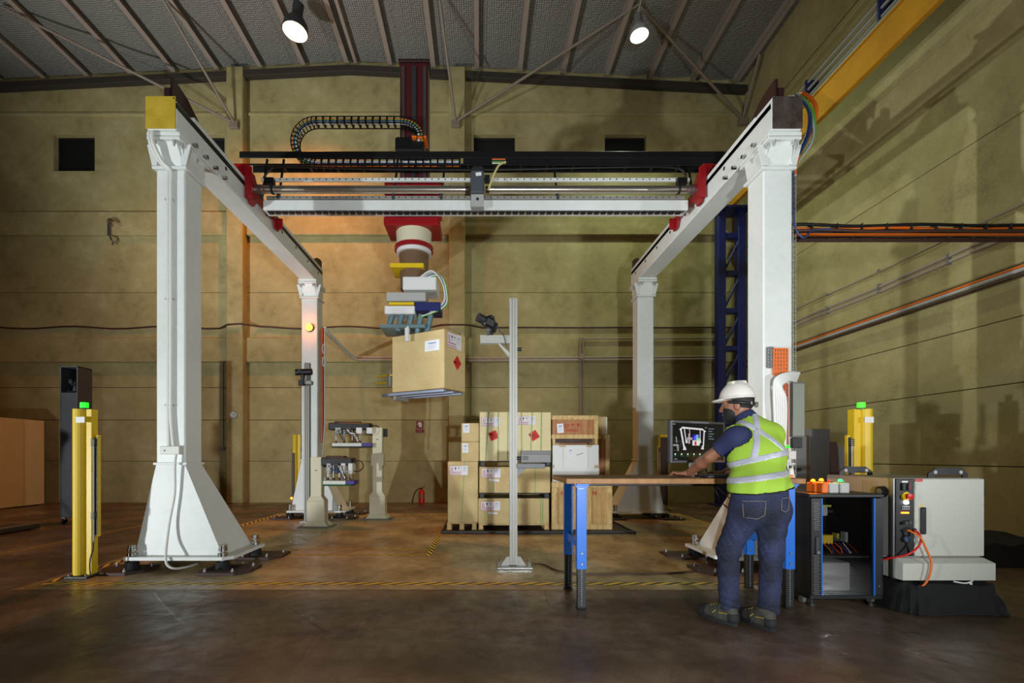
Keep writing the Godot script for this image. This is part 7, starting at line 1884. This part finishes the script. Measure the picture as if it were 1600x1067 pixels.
	# jeans with folds
	var jf := Field.new().setup(Vector3(1.5, 0.05, -3.62), Vector3(2.25, 1.0, -3.0), 0.011)
	jf.cap(pel + Vector3(0, 0.08, 0), pel - Vector3(0, 0.02, 0), 0.128, 0.130, 0.04, Vector3(1.42, 1, 1.0))
	for s in [[hil, knl, anl], [hir, knr, anr]]:
		jf.cap(s[0], s[1], 0.104, 0.074, 0.045); jf.cap(s[1], s[2], 0.073, 0.064, 0.03)
		jf.egg(s[0] + Vector3(0, 0.0, 0.045), Vector3(0.085, 0.095, 0.075), Basis(), 0.04)
	jf.each(func(p: Vector3, v: float) -> float:
		var fold := 0.0022 * sin(p.y * 70.0 + p.x * 34.0 + 4.0 * sin(p.x * 23.0 + p.z * 31.0)) * clampf(1.4 - absf(p.y - 0.5) * 4.0, 0.1, 1.0) + 0.004 * sin(p.y * 110.0 + p.x * 30.0) * clampf(1.0 - absf(p.y - 0.13) * 9.0, 0.0, 1.0)
		var ang := p.y * 34.0 + (p.x - 1.8) * 26.0 + 2.2 * sin(p.x * 17.0 + p.z * 9.0)
		fold += 0.006 * (1.0 - minf(1.0, absf(sin(ang)) * 2.2)) * clampf(1.5 - absf(p.y - 0.52) * 5.5, 0.0, 1.0) + 0.006 * (1.0 - minf(1.0, absf(sin(p.y * 75.0 + p.x * 20.0)) * 1.8)) * clampf(1.2 - absf(p.y - 0.15) * 11.0, 0.0, 1.0)
		return maxf(maxf(v + fold, p.y - 0.955), 0.100 - p.y))
	var je := part("jeans", jf.into(Sh.new()), denim, t, "dark blue jeans")
	var st := mat(Color(0.50, 0.44, 0.40), 0.8)
	var back := func(px: float, pyy: float, z: float) -> Vector3: return P(px, pyy, z)
	for k in [[[1160, 783], [1197, 783], [1195, 805], [1184, 811], [1162, 808]], [[1222, 779], [1233, 777], [1232, 797], [1226, 800], [1221, 796]]]:
		var pts := []
		for q in range(k.size() + 1):
			var e: Array = k[q % k.size()]; var e2: Array = k[(q + 1) % k.size()]
			for w in 6:
				var sp := snap(jf, P(lerpf(e[0], e2[0], w / 6.0), lerpf(e[1], e2[1], w / 6.0), 3.05))
				pts.append(sp - (sp - Vector3(0, H, 0)).normalized() * 0.004)
			if q == k.size() - 1: break
		part("pocket_seam", Sh.new().tube(pts, 0.0018, 5), st, je)
	# polo shirt
	var pf := Field.new().setup(Vector3(1.55, 0.85, -3.85), Vector3(2.4, 1.52, -3.05), 0.012)
	torso.call(pf, 0.004)
	var sll := shl.lerp(ell, 0.66); var slr := shr.lerp(elr, 0.66)
	pf.cap(shl, sll, 0.072, 0.062, 0.04); pf.cap(shr, slr, 0.072, 0.062, 0.04)
	pf.each(func(p: Vector3, v: float) -> float:
		var w := maxf(v, 0.90 - p.y)
		w = maxf(w, minf((p - sll).dot((ell - shl).normalized()), 0.2 - p.distance_to(ell)) if p.x < 1.84 else -1.0)
		return maxf(w, (p - slr).dot((elr - shr).normalized()) if p.z < -3.62 and p.x > 1.95 else -1.0))
	var po := part("polo_shirt", pf.into(Sh.new()), navy, t, "navy polo shirt")
	var cf := Field.new().setup(nek - Vector3(0.13, 0.1, 0.13), nek + Vector3(0.13, 0.12, 0.13), 0.007)
	var nd := (hed - nek).normalized()
	cf.cap(nek - nd * 0.03, nek + nd * 0.045, 0.080, 0.066, 0.01)
	cf.each(func(p: Vector3, v: float) -> float: return maxf(v, maxf((p - nek).dot(nd) - 0.040, -(p - nek).dot(nd) - 0.05)))
	part("collar", cf.into(Sh.new()), navy, po)
	# vest over it, with its silver bands
	var vf := Field.new().setup(Vector3(1.6, 0.82, -3.8), Vector3(2.36, 1.46, -3.0), 0.011)
	torso.call(vf, 0.022)
	vf.cap(pel + Vector3(0.01, 0.09, 0.0), wai, 0.150, 0.135, 0.03, Vector3(1.36, 1, 1.0))
	vf.cap(shr, shr.lerp(slr, 0.30), 0.080, 0.074, 0.04)
	var hem := P(1187, 771, 3.16)
	var hn := Vector3(-0.13, 1.0, 0.10).normalized()
	vf.each(func(p: Vector3, v: float) -> float:
		var fold := (0.005 * sin(p.x * 38.0 + 4.0 * p.y + 3.0 * sin(p.y * 9.0)) + 0.003 * sin(p.x * 71.0 - p.y * 17.0)) * clampf((1.28 - p.y) * 3.5, 0.1, 1.0)
		var w := maxf(v + fold, -(p - hem).dot(hn))
		# armhole: cut away round the near arm
		var ab := ell - shl
		var s := clampf((p - shl).dot(ab) / ab.length_squared(), -0.15, 1.0)
		w = maxf(w, 0.098 - p.distance_to(shl + ab * s + Vector3(-0.02, -0.03, 0.01)))
		# neck opening
		return maxf(w, 0.094 - p.distance_to(nek + nd * 0.03)))
	var ve := part("safety_vest", vf.copy().into(Sh.new()), lime, t, "lime green safety vest")
	var edge := vf.copy()
	edge.grow(0.004)
	edge.each(func(p: Vector3, v: float) -> float: return maxf(v, (p - hem).dot(hn) - 0.008))
	part("vest_hem", edge.into(Sh.new()), M.black, ve, "dark hem binding")
	var band := func(pt: Vector3, nm: Vector3, half: float, cut: Callable) -> void:
		var b := vf.copy()
		b.grow(0.005)
		b.each(func(p: Vector3, v: float) -> float: return maxf(maxf(v, absf((p - pt).dot(nm)) - half), cut.call(p)))
		part("reflective_band", b.into(Sh.new()), silver, ve, "silver reflective band")
	var n1 := Vector3(-0.20, 0.92, -0.12).normalized()
	var c1 := P(1180, 718, 3.25); var c2 := P(1186, 747, 3.17)
	var nowhere := func(_p: Vector3) -> float: return -1.0
	band.call(c1, n1, 0.022, nowhere)
	band.call(c2, Vector3(-0.14, 0.95, -0.05).normalized(), 0.022, nowhere)
	var above := func(p: Vector3) -> float: return maxf(-(p - c1).dot(n1) - 0.01, -(p.z + 3.50))
	band.call(P(1188, 672, 3.34), Vector3(0.70, 0.71, 0), 0.021, above)
	band.call(P(1182, 682, 3.34), Vector3(0.93, -0.37, 0), 0.021, above)
	# safety shoes
	for s in [[Vector3(1.735, 0, -3.285), Vector3(1.615, 0, -3.535)], [Vector3(1.93, 0, -3.185), Vector3(1.862, 0, -3.45)]]:
		var a: Vector3 = s[0]; var b: Vector3 = s[1]
		var d := (b - a).normalized(); var r := d.cross(Vector3.UP)
		var bb := Basis(r, Vector3.UP, -d)
		var sf := Field.new().setup(a.min(b) - Vector3(0.09, 0.0, 0.09) + Vector3(0, 0.012, 0), a.max(b) + Vector3(0.09, 0.17, 0.09), 0.006)
		sf.cap(a + Vector3(0, 0.05, 0) + d * 0.02, a + Vector3(0, 0.05, 0) + d * 0.12, 0.040, 0.042, 0.02)
		sf.cap(a + Vector3(0, 0.05, 0) + d * 0.10, b + Vector3(0, 0.045, 0) - d * 0.03, 0.044, 0.042, 0.03)
		sf.cap(a + Vector3(0, 0.10, 0) + d * 0.035, a + Vector3(0, 0.125, 0) + d * 0.065, 0.044, 0.050, 0.03)
		sf.cap(a + Vector3(0, 0.10, 0) + d * 0.10, a + Vector3(0, 0.066, 0) + d * 0.20, 0.038, 0.03, 0.03)
		sf.each(func(p: Vector3, v: float) -> float: return maxf(v, maxf(0.022 - p.y, p.y - 0.142)))
		var sh := part("safety_shoe", sf.into(Sh.new()), mat(Color(0.22, 0.21, 0.18), 0.75), t, "grey safety shoe with yellow trim")
		var so := Sh.new()
		var prof := []
		for k in 24:
			var an := TAU * k / 24.0
			var wv := 0.048 + 0.004 * sin(an)
			prof.append(Vector2(cos(an) * wv, sin(an) * 0.155))
		so.prism(prof, (a + b) * 0.5 + Vector3(0, 0.015, 0), r, d, 0.028)
		part("shoe_sole", so, M.rubber, sh)
		for k in 4:
			var c := a + d * (0.125 + k * 0.024) + Vector3(0, 0.134 - k * 0.0115, 0)
			part("shoe_lace", Sh.new().tube([c - r * 0.03 - Vector3(0, 0.012, 0), c + Vector3(0, 0.006, 0), c + r * 0.03 - Vector3(0, 0.012, 0)], 0.0035, 6), mat(Color(0.55, 0.48, 0.16), 0.7), sh)
		var trim := mat(Color(0.62, 0.54, 0.15), 0.6)
		for e in [-1.0, 1.0]:
			for q in [[0.03, 0.082, 0.09, 0.074], [0.115, 0.088, 0.14, 0.062]]:
				part("shoe_trim", Sh.new().tube([snap_in(sf, a + d * q[0] + r * 0.07 * e + Vector3(0, q[1], 0), -r * e), snap_in(sf, a + d * (q[0] + q[2]) * 0.5 + r * 0.07 * e + Vector3(0, (q[1] + q[3]) * 0.5, 0), -r * e), snap_in(sf, a + d * q[2] + r * 0.07 * e + Vector3(0, q[3], 0), -r * e)], 0.0035, 6), trim, sh)
		var tc := sf.copy()
		tc.grow(0.003)
		tc.each(func(p: Vector3, v: float) -> float: return maxf(v, 0.205 - (p - a).dot(d)))
		part("toe_cap", tc.into(Sh.new()), M.rubber, sh)
		var hc2 := sf.copy()
		hc2.grow(0.003)
		hc2.each(func(p: Vector3, v: float) -> float: return maxf(v, maxf((p - a).dot(d) - 0.03, p.y - 0.085)))
		part("heel_counter", hc2.into(Sh.new()), M.rubber, sh)

func snap_in(f: Field, p: Vector3, d: Vector3) -> Vector3:
	for k in 40:
		var i := Vector3i(((p - f.o) / f.c).round())
		if i.x >= 0 and i.y >= 0 and i.z >= 0 and i.x < f.nx and i.y < f.ny and i.z < f.nz and f.d[(i.z * f.ny + i.y) * f.nx + i.x] < 0.001: break
		p += d * 0.002
	return p

func snap(f: Field, p: Vector3) -> Vector3:
	# the first point behind p, away from the camera, on the field's surface
	var d := (p - Vector3(0, H, 0)).normalized()
	for k in 60:
		var i := Vector3i(((p - f.o) / f.c).round())
		if i.x < 0 or i.y < 0 or i.z < 0 or i.x >= f.nx or i.y >= f.ny or i.z >= f.nz:
			p += d * 0.005
			continue
		var v := f.d[(i.z * f.ny + i.y) * f.nx + i.x]
		if v < 0.002: break
		p += d * minf(maxf(v * 0.8, 0.002), 0.02)
	return p
